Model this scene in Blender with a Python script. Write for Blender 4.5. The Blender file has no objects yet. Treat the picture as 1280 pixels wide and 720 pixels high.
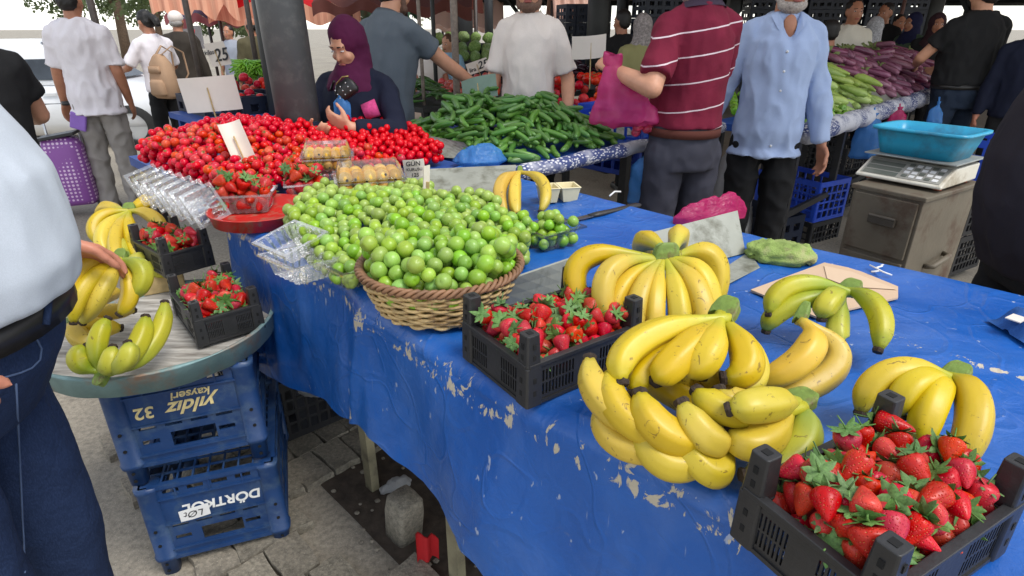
import bpy, bmesh, math, random
import numpy as np
from mathutils import Vector, Matrix, noise, Quaternion
R = math.radians
rng = random.Random(7)
scene = bpy.context.scene
C = scene.collection

# ------------------------------------------------------------------ camera, sky, sun, exposure
FPX, CAMH, HORIZON = 730.0, 1.40, 35.0
PITCH = math.atan((360 - HORIZON) / FPX)
SP, CP = math.sin(PITCH), math.cos(PITCH)
cam_data = bpy.data.cameras.new('camera')
cam = bpy.data.objects.new('camera', cam_data); C.objects.link(cam)
cam.location = (0, 0, CAMH)
cam.rotation_euler = (math.pi / 2 - PITCH, 0, 0)
cam_data.sensor_width = 36.0
cam_data.lens = 36.0 * FPX / 1280.0
cam_data.clip_start = 0.02
cam_data.clip_end = 2000
scene.camera = cam

SUN_EL, SUN_AZ = 58, 128          # azimuth measured clockwise from +Y
world = bpy.data.worlds.new('World'); scene.world = world
world.use_nodes = True
wn = world.node_tree.nodes; wl = world.node_tree.links
sky = wn.new('ShaderNodeTexSky'); sky.sky_type = 'NISHITA'
sky.sun_disc = False
sky.sun_elevation = R(SUN_EL); sky.sun_rotation = R(SUN_AZ)
sky.dust_density = 0.4; sky.air_density = 1.0; sky.ozone_density = 0.6
overcast = wn.new('ShaderNodeHueSaturation'); overcast.inputs['Saturation'].default_value = .38   # hazy white sky
wl.new(sky.outputs[0], overcast.inputs['Color']); wl.new(overcast.outputs[0], wn['Background'].inputs[0])
wn['Background'].inputs[1].default_value = 0.15
sun_data = bpy.data.lights.new('sun', 'SUN')
sun_data.energy = 1.5; sun_data.angle = R(25); sun_data.color = (1, .96, .9)
sun = bpy.data.objects.new('sun', sun_data); C.objects.link(sun)
az, el = R(SUN_AZ), R(SUN_EL)
to_sun = Vector((math.sin(az) * math.cos(el), math.cos(az) * math.cos(el), math.sin(el)))
sun.rotation_euler = to_sun.to_track_quat('Z', 'Y').to_euler()
scene.view_settings.view_transform = 'Standard'
scene.view_settings.look = 'None'
scene.view_settings.gamma = 1
scene.view_settings.exposure = 0.88
scene.render.engine = 'CYCLES'
scene.cycles.use_denoising = True
scene.cycles.max_bounces = 8
scene.cycles.transparent_max_bounces = 24
scene.cycles.caustics_reflective = False
scene.cycles.caustics_refractive = False

# ------------------------------------------------------------------ placing helpers
T = 0.88                                   # fruit table height
Q = math.sqrt(.5)
def ray(px, py):
    u = (px - 640) / FPX; v = (py - 360) / FPX
    return (u, CP - v * SP, -SP - v * CP)
def P(px, py, z):                          # the point seen at a pixel at height z
    d = ray(px, py); t = (z - CAMH) / d[2]
    return Vector((t * d[0], t * d[1], z))
def AT(px, py, Y):                         # the point seen at a pixel at distance Y
    d = ray(px, py); t = Y / d[1]
    return Vector((t * d[0], Y, CAMH + t * d[2]))
def W(s, c, z=0.0):                        # table frame: s along the fruit table, c across it
    return Vector((-Q * s + Q * c, Q * s + Q * c, z))
def SC(p): return (-Q * p.x + Q * p.y, Q * p.x + Q * p.y)
ROT_TABLE = R(135)                         # local x -> s direction, local y -> -c direction
# ------------------------------------------------------------------ scene graph helpers
def link(o, parent=None):
    C.objects.link(o)
    if parent is not None: o.parent = parent
    return o
def tag(o, label, cat, group=None):
    o['label'] = label; o['category'] = cat
    if group: o['group'] = group
    return o
def thing(name, label, cat, loc=(0, 0, 0), rotz=0.0, group=None):
    o = bpy.data.objects.new(name, None); o.empty_display_size = .05
    o.location = loc; o.rotation_euler = (0, 0, rotz)
    link(o); return tag(o, label, cat, group)
def structure(o): o['kind'] = 'structure'; return o
def stuff(o): o['kind'] = 'stuff'; return o
def inst(name, mesh, parent=None, loc=(0, 0, 0), rot=None, scale=None):
    o = bpy.data.objects.new(name, mesh); o.location = loc
    if rot is not None: o.rotation_euler = rot
    if scale is not None: o.scale = (scale,) * 3 if isinstance(scale, (int, float)) else scale
    return link(o, parent)

class MB:
    """collects faces; build() links them as one mesh object"""
    def __init__(s): s.v = []; s.f = []; s.uv = None
    def add(s, vs, fs):
        n = len(s.v); s.v += [tuple(p) for p in vs]; s.f += [tuple(i + n for i in f) for f in fs]; return s
    def box(s, a, b):
        x0, y0, z0 = a; x1, y1, z1 = b
        return s.add([(x0,y0,z0),(x1,y0,z0),(x1,y1,z0),(x0,y1,z0),(x0,y0,z1),(x1,y0,z1),(x1,y1,z1),(x0,y1,z1)],
                     [(0,3,2,1),(4,5,6,7),(0,1,5,4),(1,2,6,5),(2,3,7,6),(3,0,4,7)])
    def obox(s, c, ax, ay, az):            # oriented box from centre and half axes
        c, ax, ay, az = map(Vector, (c, ax, ay, az))
        vs = [c+ax*i+ay*j+az*k for k in (-1,1) for i,j in ((-1,-1),(1,-1),(1,1),(-1,1))]
        return s.add(vs, [(0,3,2,1),(4,5,6,7),(0,1,5,4),(1,2,6,5),(2,3,7,6),(3,0,4,7)])
    def rings(s, rings, cap=True, closed=True):
        n = len(rings[0]); vs = [p for r in rings for p in r]; fs = []
        for i in range(len(rings) - 1):
            for j in range(n if closed else n - 1):
                k = (j + 1) % n
                fs.append((i*n+j, i*n+k, (i+1)*n+k, (i+1)*n+j))
        if cap and closed:
            fs.append(tuple(range(n - 1, -1, -1))); fs.append(tuple((len(rings)-1)*n + j for j in range(n)))
        return s.add(vs, fs)
    def tube(s, pts, rad, n=8, cap=True, flat=1.0, up=None):
        pts = [Vector(p) for p in pts]
        if not isinstance(rad, (list, tuple)): rad = [rad] * len(pts)
        rings = []; prev = None
        for i, p in enumerate(pts):
            t = (pts[min(i+1, len(pts)-1)] - pts[max(i-1, 0)])
            t = t.normalized() if t.length > 1e-9 else Vector((0,0,1))
            if prev is None:
                ref = Vector(up) if up else (Vector((0,0,1)) if abs(t.z) < .9 else Vector((1,0,0)))
                a = (ref - t * ref.dot(t)).normalized()
            else:
                a = (prev - t * prev.dot(t)).normalized()
            b = t.cross(a); prev = a
            rings.append([p + a*math.cos(q)*rad[i]*flat + b*math.sin(q)*rad[i] for q in [2*math.pi*j/n for j in range(n)]])
        return s.rings(rings, cap)
    def capsule(s, a, b, r1, r2, n=12, k=3):
        a, b = Vector(a), Vector(b); d = b - a
        L = d.length; d = d / L if L > 1e-6 else Vector((0,0,1))
        pts, rad = [], []
        for i in range(k + 1):
            q = math.pi/2 * i/k
            pts.append(a - d*r1*math.cos(q)); rad.append(max(r1*math.sin(q), r1*.02))
        for i in range(k + 1):
            q = math.pi/2 * i/k
            pts.append(b + d*r2*math.sin(q)); rad.append(max(r2*math.cos(q), r2*.02))
        return s.tube(pts, rad, n)
    def ellipsoid(s, c, r, n=14, m=9, rot=None):
        c = Vector(c); rings = []
        for i in range(m + 1):
            q = math.pi * i / m; z = -math.cos(q); w = max(math.sin(q), .02)
            ring = []
            for j in range(n):
                t = 2*math.pi*j/n
                p = Vector((r[0]*w*math.cos(t), r[1]*w*math.sin(t), r[2]*z))
                if rot is not None: p = rot @ p
                ring.append(c + p)
            rings.append(ring)
        return s.rings(rings)
    def loft(s, secs, n=20, f=None, power=2.0):  # secs: (cx,cy,z,rx,ry)
        rings = []
        for cx, cy, z, rx, ry in secs:
            ring = []
            for j in range(n):
                t = 2*math.pi*j/n; a, b = math.cos(t), math.sin(t)
                e = 2.0/power
                p = Vector((cx + rx*math.copysign(abs(a)**e, a), cy + ry*math.copysign(abs(b)**e, b), z))
                ring.append(f(p) if f else p)
            rings.append(ring)
        return s.rings(rings)
    def lathe(s, prof, n=24, c=(0,0,0), sx=1, sy=1, ring=False):
        rings = [[(c[0]+r*sx*math.cos(2*math.pi*j/n), c[1]+r*sy*math.sin(2*math.pi*j/n), c[2]+z) for j in range(n)] for r, z in prof]
        if ring: return s.rings(rings + [rings[0]], cap=False)
        return s.rings(rings, cap=True)
    def grid(s, pts2d, thick=None):        # pts2d[i][j]
        n = len(pts2d); m = len(pts2d[0]); vs = [p for r in pts2d for p in r]
        return s.add(vs, [(i*m+j, i*m+j+1, (i+1)*m+j+1, (i+1)*m+j) for i in range(n-1) for j in range(m-1)])
    def panel(s, w, h, t, holes, org=(0,0,0), ux=(1,0,0), uy=(0,0,1), cells=None):
        """flat panel w x h x t with rectangular openings, centred in thickness"""
        org, ux, uy = Vector(org), Vector(ux).normalized(), Vector(uy).normalized(); nz = ux.cross(uy)
        xs = sorted(set([0, w] + [min(max(v, 0), w) for a in holes for v in (a[0], a[2])]))
        ys = sorted(set([0, h] + [min(max(v, 0), h) for a in holes for v in (a[1], a[3])]))
        full = lambda i, j: 0 <= i < len(xs)-1 and 0 <= j < len(ys)-1 and not any(
            a[0]-1e-6 <= xs[i] and xs[i+1] <= a[2]+1e-6 and a[1]-1e-6 <= ys[j] and ys[j+1] <= a[3]+1e-6 for a in holes)
        pt = lambda x, y, k: org + ux*x + uy*y + nz*(t/2*k)
        for i in range(len(xs)-1):
            for j in range(len(ys)-1):
                if not full(i, j): continue
                x0, x1, y0, y1 = xs[i], xs[i+1], ys[j], ys[j+1]
                q = [pt(x0,y0,1), pt(x1,y0,1), pt(x1,y1,1), pt(x0,y1,1), pt(x0,y0,-1), pt(x1,y0,-1), pt(x1,y1,-1), pt(x0,y1,-1)]
                fs = [(0,1,2,3), (7,6,5,4)]
                if not full(i-1, j): fs.append((0,3,7,4))
                if not full(i+1, j): fs.append((1,5,6,2))
                if not full(i, j-1): fs.append((0,4,5,1))
                if not full(i, j+1): fs.append((3,2,6,7))
                s.add(q, fs)
        return s
    def mesh(s, name, mat=None, smooth=False):
        me = bpy.data.meshes.new(name); me.from_pydata([tuple(v) for v in s.v], [], s.f)
        if s.uv is not None:
            ul = me.uv_layers.new(name='UVMap')
            li = np.zeros(len(me.loops), dtype=np.int32); me.loops.foreach_get('vertex_index', li)
            ul.data.foreach_set('uv', np.array(s.uv, dtype=np.float32)[li].ravel())
        if mat: me.materials.append(mat)
        if smooth: me.polygons.foreach_set('use_smooth', [True]*len(me.polygons))
        me.update(); return me
    def build(s, name, mat=None, parent=None, smooth=False, loc=(0,0,0), rot=None, bevel=0):
        o = inst(name, s.mesh(name, mat, smooth), parent, loc, rot)
        if bevel:
            b = o.modifiers.new('bevel', 'BEVEL'); b.width = bevel; b.segments = 2; b.limit_method = 'ANGLE'
        return o
def nz(p, s=1.0, o=0.0): return noise.noise(Vector((p[0]*s+o, p[1]*s+o*.7, p[2]*s-o*.3)))
def vnz(me, amp, scale, off=0.0, aniso=(1,1,1), ridge=False):
    """push the vertices of a mesh along their normals by noise"""
    n = len(me.vertices); co = np.zeros(n*3, np.float32); no = np.zeros(n*3, np.float32)
    me.vertices.foreach_get('co', co); me.vertex_normals.foreach_get('vector', no)
    ax, ay, az_ = (scale*q for q in aniso); k = 2.3; d = np.zeros(n, np.float32); f = noise.noise; P3 = co.reshape(-1, 3).tolist()
    for i, (x, y, z) in enumerate(P3):
        d[i] = f((x*ax+off, y*ay+off, z*az_+off)) + .5*f((x*ax*k-off, y*ay*k+off, z*az_*k))
    if ridge: d = 1.15 - 3.2*np.abs(d) 
    co = co.reshape(-1, 3) + no.reshape(-1, 3)*(amp*d)[:, None]
    me.vertices.foreach_set('co', co.ravel())
    me.update()
def remesh(name, mb, vox, mat, parent, smooth=3, wr=0, wscale=14, aniso=(1,1,1), off=0.0, ridge=False):
    me = mb.mesh('tmp'); o = inst('tmp', me)
    m = o.modifiers.new('r', 'REMESH'); m.mode = 'VOXEL'; m.voxel_size = vox
    if smooth: k = o.modifiers.new('s', 'SMOOTH'); k.factor = .5; k.iterations = smooth
    dg = bpy.context.evaluated_depsgraph_get()
    out = bpy.data.meshes.new_from_object(o.evaluated_get(dg))
    bpy.data.objects.remove(o); bpy.data.meshes.remove(me)
    out.name = name; out.materials.clear(); out.materials.append(mat)
    if wr: vnz(out, wr, wscale, off, aniso, ridge)
    out.polygons.foreach_set('use_smooth', [True]*len(out.polygons))
    return inst(name, out, parent)
# ------------------------------------------------------------------ materials
class NT:
    def __init__(s, name):
        s.m = bpy.data.materials.new(name); s.m.use_nodes = True
        s.n = s.m.node_tree.nodes; s.l = s.m.node_tree.links; s.b = s.n['Principled BSDF']
        s._tc = None
    def new(s, t, **kw):
        n = s.n.new(t)
        for k, v in kw.items(): setattr(n, k, v)
        return n
    def lk(s, a, b): s.l.new(a, b)
    def tc(s, out='Object'):
        if s._tc is None: s._tc = s.n.new('ShaderNodeTexCoord')
        return s._tc.outputs[out]
    def mapping(s, src, scale=(1,1,1), rot=(0,0,0), loc=(0,0,0)):
        m = s.n.new('ShaderNodeMapping'); m.inputs['Scale'].default_value = scale; m.inputs['Rotation'].default_value = rot; m.inputs['Location'].default_value = loc
        s.lk(src, m.inputs[0]); return m.outputs[0]
    def noise(s, src, scale, detail=4, rough=.55, dist=0):
        n = s.n.new('ShaderNodeTexNoise'); n.inputs['Scale'].default_value = scale; n.inputs['Detail'].default_value = detail
        n.inputs['Roughness'].default_value = rough; n.inputs['Distortion'].default_value = dist
        s.lk(src, n.inputs['Vector']); return n.outputs['Fac']
    def ramp(s, src, stops, interp='LINEAR'):
        r = s.n.new('ShaderNodeValToRGB'); e = r.color_ramp.elements; r.color_ramp.interpolation = interp
        while len(e) > 1: e.remove(e[-1])
        for i, (p, c) in enumerate(stops):
            x = e[0] if i == 0 else e.new(p)
            x.position = p; x.color = (c, c, c, 1) if isinstance(c, (int, float)) else (*c, 1)
        s.lk(src, r.inputs[0]); return r.outputs[0]
    def mix(s, fac, a, b, mode='MIX'):
        m = s.n.new('ShaderNodeMix'); m.data_type = 'RGBA'; m.blend_type = mode
        for sock, val in ((m.inputs[0], fac), (m.inputs[6], a), (m.inputs[7], b)):
            if hasattr(val, 'is_output'): s.lk(val, sock)
            else: sock.default_value = val if isinstance(val, (int, float)) else (*val, 1)
        return m.outputs[2]
    def math(s, op, a, b=0.0, c=None):
        m = s.n.new('ShaderNodeMath'); m.operation = op
        for i, val in enumerate((a, b) if c is None else (a, b, c)):
            if hasattr(val, 'is_output'): s.lk(val, m.inputs[i])
            else: m.inputs[i].default_value = val
        return m.outputs[0]
    def bump(s, h, strength=.3, dist=.01):
        b = s.n.new('ShaderNodeBump'); b.inputs['Strength'].default_value = strength; b.inputs['Distance'].default_value = dist
        s.lk(h, b.inputs['Height']); s.lk(b.outputs[0], s.b.inputs['Normal']); return b
    def col(s, c):
        if hasattr(c, 'is_output'): s.lk(c, s.b.inputs['Base Color'])
        else: s.b.inputs['Base Color'].default_value = (*c, 1)
    def rnd(s, c, hue=.02, val=.3, sat=.1):  # vary a colour per object
        oi = s.n.new('ShaderNodeObjectInfo'); h = s.n.new('ShaderNodeHueSaturation')
        s.lk(s.math('MULTIPLY_ADD', oi.outputs['Random'], hue, .5 - hue/2), h.inputs['Hue'])
        r2 = s.math('FRACT', s.math('MULTIPLY', oi.outputs['Random'], 7.31))
        s.lk(s.math('MULTIPLY_ADD', r2, val, 1 - val/2), h.inputs['Value'])
        r3 = s.math('FRACT', s.math('MULTIPLY', oi.outputs['Random'], 13.7))
        s.lk(s.math('MULTIPLY_ADD', r3, sat, 1 - sat/2), h.inputs['Saturation'])
        if hasattr(c, 'is_output'): s.lk(c, h.inputs['Color'])
        else: h.inputs['Color'].default_value = (*c, 1)
        return h.outputs[0]
    def set(s, **kw):
        for k, v in kw.items(): s.b.inputs[k.replace('_', ' ')].default_value = v
def mat(name, col, rough=.55, var=.15, scale=12, bump=0, bscale=60, metal=0.0, rnd=None, dirt=None, dscale=5, spec=.5, bdist=.004):
    t = NT(name); src = t.tc()
    c = col
    if var:
        n = t.noise(src, scale, 5)
        c = t.mix(t.ramp(n, [(.3, 0), (.7, 1)]), tuple(x*(1-var) for x in col), tuple(min(x*(1+var), 1) for x in col))
    if dirt:
        c = t.mix(t.ramp(t.noise(src, dscale, 8, .65), [(.5, 0), (.68, 1)]), c, dirt)
    if rnd: c = t.rnd(c, *rnd)
    t.col(c); t.set(Roughness=rough, Metallic=metal, Specular_IOR_Level=spec)
    if bump: t.bump(t.noise(src, bscale, 4), bump, bdist)
    return t.m
def lin(r, g, b):
    f = lambda x: (x/255/12.92 if x <= 10 else ((x/255+.055)/1.055)**2.4)
    return (f(r), f(g), f(b))
def clear_plastic(name, tint=(1,1,1), gloss=.08, rough=.08, base=.05, body=(.85,.87,.88), bumps=.0):
    t = NT(name); n = t.n; n.remove(t.b)
    out = n['Material Output']
    tr = t.new('ShaderNodeBsdfTransparent'); tr.inputs[0].default_value = (*tint, 1)
    gl = t.new('ShaderNodeBsdfGlossy'); gl.inputs['Roughness'].default_value = rough
    df = t.new('ShaderNodeBsdfDiffuse'); df.inputs[0].default_value = (*body, 1)
    fr = t.new('ShaderNodeLayerWeight'); fr.inputs[0].default_value = .35
    m1 = t.new('ShaderNodeMixShader'); m2 = t.new('ShaderNodeMixShader')
    t.lk(t.ramp(fr.outputs['Facing'], [(0, base), (.6, base*1.6), (1, .5)]), m1.inputs[0])
    t.lk(tr.outputs[0], m1.inputs[1]); t.lk(df.outputs[0], m1.inputs[2])
    t.lk(t.ramp(fr.outputs['Fresnel'], [(0, gloss), (1, .6)]), m2.inputs[0])
    t.lk(m1.outputs[0], m2.inputs[1]); t.lk(gl.outputs[0], m2.inputs[2])
    if bumps:
        b = t.new('ShaderNodeBump'); b.inputs['Strength'].default_value = bumps; b.inputs['Distance'].default_value = .01
        t.lk(t.noise(t.tc(), 40, 3, .6, 1.0), b.inputs['Height']); t.lk(b.outputs[0], gl.inputs['Normal']); t.lk(b.outputs[0], fr.inputs['Normal'])
    t.lk(m2.outputs[0], out.inputs[0]); return t.m
def bag_plastic(name, col, trans=.35, rough=.25):
    t = NT(name); t.col(t.mix(t.ramp(t.noise(t.tc(), 9, 4), [(.35, 0), (.7, 1)]), tuple(x*.8 for x in col), col))
    t.set(Roughness=rough)
    tl = t.new('ShaderNodeBsdfTranslucent'); tl.inputs[0].default_value = (*col, 1)
    tp = t.new('ShaderNodeBsdfTransparent')
    m = t.new('ShaderNodeMixShader'); m.inputs[0].default_value = trans
    m2 = t.new('ShaderNodeMixShader'); m2.inputs[0].default_value = .22
    t.lk(t.b.outputs[0], m.inputs[1]); t.lk(tl.outputs[0], m.inputs[2])
    t.lk(m.outputs[0], m2.inputs[1]); t.lk(tp.outputs[0], m2.inputs[2])
    t.lk(m2.outputs[0], t.n['Material Output'].inputs[0])
    t.bump(t.noise(t.tc(), 55, 3, .6, 1.5), .5, .01); return t.m

m_black = mat('black_plastic', (.022,.022,.023), .42, .25, 20, .15, 150)
m_hole_shade = mat('painted_hole_shade', (.004,.004,.004), .9, 0)  # black paint for the shade inside crate holes that are not cut
m_skin = mat('skin', lin(205,150,120), .5, .10, 18, .15, 120)
m_skin_tan = mat('tanned_skin', lin(176,120,92), .5, .12, 18, .15, 120)
m_skin_red = mat('ruddy_skin', lin(190,125,100), .5, .12, 18, .15, 120)
m_white_paint = mat('white_paint', (.75,.75,.74), .5, .05)
m_card = mat('sign_card', lin(222,212,200), .7, .05, 8)
m_ink = mat('ink', (.02,.02,.025), .6, 0)
m_wood = mat('pale_wood', lin(190,165,115), .6, .2, 40)
m_clear = clear_plastic('clear_plastic', gloss=.10, base=.10, bumps=.35)
m_clear_thin = clear_plastic('thin_clear_plastic', gloss=.05, base=.025)
m_steel = mat('galvanised_steel', (.33,.35,.34), .5, .25, 14, .1, 60, .25, dirt=(.16,.16,.14), dscale=7)
m_sheet = mat('grey_sheet_metal', lin(150,152,142), .55, .14, 10, .08, 80, .2, dirt=lin(105,105,92), dscale=14)
# ================================================================== THE SETTING
def ground_material():
    t = NT('worn_concrete'); s = t.tc()
    big = t.noise(s, .9, 6, .6); fine = t.noise(s, 55, 6, .7)
    c = t.mix(t.ramp(big, [(.35, 0), (.65, 1)]), lin(150,142,128), lin(176,166,148))
    c = t.mix(t.ramp(fine, [(.35, .75), (.6, 0)]), c, lin(112,106,96))
    c = t.mix(t.ramp(t.noise(s, 260, 2, .5), [(.62, 0), (.7, .6)]), c, lin(205,198,184))
    c = t.mix(t.ramp(t.noise(s, 3.5, 7, .7), [(.58, 0), (.7, .6)]), c, lin(104,98,88))
    t.col(c); t.set(Roughness=.9); t.bump(t.noise(s, 90, 6, .7), .5, .006); return t.m
m_ground = ground_material()
def paver_material():
    t = NT('paving_stone'); s = t.tc()
    fine = t.noise(s, 70, 6, .7)
    c = t.mix(t.ramp(fine, [(.35, 0), (.65, 1)]), lin(112,106,94), lin(160,151,134))
    c = t.mix(t.ramp(t.noise(s, 220, 2), [(.6, 0), (.7, .7)]), c, lin(180,172,155))
    c = t.mix(t.ramp(t.noise(s, 6, 6, .7), [(.52, 0), (.7, .7)]), c, lin(70,65,56))
    t.col(t.rnd(c, .01, .25, .1)); t.set(Roughness=.92); t.bump(t.noise(s, 60, 7, .75), .8, .008); return t.m
m_paver = paver_material()
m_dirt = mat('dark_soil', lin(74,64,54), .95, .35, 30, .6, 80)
g = MB(); n = 40
g.grid([[(-400 + 800*i/n, -200 + 1000*j/n, 0) for i in range(n+1)] for j in range(n+1)])
ground = structure(g.build('ground', m_ground))

# broken paving under the fruit table: every slab is a piece of the ground
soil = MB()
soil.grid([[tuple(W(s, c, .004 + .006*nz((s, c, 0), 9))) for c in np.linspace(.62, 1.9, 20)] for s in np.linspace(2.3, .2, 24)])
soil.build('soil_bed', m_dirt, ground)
prng = random.Random(3)
for i in range(11):
    for j in range(12):
        s0 = .60 + i*.155; c0 = -.06 + j*.105 + (.05 if i % 2 else 0)
        edge = .58 + .07*math.sin(s0*9) + .03*math.sin(s0*23)
        if c0 + .10 > edge + .02 and s0 < 1.48: continue
        if c0 + .10 > 1.45: continue
        if c0 < .15 and s0 > 1.2: continue
        jit = lambda a=.005: prng.uniform(-a, a)
        cs = [(s0+jit(), c0+jit()), (s0+.152+jit(), c0+jit()), (s0+.152+jit(), c0+.102+jit()), (s0+jit(), c0+.102+jit())]
        # uneven polygon outline
        ring = []
        for k in range(4):
            a, b = cs[k], cs[(k+1) % 4]
            for q in (0, .33, .66):
                ring.append((a[0]+(b[0]-a[0])*q+jit(.005), a[1]+(b[1]-a[1])*q+jit(.005)))
        cx = sum(p[0] for p in ring)/12; cy = sum(p[1] for p in ring)/12
        h = .028 + prng.uniform(-.004, .004); tl = (jit(.02), jit(.02))
        shr = lambda p, k: (cx+(p[0]-cx)*k, cy+(p[1]-cy)*k)
        mb = MB(); ctr = W(cx, cy, 0)
        mk = lambda k, z: [tuple(W(*shr(p, k), z + (p[0]-cx)*tl[0] + (p[1]-cy)*tl[1]) - ctr) for p in ring][::-1]
        mb.rings([mk(1.0, -.01), mk(1.0, h-.007), mk(.972, h)])
        mb.build('paving_stone', m_paver, ground, loc=ctr)
# loose kerb block standing in the gap and rubble
kb = MB(); kp = P(505, 668, 0.0)
kb.loft([(0,0,0,.042,.045), (0,0,.10,.044,.046), (0,0,.145,.042,.044), (0,0,.152,.036,.038)], 24, power=6)
o = kb.build('kerb_block', m_paver, None, True, loc=kp, rot=(.08,.05,.8)); vnz(o.data, .004, 40)
tag(o, 'loose grey stone block standing in the gap in the paving', 'stone block')
rb = MB()
for k in range(70):
    p = W(prng.uniform(.6, 1.7), prng.uniform(.58, .95), .012); r = prng.uniform(.004, .013)
    rb.ellipsoid(p, (r, r*.8, r*.6), 6, 4)
stuff(tag(rb.build('rubble', m_paver), 'small stone rubble scattered in the gap beneath the fruit table', 'rubble'))

# ------------------------------------------------------------------ canopy cloth over the stalls (casts the shade)
def cloth_translucent(name, col, tr=.5):
    t = NT(name); t.col(col); t.set(Roughness=.8)
    tl = t.new('ShaderNodeBsdfTranslucent'); tl.inputs[0].default_value = (*col, 1)
    m = t.new('ShaderNodeMixShader'); m.inputs[0].default_value = tr
    t.lk(t.b.outputs[0], m.inputs[1]); t.lk(tl.outputs[0], m.inputs[2]); t.lk(m.outputs[0], t.n['Material Output'].inputs[0]); return t.m
m_canopy = cloth_translucent('cream_canopy_cloth', (.80,.77,.72), .55)
th = thing('market_canopy', 'pale cloth canopy stretched high over the fruit stall', 'canopy')
sh = MB()
sh.grid([[(-3.2 + 12.2*i/20, 2.0 + 2.4*j/18, 2.75 + .12*math.sin(i*.9)*math.sin(j*.8)) for i in range(21)] for j in range(19)])
sh.build('cloth', m_canopy, th, True)
m_dark_canopy = cloth_translucent('dark_brown_canopy_cloth', (.16,.11,.09), .25)
th = thing('added_rear_canopy', 'dark brown canopy added sloping over the rear stalls to darken them', 'canopy')
sh = MB(); sh.grid([[(-1.9 + (3.0 if j > 6 else 0) + 14*i/20, 4.3 + 8.2*j/12, 2.7 - .80*(j/12)**1.2 + .06*math.sin(i*.9)*math.sin(j*.8)) for i in range(21)] for j in range(13)])  # added cloth that keeps light off the rear stalls and darkens the background
sh.build('cloth', m_dark_canopy, th, True)
m_pole = mat('dark_pole_paint', lin(64,56,52), .5, .25, 30)
m_pole_grey = mat('weathered_pole', lin(128,116,106), .6, .3, 40, .2, 120)
m_column = mat('dark_steel_column', lin(42,44,44), .5, .2, 6)
def pole(px, pyt, pyb, Y, d, label, material, top=2.9, zb=0.0, name='canopy_pole', px2=None):
    a = AT(px, pyt, Y); b = AT(px2 if px2 else px, pyb, Y)
    dirv = (a - b); dirv = dirv / dirv.z if abs(dirv.z) > 1e-4 else Vector((0,0,1))
    if px2 is None: dirv = Vector((0,0,1))
    base = a + dirv * (zb - a.z); tp = a + dirv * (top - a.z)
    t = thing(name, label, 'pole', base)
    m = MB(); m.tube([(0,0,0), tuple(tp-base)], d/2, 12); m.build('shaft', material, t, True)
    f = MB(); f.tube([(0,0,0), (0,0,.02)], d*.9, 12); f.build('collar', material, t, True)
    return t
pole(112, 0, 222, 5.9, .062, 'thin dark brown canopy pole beside the young man in white tee', m_pole, px2=170)
pole(240, 45, 0, 6.0, .055, 'thin dark canopy pole behind the blank price card', m_pole)
pole(314, 40, 0, 6.4, .05, 'thin reddish brown pole beside the black post', m_pole)
pole(336, 60, 0, 4.3, .13, 'thick black steel post behind the grey pillar', m_column)
pole(526, 60, 0, 5.0, .03, 'slim grey pole behind the heap of cucumbers', m_pole_grey)
pole(569, 60, 0, 4.6, .052, 'weathered grey pole rising beside the green price card', m_pole_grey)
pole(542, 40, 0, 7.5, .05, 'slim black pole between the two seated sellers', m_column)
pole(509, 40, 0, 9.5, .06, 'thin dark umbrella pole behind the seller in striped shirt', m_pole)
pole(747, 45, 0, 8.2, .29, 'broad black steel column behind the white price card', m_column, top=3.0)
pole(776, 45, 0, 9.0, .17, 'narrow black steel column behind the olive coat woman', m_column, top=3.0)
pole(1124, 30, 0, 9.5, .05, 'thin rusty pole beside the navy headscarf woman', mat('rust_pole', lin(105,72,66), .6, .2), top=3.0)
pole(1158, 30, 0, 11, .38, 'dark steel column behind the eggplant stall', m_column, top=3.0)
pole(611, 20, 0, 12, .16, 'far dark column rising behind the cabbage shelves', m_column, top=3.2)
pole(578, 30, 0, 13, .42, 'far dark double column behind the weathered grey pole', m_column, top=3.2)
# big grey pillar standing among the tomatoes
pl_base = W(2.47, 1.20, 0)
t = thing('market_pillar', 'big round grey steel pillar standing among the tomatoes', 'pillar', pl_base)
m_pillar = mat('grey_pillar_paint', lin(66,68,69), .45, .12, 4, .05, 40, dirt=lin(84,85,84), dscale=18)
m = MB(); m.tube([(0,0,0), (-.06,0,3.0)], [.086,.096], 40); m.build('shaft', m_pillar, t, True)
m = MB(); m.box((-.14,-.14,0), (.14,.14,.015)); m.build('base_plate', m_pillar, t)

# ------------------------------------------------------------------ far hall: roof, beams
m_roof = mat('dark_roof', lin(48,46,44), .8, .2, 1)
rf = MB(); rf.box((-3.5, 13, 3.15), (34, 44, 3.3)); structure(rf.build('hall_roof', m_roof))
def beam(name, a, b, r, label):
    m = MB(); m.tube([a, b], r, 4); return tag(m.build(name, m_column), label, 'beam')
for k, (Y, z, r) in enumerate([(17, 2.35, .10), (23, 2.55, .13), (30, 2.62, .12), (38, 2.75, .16)]):
    beam('roof_beam', (-3.4, Y, z), (33, Y, z), r, ['first and nearest', 'second', 'third', 'last'][k] + ' dark steel beam spanning under the hall roof')
for k, (px, Y) in enumerate([(470, 26), (655, 24), (700, 26), (722, 20), (850, 28), (915, 19), (1000, 21), (1060, 26), (1215, 18)]):
    b = AT(px, 20, Y); t = thing('hall_column', f'dark hall column with slanted braces, number {k+1} from the red awning', 'column', (b.x, Y, 0), 0, 'columns of the market hall')
    t['label'] = 'far dark steel column with braces under the hall roof'
    m = MB(); m.box((-.16,-.16,0), (.16,.16,3.15)); m.build('post', m_column, t)
    for sx in (-1, 1):
        m = MB(); m.tube([(sx*.1,0,1.75), (sx*1.2,0,3.1)], .07, 4); m.build('brace', m_column, t)
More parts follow.
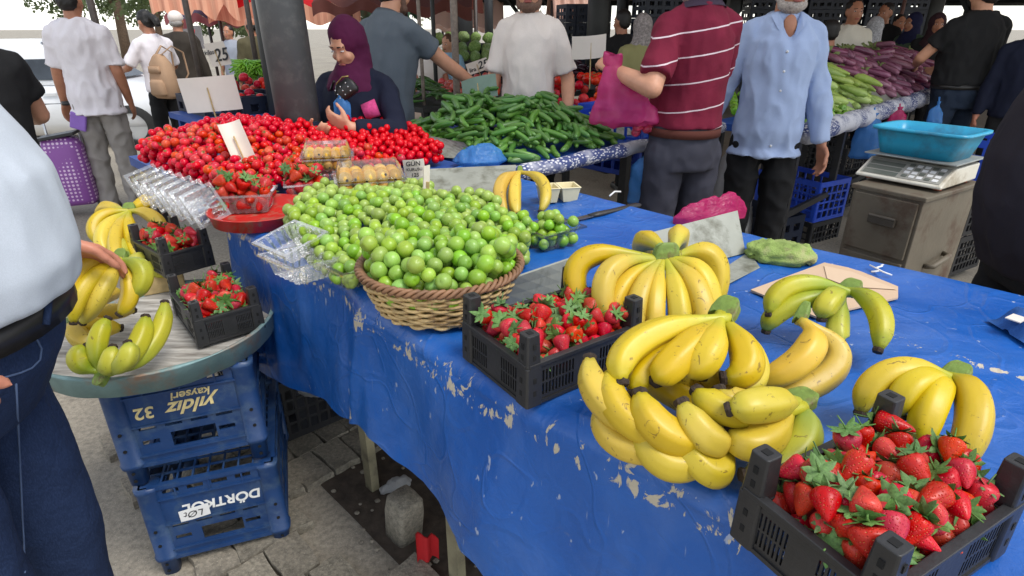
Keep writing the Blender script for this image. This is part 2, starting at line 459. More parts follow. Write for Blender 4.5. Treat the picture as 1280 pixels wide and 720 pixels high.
# ------------------------------------------------------------------ red awning and brown umbrellas
def stripes_mat(name, c1, c2, scale, axis=0):
    t = NT(name); s = t.tc(); sep = t.new('ShaderNodeSeparateXYZ'); t.lk(s, sep.inputs[0])
    v = t.math('FRACT', t.math('MULTIPLY', sep.outputs[axis], scale))
    c = t.mix(t.ramp(v, [(.0, 0), (.48, 0), (.52, 1), (1, 1)]), c1, c2)
    c = t.mix(t.ramp(t.noise(t.mapping(s, (14,14,.8)), 2, 4), [(.4, 0), (.6, .3)]), c, tuple(x*.75 for x in c1))
    t.col(c); t.set(Roughness=.8); return t.m
m_red_cloth = cloth_translucent('red_awning_cloth', lin(215,24,34), .5)
m_pinkval = stripes_mat('striped_valance', lin(222,160,130), lin(205,140,112), 9)
m_brown = cloth_translucent('brown_umbrella_cloth', lin(110,62,54), .35)
m_green_cloth = cloth_translucent('green_umbrella_cloth', lin(60,96,72), .4)
def canopy(label, px0, px1, Y, y_top, y_val, mat_top, mat_val, depth=3.0, waves=2, name='stall_awning', cat='awning', rise=.6):
    a = AT(px0, y_val, Y); b = AT(px1, y_val, Y); z0 = AT(px0, y_top, Y).z
    w = b.x - a.x; t = thing(name, label, cat, (a.x, Y, 0))
    zv = a.z; n = 48
    m = MB()
    m.grid([[(w*i/n, depth*j/6, z0 + rise*math.sin(math.pi*j/6) + .05*math.sin(i*.5)) for i in range(n+1)] for j in range(7)])
    m.build('cloth', mat_top, t, True)
    v = MB(); h = z0 - zv
    rows = []
    for j in range(5):
        rows.append([(w*i/n, -.03*math.sin(i*.9)*j/4 - .02, z0 + .05*math.sin(i*.5) - h*j/4*(.72+.28*abs(math.cos(waves*math.pi*i/n)))) for i in range(n+1)])
    v.grid(rows); v.build('valance', mat_val, t, True)
    for x in (0.05, w-.05):
        q = MB(); q.tube([(x, depth/2, 0), (x, depth/2, z0+.3)], .03, 8); q.build('post', m_pole, t, True)
    return t
canopy('red awning with orange and pink striped hanging valance', 192, 300, 9.5, -22, 22, m_red_cloth, m_pinkval, 4, 3)
canopy('long red awning with pale pink striped valance beside the orange one', 262, 452, 10.2, 6, 30, m_red_cloth, m_pinkval, 4, 1)
canopy('faded dark red awning hanging low behind the striped awnings', 208, 330, 11.5, 20, 33, mat('dark_blue_cloth', lin(70,64,84), .8), mat('dull_red_cloth', lin(130,70,74), .8), 3, 1)
canopy('dark brown market umbrella over the sellers', 392, 590, 8.2, 4, 21, m_brown, m_brown, 3.4, 2, 'market_umbrella', 'umbrella')
canopy('green market umbrella beyond the brown one', 440, 512, 12.0, 18, 26, m_green_cloth, m_green_cloth, 3, 1, 'market_umbrella', 'umbrella')
canopy('small bright red umbrella beyond the green one', 462, 492, 13.0, 26, 31, m_red_cloth, m_red_cloth, 2, 1, 'market_umbrella', 'umbrella')
m_cream = cloth_translucent('cream_cloth', lin(222,180,160), .4)
canopy('faded pink market umbrella beside the broad black column', 692, 738, 12.5, 18, 28, m_cream, m_cream, 3, 1, 'market_umbrella', 'umbrella')
canopy('pale cream umbrella behind the cabbage shelves', 542, 628, 15.0, 33, 39, m_cream, m_cream, 3, 1, 'market_umbrella', 'umbrella')
# ------------------------------------------------------------------ trees beyond the market
m_bark = mat('bark', lin(98,80,64), .9, .3, 20, .5, 40)
def leaf_mat(name, c):
    t = NT(name); t.col(t.mix(t.ramp(t.noise(t.tc(), .9, 4), [(.35, 0), (.65, 1)]), tuple(x*.6 for x in c), c)); t.set(Roughness=.6)
    tl = t.new('ShaderNodeBsdfTranslucent'); tl.inputs[0].default_value = (*[min(1, x*1.3) for x in c], 1)
    m = t.new('ShaderNodeMixShader'); m.inputs[0].default_value = .35
    t.lk(t.b.outputs[0], m.inputs[1]); t.lk(tl.outputs[0], m.inputs[2]); t.lk(m.outputs[0], t.n['Material Output'].inputs[0]); return t.m
m_leaf = leaf_mat('tree_leaves', (.12,.16,.06))
def tree(label, px, Y, hgt, rad, seed, zc=None):
    r = random.Random(seed); b = AT(px, 35, Y); t = thing('tree', label, 'tree', (b.x, Y, 0))
    m = MB(); m.tube([(0,0,0), (.1,0,hgt*.3), (.05,.1,hgt*.62), (0,0,hgt*.85)], [.22,.17,.1,.04], 8)
    for k in range(7):
        a = r.uniform(0, 6.28); z = hgt*r.uniform(.3,.6); e = rad*r.uniform(.5,.8)
        m.tube([(0,0,z), (e*.5*math.cos(a), e*.5*math.sin(a), z+hgt*.12), (e*math.cos(a), e*math.sin(a), z+hgt*.18)], [.08,.05,.02], 5)
    m.build('trunk', m_bark, t, True)
    cr = MB()
    cl = [(Vector((rad*.75*r.uniform(-1,1), rad*.75*r.uniform(-1,1), hgt*r.uniform(.32,.95))), rad*r.uniform(.22,.42)) for _ in range(26)]
    for c, cr_r in cl:
        for _ in range(120):
            d = Vector((r.gauss(0,1), r.gauss(0,1), r.gauss(0,1))).normalized()*cr_r*r.uniform(.5,1.05)
            p = c + d; n1 = Vector((r.gauss(0,1), r.gauss(0,1), r.gauss(0,1))).normalized(); n2 = n1.orthogonal().normalized()
            s = r.uniform(.07,.15)
            cr.add([p-n1*s, p+n2*s*.5, p+n1*s, p-n2*s*.5], [(0,1,2,3)])
    cr.build('crown', m_leaf, t)
tree('pale sunlit tree between the young man and the backpack woman', 150, 26, 7.0, 2.0, 1)
tree('small pale tree behind the young man in white tee', 88, 34, 6.5, 1.6, 2)
tree('pale sunlit tree above the bent handwritten price card', 279, 38, 4.0, 1.7, 3)
tree('loose tree just behind the old man in the cap', 196, 36, 5.5, 1.9, 4)
tree('tree glimpsed beyond the cabbage shelves', 560, 50, 7.5, 3.5, 5)
tree('tree glimpsed under the green umbrella', 488, 52, 7.5, 3.6, 6)
tree('tree glimpsed beside the broad black column', 700, 55, 8, 4, 7)
tree('small rounded tree beneath the long red awning', 310, 44, 4.2, 1.5, 8)
# far billboard behind the old man
b = AT(236, 47, 30); t = thing('billboard', 'dark billboard with a red drawing behind the old man', 'billboard', (b.x, 30, 0))
m = MB(); m.box((-.65,-.05,.5), (.65,.05,1.5)); m.build('board', mat('billboard_grey', lin(120,116,118), .6), t)
m = MB(); m.add([(-.5,-.06,.7),(-.1,-.06,.75),(.4,-.06,1.35),(.3,-.06,.95),(.1,-.06,.85)], [(0,1,4,3,2)]); m.build('drawing', mat('billboard_red', lin(205,60,70), .6), t)
m = MB(); m.box((-.05,-.04,0), (.05,.04,.5)); m.build('post', m_pole, t)
# ------------------------------------------------------------------ cars
def lerp(a, b, t): return a + (b - a)*t
def car(label, loc, rz, paint, glass, L=4.3, Wd=1.74, Hh=1.47, suv=False, name='parked_car'):
    """x forward. body from lofted cross sections, cabin, windows, wheels with rims"""
    t = thing(name, label, 'car', loc, rz)
    prof = [(-.5,.38,.62),( -.49,.30,.86),(-.42,.25,.92),(-.3,.22,.95),(0,.2,.93),(.2,.2,.92),(.36,.22,.84),(.46,.27,.74),(.495,.34,.60),(.5,.4,.5)]
    k = 1.18 if suv else 1.0
    m = MB(); rings = []
    for x, zb, zt in prof:
        X = x*L; zt *= k; hw = Wd/2*(1 - .12*(abs(x)*2)**6)
        ring = []
        for yy, zz in [(-.86,0),(-1,.25),(-1,.62),(-.93,.9),(-.7,1),(.7,1),(.93,.9),(1,.62),(1,.25),(.86,0)]:
            ring.append((X, yy*hw, zb + (zt-zb)*zz))
        rings.append(ring[::-1])
    m.rings(rings); m.build('body', paint, t, True)
    zr = .92*k; zt = Hh*(1.18 if suv else 1)
    xs = [(-.44 if suv else -.40, 0), (-.36 if suv else -.24, 1), (.06, 1), (.24, 0)]
    cab = MB(); hw0, hw1 = Wd/2*.90, Wd/2*.70
    pr = [(xs[0][0]*L, zr-.03, hw0), (xs[1][0]*L, zt, hw1), (xs[2][0]*L, zt+.01, hw1), (xs[3][0]*L, zr-.04, hw0)]
    vs = [(x, s*h, z) for x, z, h in pr for s in (-1, 1)]
    cab.add(vs, [(0,1,3,2),(2,3,5,4),(4,5,7,6),(0,2,4,6),(1,7,5,3),(0,6,7,1)]); cab.build('cabin', paint, t, bevel=.05)
    for s in (-1, 1):
        for a, b in ((.08, .47), (.52, .93)):
            bl = Vector((lerp(pr[0][0], pr[3][0], a), 0, zr+.04)); br = Vector((lerp(pr[0][0], pr[3][0], b), 0, zr+.04))
            tl = Vector((lerp(pr[1][0], pr[2][0], a*1.02), 0, zt-.07)); tr = Vector((lerp(pr[1][0], pr[2][0], b), 0, zt-.07))
            y0, y1 = s*(hw0-.005), s*(hw1+.012)
            w = MB(); q = [(bl.x, y0, bl.z), (br.x, y0, br.z), (tr.x, y1, tr.z), (tl.x, y1, tl.z)]
            w.add(q + [(p[0], p[1]-s*.03, p[2]) for p in q], [(0,1,2,3) if s < 0 else (3,2,1,0), (0,4,5,1), (1,5,6,2), (2,6,7,3), (3,7,4,0)])
            w.build('side_window', glass, t)
    w = MB(); w.add([(pr[3][0]-.02, -hw0*.85, zr), (pr[3][0]-.02, hw0*.85, zr), (pr[2][0]+.04, hw1*.9, zt-.04), (pr[2][0]+.04, -hw1*.9, zt-.04)], [(0,1,2,3)]); w.build('windscreen', glass, t, loc=(.025,0,.02))
    w = MB(); w.add([(pr[0][0]+.02, -hw0*.85, zr), (pr[0][0]+.02, hw0*.85, zr), (pr[1][0]-.03, hw1*.9, zt-.04), (pr[1][0]-.03, -hw1*.9, zt-.04)], [(3,2,1,0)]); w.build('rear_window', glass, t, loc=(-.025,0,.02))
    rw = .31*(1.1 if suv else 1)
    for x in (-.305*L, .315*L):
        for s in (-1, 1):
            ty = MB(); ty.lathe([(rw*.62,-.1),(rw*.95,-.1),(rw,-.06),(rw,.06),(rw*.95,.1),(rw*.62,.1)], 32, ring=True)
            wh = ty.build('wheel', mat_tyre, t, True, loc=(x, s*(Wd/2-.09), rw), rot=(math.pi/2*s, 0, 0))
            ri = MB(); ri.lathe([(.002,-.02),(rw*.66,-.02),(rw*.66,.0),(.002,.0)], 32)
            for q in range(9):
                a = 2*math.pi*q/9; d = Vector((math.cos(a), math.sin(a), 0)); e = Vector((-math.sin(a), math.cos(a), 0))
                ri.obox(d*rw*.36 + Vector((0,0,.105)), d*rw*.27, e*.022, Vector((0,0,.012)))
            ri.lathe([(rw*.12,.09),(rw*.12,.12)], 16); ri.lathe([(rw*.56,.095),(rw*.68,.095),(rw*.68,.112),(rw*.56,.112)], 32, ring=True)
            ri.build('rim', mat_rim, wh)
    for s in (-1, 1):
        h = MB(); h.ellipsoid((.485*L, s*Wd*.36, .66*k), (.06,.16,.07)); h.build('headlight', mat_lamp, t, True)
        h = MB(); h.ellipsoid((-.487*L, s*Wd*.36, .74*k), (.05,.14,.07)); h.build('tail_light', mat_tail, t, True)
        h = MB(); h.ellipsoid((.15*L, s*(Wd/2+.06), .98*k), (.06,.1,.06)); h.build('mirror', paint, t, True)
        for xx in (-.13*L, .10*L):
            h = MB(); h.box((xx-.09, s*(Wd/2)-.012, .77*k), (xx+.09, s*(Wd/2)+.018, .80*k)); h.build('door_handle', paint, t, bevel=.006)
    return t
mat_tyre = mat('tyre_rubber', (.02,.02,.02), .85, .1)
mat_rim = mat('alloy_rim', (.55,.56,.57), .35, .05, metal=.7)
mat_lamp = mat('lamp_lens', (.75,.77,.8), .15, 0)
mat_tail = mat('tail_lens', (.35,.02,.02), .2, 0)
m_glass_dark = mat('car_glass', (.05,.06,.065), .06, 0)
m_carwhite = mat('white_car_paint', (.72,.73,.74), .25, .03)
wp = P(157, 186, 0)
car('white car with alloy wheels parked behind the young man', (wp.x-1.16, wp.y+.62, 0), R(8), m_carwhite, mat('hazy_glass', lin(58,64,70), .12, .4, 3)).scale = (.9,.9,.86)
# ================================================================== FRUIT TABLE, TARPAULIN
S0, S1 = -.75, 1.80; C0, C1 = .545, 1.53
def tarp_material(name='blue_tarpaulin', base=(.008,.094,.40)):
    t = NT(name); s = t.tc()
    at = t.new('ShaderNodeAttribute'); at.attribute_name = 'wear'
    big = t.noise(s, 3.2, 4); c = t.mix(t.ramp(big, [(.35, 0), (.7, 1)]), tuple(x*.86 for x in base), (base[0]*1.6, base[1]*1.25, base[2]*1.12))
    haze = t.noise(t.mapping(s, (1,2.2,1)), 5, 5, .6, .6)
    c = t.mix(t.ramp(haze, [(.44, 0), (.74, .30)]), c, (.12,.22,.50))
    # fine scratches and specks
    sp = t.noise(t.mapping(s, (70,70,26)), 1, 3, .5, .3)
    c = t.mix(t.ramp(sp, [(.70, 0), (.735, .6)]), c, (.50,.54,.60))
    sc = t.noise(t.mapping(s, (210,18,9), (.2,.1,.4)), 1, 3, .6, .5)
    c = t.mix(t.ramp(sc, [(.70, 0), (.75, .45)]), c, (.42,.47,.58))
    # worn-through patches along the folds
    w = t.noise(t.mapping(s, (30,30,15)), 1, 6, .68, 1.2)
    k = t.math('ADD', w, t.math('MULTIPLY', at.outputs['Fac'], .33))
    worn = t.ramp(k, [(.828, 0), (.846, 1)])
    c = t.mix(worn, c, lin(188,178,158))
    c = t.mix(t.ramp(t.noise(s, 26, 6, .7), [(.64, 0), (.74, .22)]), c, (.30,.30,.28))
    t.col(c); t.lk(t.ramp(worn, [(0, .34), (1, .8)]), t.b.inputs['Roughness'])
    cv = t.new('ShaderNodeTexVoronoi'); cv.feature = 'DISTANCE_TO_EDGE'; cv.inputs['Scale'].default_value = 3.4; wv = t.new('ShaderNodeVectorMath'); wv.operation = 'ADD'; t.lk(s, wv.inputs[0]); nn = t.new('ShaderNodeTexNoise'); nn.inputs['Scale'].default_value = 3; t.lk(s, nn.inputs['Vector']); t.lk(nn.outputs['Color'], wv.inputs[1]); t.lk(wv.outputs[0], cv.inputs[0])
    crease = t.ramp(cv.outputs['Distance'], [(0, 1), (.035, 0)])
    t.bump(t.math('ADD', t.math('ADD', t.noise(s, 22, 5, .6, .7), t.math('MULTIPLY', crease, .35)), t.math('MULTIPLY', worn, -.25)), .42, .008); return t.m
m_tarp = tarp_material()
def interp(x, pts):
    if x <= pts[0][0]: return pts[0][1]
    for (a, b), (c, d) in zip(pts, pts[1:]):
        if x <= c: return b + (d-b)*(x-a)/(c-a)
    return pts[-1][1]
HEM = [(-.8,.36),(.3,.40),(.55,.455),(.64,.49),(.75,.52),(.87,.535),(1.02,.545),(1.1,.52),(1.22,.49),(1.4,.45),(1.6,.43),(1.85,.42)]
WEAR2 = [P(1090,412,T), P(1180,440,T), P(1280,475,T)]
def tarp_point(s, w):
    """w in 0..1 back hem -> back edge -> top -> front fold -> front hem; returns world point and wear"""
    off = .035*max(0, min(1, (s-1.0)/.12)) ; wav = .008*math.sin(s*7) + .012*nz((s*3, 1, 0))
    cf = C0 + off + wav; cb = C1 + .012*math.sin(s*5+1)
    rf, rb = .035, .03
    hem = interp(s, HEM) + .012*nz((s*8, 5, 3)); hb = .16 + .03*math.sin(s*6)
    if w < .10:                                    # hanging back
        q = w/.10; c = cb + .012 + .01*math.sin(s*9); z = T - hb + (hb - rb)*q; wear = .1
    elif w < .18:                                  # back roll, slightly raised
        q = (w-.10)/.08*math.pi/2; c = cb - rb + (rb+.012)*math.cos(q); z = T - rb + (rb+.016)*math.sin(q); wear = .45
    elif w < .55:
        q = (w-.18)/.37; c = (cb-rb) + (cf+rf-cb+rb)*q
        z = T + .016*max(0, 1-q*9)
        z += .0024*nz((s*6, c*9, 0)) + .0014*nz((s*17, c*13, 4)) + .0034*max(0, .25 - abs(nz((s*3.1+c*1.7, c*3.3-s, 8))))*4 - .0018
        z += .006*max(0, 1-(1-q)*7)*nz((s*5, c*5, 9))
        wear = .25*max(0, 1-abs(1-q)*12)
        p = W(s, c)
        for a, b in zip(WEAR2, WEAR2[1:]):
            ab = b-a; u = max(0, min(1, (p-Vector((a.x,a.y,0))).dot(Vector((ab.x,ab.y,0)))/(ab.x**2+ab.y**2)))
            d = (p - Vector((a.x+ab.x*u, a.y+ab.y*u, 0))).length
            wear = max(wear, 1.05*math.exp(-(d/.022)**2))
    elif w < .66:                                  # front fold
        q = (w-.55)/.11*math.pi/2; c = cf + rf - rf*math.sin(q); z = T - rf + rf*math.cos(q)
        z += .004*nz((s*9, 3, 1)); c -= .006*nz((s*11, 7, 2))
        wear = .3 + .55*math.sin(q)**2
    else:
        q = (w-.66)/.34; drop = (T - rf - hem)
        z = T - rf - drop*q
        fold = .010*math.sin(s*11+2*q) + .016*nz((s*4, z*2, 6)) + .005*nz((s*14, z*5, 2)) + .010*max(0, .22-abs(nz((s*5+z*1.5, z*2.2, 4))))*4
        seam = -.016*math.exp(-((s-1.0-.10*q)/.025)**2)
        c = cf - .012*q - fold*min(1, q*2) + seam
        dd = (T - z)
        wear = .92*math.exp(-((dd-.050)/.026)**2) + .5*math.exp(-((s-1.0-.10*q)/.012)**2) + .22*q
        if abs(s-.50) < .02: wear += .35*max(0, 1-abs(q-.55)*4)
        if abs(s-.745-.02*q) < .010: wear += .5*max(0, 1-abs(q-.75)*6)
    return W(s, c, z), wear
def make_tarp():
    t = thing('fruit_table', 'long market table standing under the worn blue tarpaulin', 'table', W(.5, 1.0, 0))
    inv = Matrix.Translation(-t.location)
    top = MB()
    for k in range(5):
        c0 = C0 + .07 + k*.178
        b = MB(); b.obox(W(.53, c0+.087, T-.03) - t.location, W(1.22,0)*1.0, W(0,.086), Vector((0,0,.012))); b.build('board', m_wood, t)
    m_leg = mat('pale_leg_paint', lin(160,152,122), .6, .2, 20, dirt=lin(95,88,72))
    for (a, b) in ((P(466,610,0), .018), (P(572,724,0), .020)):
        s, c = SC(a)
        l = MB(); l.obox(Vector((a.x, a.y, (T-.045)/2)) - t.location, W(.02,0), W(0,.014), Vector((0,0,(T-.045)/2))); l.build('leg', m_leg, t)
        c2 = 1.42
        l = MB(); l.obox(W(s, c2, (T-.045)/2) - t.location, W(.02,0), W(0,.014), Vector((0,0,(T-.045)/2))); l.build('leg', m_leg, t)
    for s in (-.4,):
        for c in (.72, 1.42):
            l = MB(); l.obox(W(s, c, (T-.045)/2) - t.location, W(.02,0), W(0,.014), Vector((0,0,(T-.045)/2))); l.build('leg', m_leg, t)
    ns, nw = 240, 150
    mb = MB(); pts = []; wear = []
    for i in range(ns+1):
        s = S0 + (S1-S0)*i/ns; row = []
        for j in range(nw+1):
            p, we = tarp_point(s, j/nw); row.append(tuple(p)); wear.append(we)
        pts.append(row)
    # the end flap at the far end hangs down too
    mb.grid(pts); me = mb.mesh('blue_tarpaulin', m_tarp, True)
    at = me.attributes.new('wear', 'FLOAT', 'POINT'); at.data.foreach_set('value', wear)
    o = inst('blue_tarpaulin', me); 
    tag(o, 'worn bright blue tarpaulin draped over the fruit table, chipped along its front fold', 'tarpaulin')
    return o
make_tarp()
# torn white string knotted round the back roll of the tarpaulin
for k, (x, y) in enumerate(((1098,337),)):
    p = P(x, y, T+.016); m = MB(); s, c = SC(p)
    m.tube([W(s+.0015*i*(1 if i % 2 else -1), c + .035 - .012*i, T + .022 - .002*abs(i-2)) for i in range(6)], .0022, 6)
    m.tube([W(s+.02, c+.005, T+.02), W(s-.015, c-.02, T+.02), W(s-.03, c-.01, T+.014)], .002, 6)
    tag(m.build('tie_string', m_white_paint if k == 0 else m_black, None, True), ('white string knotted' if k == 0 else 'dark cord looped') + ' round the back edge of the blue tarpaulin', 'string')

# ================================================================== TOMATO AND CUCUMBER STALLS (the far row)
m_rollcloth = None
def pattern_cloth():
    t = NT('blue_white_pattern_cloth'); s = t.tc()
    v = t.new('ShaderNodeTexVoronoi'); v.inputs['Scale'].default_value = 55; t.lk(t.mapping(s, (1,1,2)), v.inputs[0])
    c = t.mix(t.ramp(v.outputs['Distance'], [(.32, 1), (.44, 0)]), lin(60,72,120), lin(206,206,210))
    c = t.mix(t.ramp(t.noise(s, 5, 4), [(.45, 0), (.62, 1)]), c, lin(200,200,206))
    t.col(c); t.set(Roughness=.7); t.bump(t.noise(s, 40, 3), .3, .01); return t.m
m_pattern = pattern_cloth()
m_blue_panel = mat('blue_stall_cloth', lin(28,72,150), .5, .2, 6)
def stall(label, s0, s1, c0, c1, z, cloth, leg_mat, edge=None, edge_mat=None, skirt=0.0):
    ctr = W((s0+s1)/2, (c0+c1)/2, 0)
    t = thing('market_stall', label, 'stall', ctr)
    b = MB(); b.obox(Vector((0,0,z-.02)), W((s1-s0)/2, 0), W(0, (c1-c0)/2), Vector((0,0,.02))); b.build('table_top', cloth, t)
    for s in (s0+.06, s1-.06):
        n = max(2, int((c1-c0)/.8)+1)
        for k in range(n):
            c = c0+.06 + (c1-c0-.12)*k/(n-1)
            l = MB(); l.obox(W(s, c, (z-.04)/2) - ctr, W(.02,0), W(0,.02), Vector((0,0,(z-.04)/2))); l.build('leg', leg_mat, t)
    l = MB(); l.obox(W(s0+.06, (c0+c1)/2, .35) - ctr, W(.012,0), W(0,(c1-c0)/2-.08), Vector((0,0,.02))); l.build('rail', leg_mat, t)
    if edge:
        m = MB(); n = int((c1-c0)/.05)
        m.tube([W(s0-.005+.008*math.sin(k*.9), c0 + (c1-c0)*k/n, z-.005+.012*nz((k*.3,2,1))) - ctr for k in range(n+1)], [edge*(1+.25*nz((k*.4,0,3))) for k in range(n+1)], 14)
        m.build('rolled_edge', edge_mat, t, True)
    if skirt:
        m = MB(); m.grid([[tuple(W(s0-.012+.008*math.sin(k*.8)*j/4, c0+(c1-c0)*k/40, z-.01-skirt*j/4) - ctr) for k in range(41)] for j in range(5)]); m.build('skirt', cloth, t, True)
    return t
stall('tomato stall with a blue cloth top beside the grey pillar', 1.86, 3.05, .64, 1.58, .88, m_blue_panel, m_black, skirt=.25)
stall('cucumber stall with a rolled blue and white cloth edge', 1.60, 2.75, 1.62, 3.30, .88, m_blue_panel, m_black, .032, m_pattern)
stall('long eggplant stall with a speckled cloth along its edge', 1.20, 1.80, 3.55, 7.6, .86, m_blue_panel, m_black, .06, m_pattern, .05)
stall('far blue stall end carrying tomato crates', 3.7, 4.9, 1.35, 2.6, .84, m_blue_panel, m_blue_panel, skirt=.55)
stall('far stall of long green peppers and red apples', 3.9, 5.0, 2.9, 5.6, .82, m_column, m_black)
stall('far shelf stall carrying rows of green cabbages', 6.6, 7.6, 5.2, 10.5, .90, m_column, m_black)
stall('far stall of dark small eggplants behind the white card', 4.4, 5.3, 6.2, 8.0, .84, m_column, m_black)
# ================================================================== PEOPLE
m_hair = mat('dark_hair', (.012,.010,.009), .55, .3, 40, .4, 160)
m_hair_grey = mat('grey_hair', lin(150,145,140), .6, .2, 60, .4, 160)
m_beard = mat('grizzled_beard', lin(168,158,150), .7, .3, 120, .4, 200)
m_stubble = mat('stubble', lin(110,82,68), .7, .25, 120)
m_eye = mat('eye_white', (.7,.68,.66), .3, 0)
m_iris = mat('iris', (.015,.01,.008), .2, 0)
m_lip = mat('lips', lin(158,84,76), .5, .1)
m_shoe = mat('black_shoe', (.02,.02,.02), .4, .1)
def fabric(name, col, var=.10, scale=7, weave=420, bs=.18, rough=.85):
    var = var*.45 if scale < 30 else var
    t = NT(name); s = t.tc()
    c = t.mix(t.ramp(t.noise(s, scale, 4), [(.35, 0), (.65, 1)]), tuple(x*(1-var) for x in col), tuple(min(1, x*(1+var)) for x in col))
    c = t.mix(t.ramp(t.noise(s, weave, 2, .5), [(.4, 0), (.6, .18)]), c, tuple(x*.6 for x in col))
    t.col(c); t.set(Roughness=rough, Specular_IOR_Level=.2); t.bump(t.noise(s, 24, 4, .5, .5), bs, .01); return t.m
def denim(name, col):
    t = NT(name); s = t.tc()
    c = t.mix(t.ramp(t.noise(s, 6, 5), [(.3, 0), (.7, 1)]), tuple(x*.78 for x in col), tuple(x*1.15 for x in col))
    w = t.noise(t.mapping(s, (700,700,160)), 1, 2)
    c = t.mix(t.ramp(w, [(.45, 0), (.62, .16)]), c, tuple(min(1, x*3+.02) for x in col))
    t.col(c); t.set(Roughness=.85, Specular_IOR_Level=.2); t.bump(t.noise(s, 20, 5, .6, .6), .45, .012); return t.m
def striped(name, base, line, zs, half=.0045, slope=0.0):
    """fabric with thin horizontal lines at the given heights"""
    t = NT(name); s = t.tc(); sep = t.new('ShaderNodeSeparateXYZ'); t.lk(s, sep.inputs[0])
    z = t.math('ADD', sep.outputs[2], t.math('MULTIPLY', sep.outputs[0], slope)); f = None
    for q in zs:
        d = t.math('LESS_THAN', t.math('ABSOLUTE', t.math('SUBTRACT', z, q)), half)
        f = d if f is None else t.math('MAXIMUM', f, d)
    c = t.mix(t.ramp(t.noise(s, 9, 4), [(.35, 0), (.65, 1)]), tuple(x*.85 for x in base), tuple(x*1.12 for x in base))
    c = t.mix(t.ramp(t.noise(s, 420, 2), [(.4, 0), (.6, .2)]), c, tuple(x*.6 for x in base))
    t.col(t.mix(f, c, line)); t.set(Roughness=.85, Specular_IOR_Level=.2); t.bump(t.noise(s, 24, 4, .5, .5), .3, .01); return t.m
def ik(S, Wt, l1, l2, hint):
    S, Wt, hint = Vector(S), Vector(Wt), Vector(hint); d = Wt - S
    L = min(max(d.length, .12), (l1+l2)*.998); dn = d.normalized()
    a = (l1*l1 - l2*l2 + L*L)/(2*L); h = math.sqrt(max(l1*l1 - a*a, 0))
    pr = hint - dn*hint.dot(dn); pr.normalize()
    return S + dn*a + pr*h, S + dn*L
def hand(mb, wr, d, nrm, side, k=1.0, curl=.35, spread=.09, tcurl=.3):
    """palm, four unequal bent fingers, thumb at the side of the palm. nrm: the way the palm faces"""
    d = Vector(d).normalized(); nrm = Vector(nrm); nrm = (nrm - d*nrm.dot(d)).normalized(); lat = d.cross(nrm)*side
    wr = Vector(wr)
    for i, (off, L, r) in enumerate([(.030,.088,.0105), (.010,.092,.0108), (-.011,.088,.0102), (-.030,.080,.0095)]):
        b = wr + d*L*k + lat*off*k; mb.capsule(wr + lat*off*.55*k + d*.012, b, .0155*k, .0125*k, 8, 2)
        fl = [.078,.086,.080,.062][i]; p = b; a = curl*.6; ang = off*spread*30
        for j, q in enumerate((.44, .32, .24)):
            dr = (d*math.cos(a) + nrm*math.sin(a) + lat*math.sin(ang)*.35).normalized(); e = p + dr*fl*q*k*1.05
            mb.capsule(p, e, (r-.001*j)*k, (r-.001*(j+1))*k, 8, 2); p = e; a += curl
    b = wr + d*.028*k + lat*.026*k; dr = (d*.62 + lat*.70 + nrm*.30).normalized(); e = b + dr*.045*k
    mb.capsule(b, e, .015*k, .0125*k, 8, 2)
    dr2 = (d*.9 + lat*(.5-tcurl) + nrm*(.25+tcurl)).normalized(); e2 = e + dr2*.032*k; mb.capsule(e, e2, .0115*k, .0105*k, 8, 2)
    e3 = e2 + (dr2 + nrm*tcurl*.6 + d*.3).normalized()*.026*k; mb.capsule(e2, e3, .0105*k, .009*k, 8, 2)
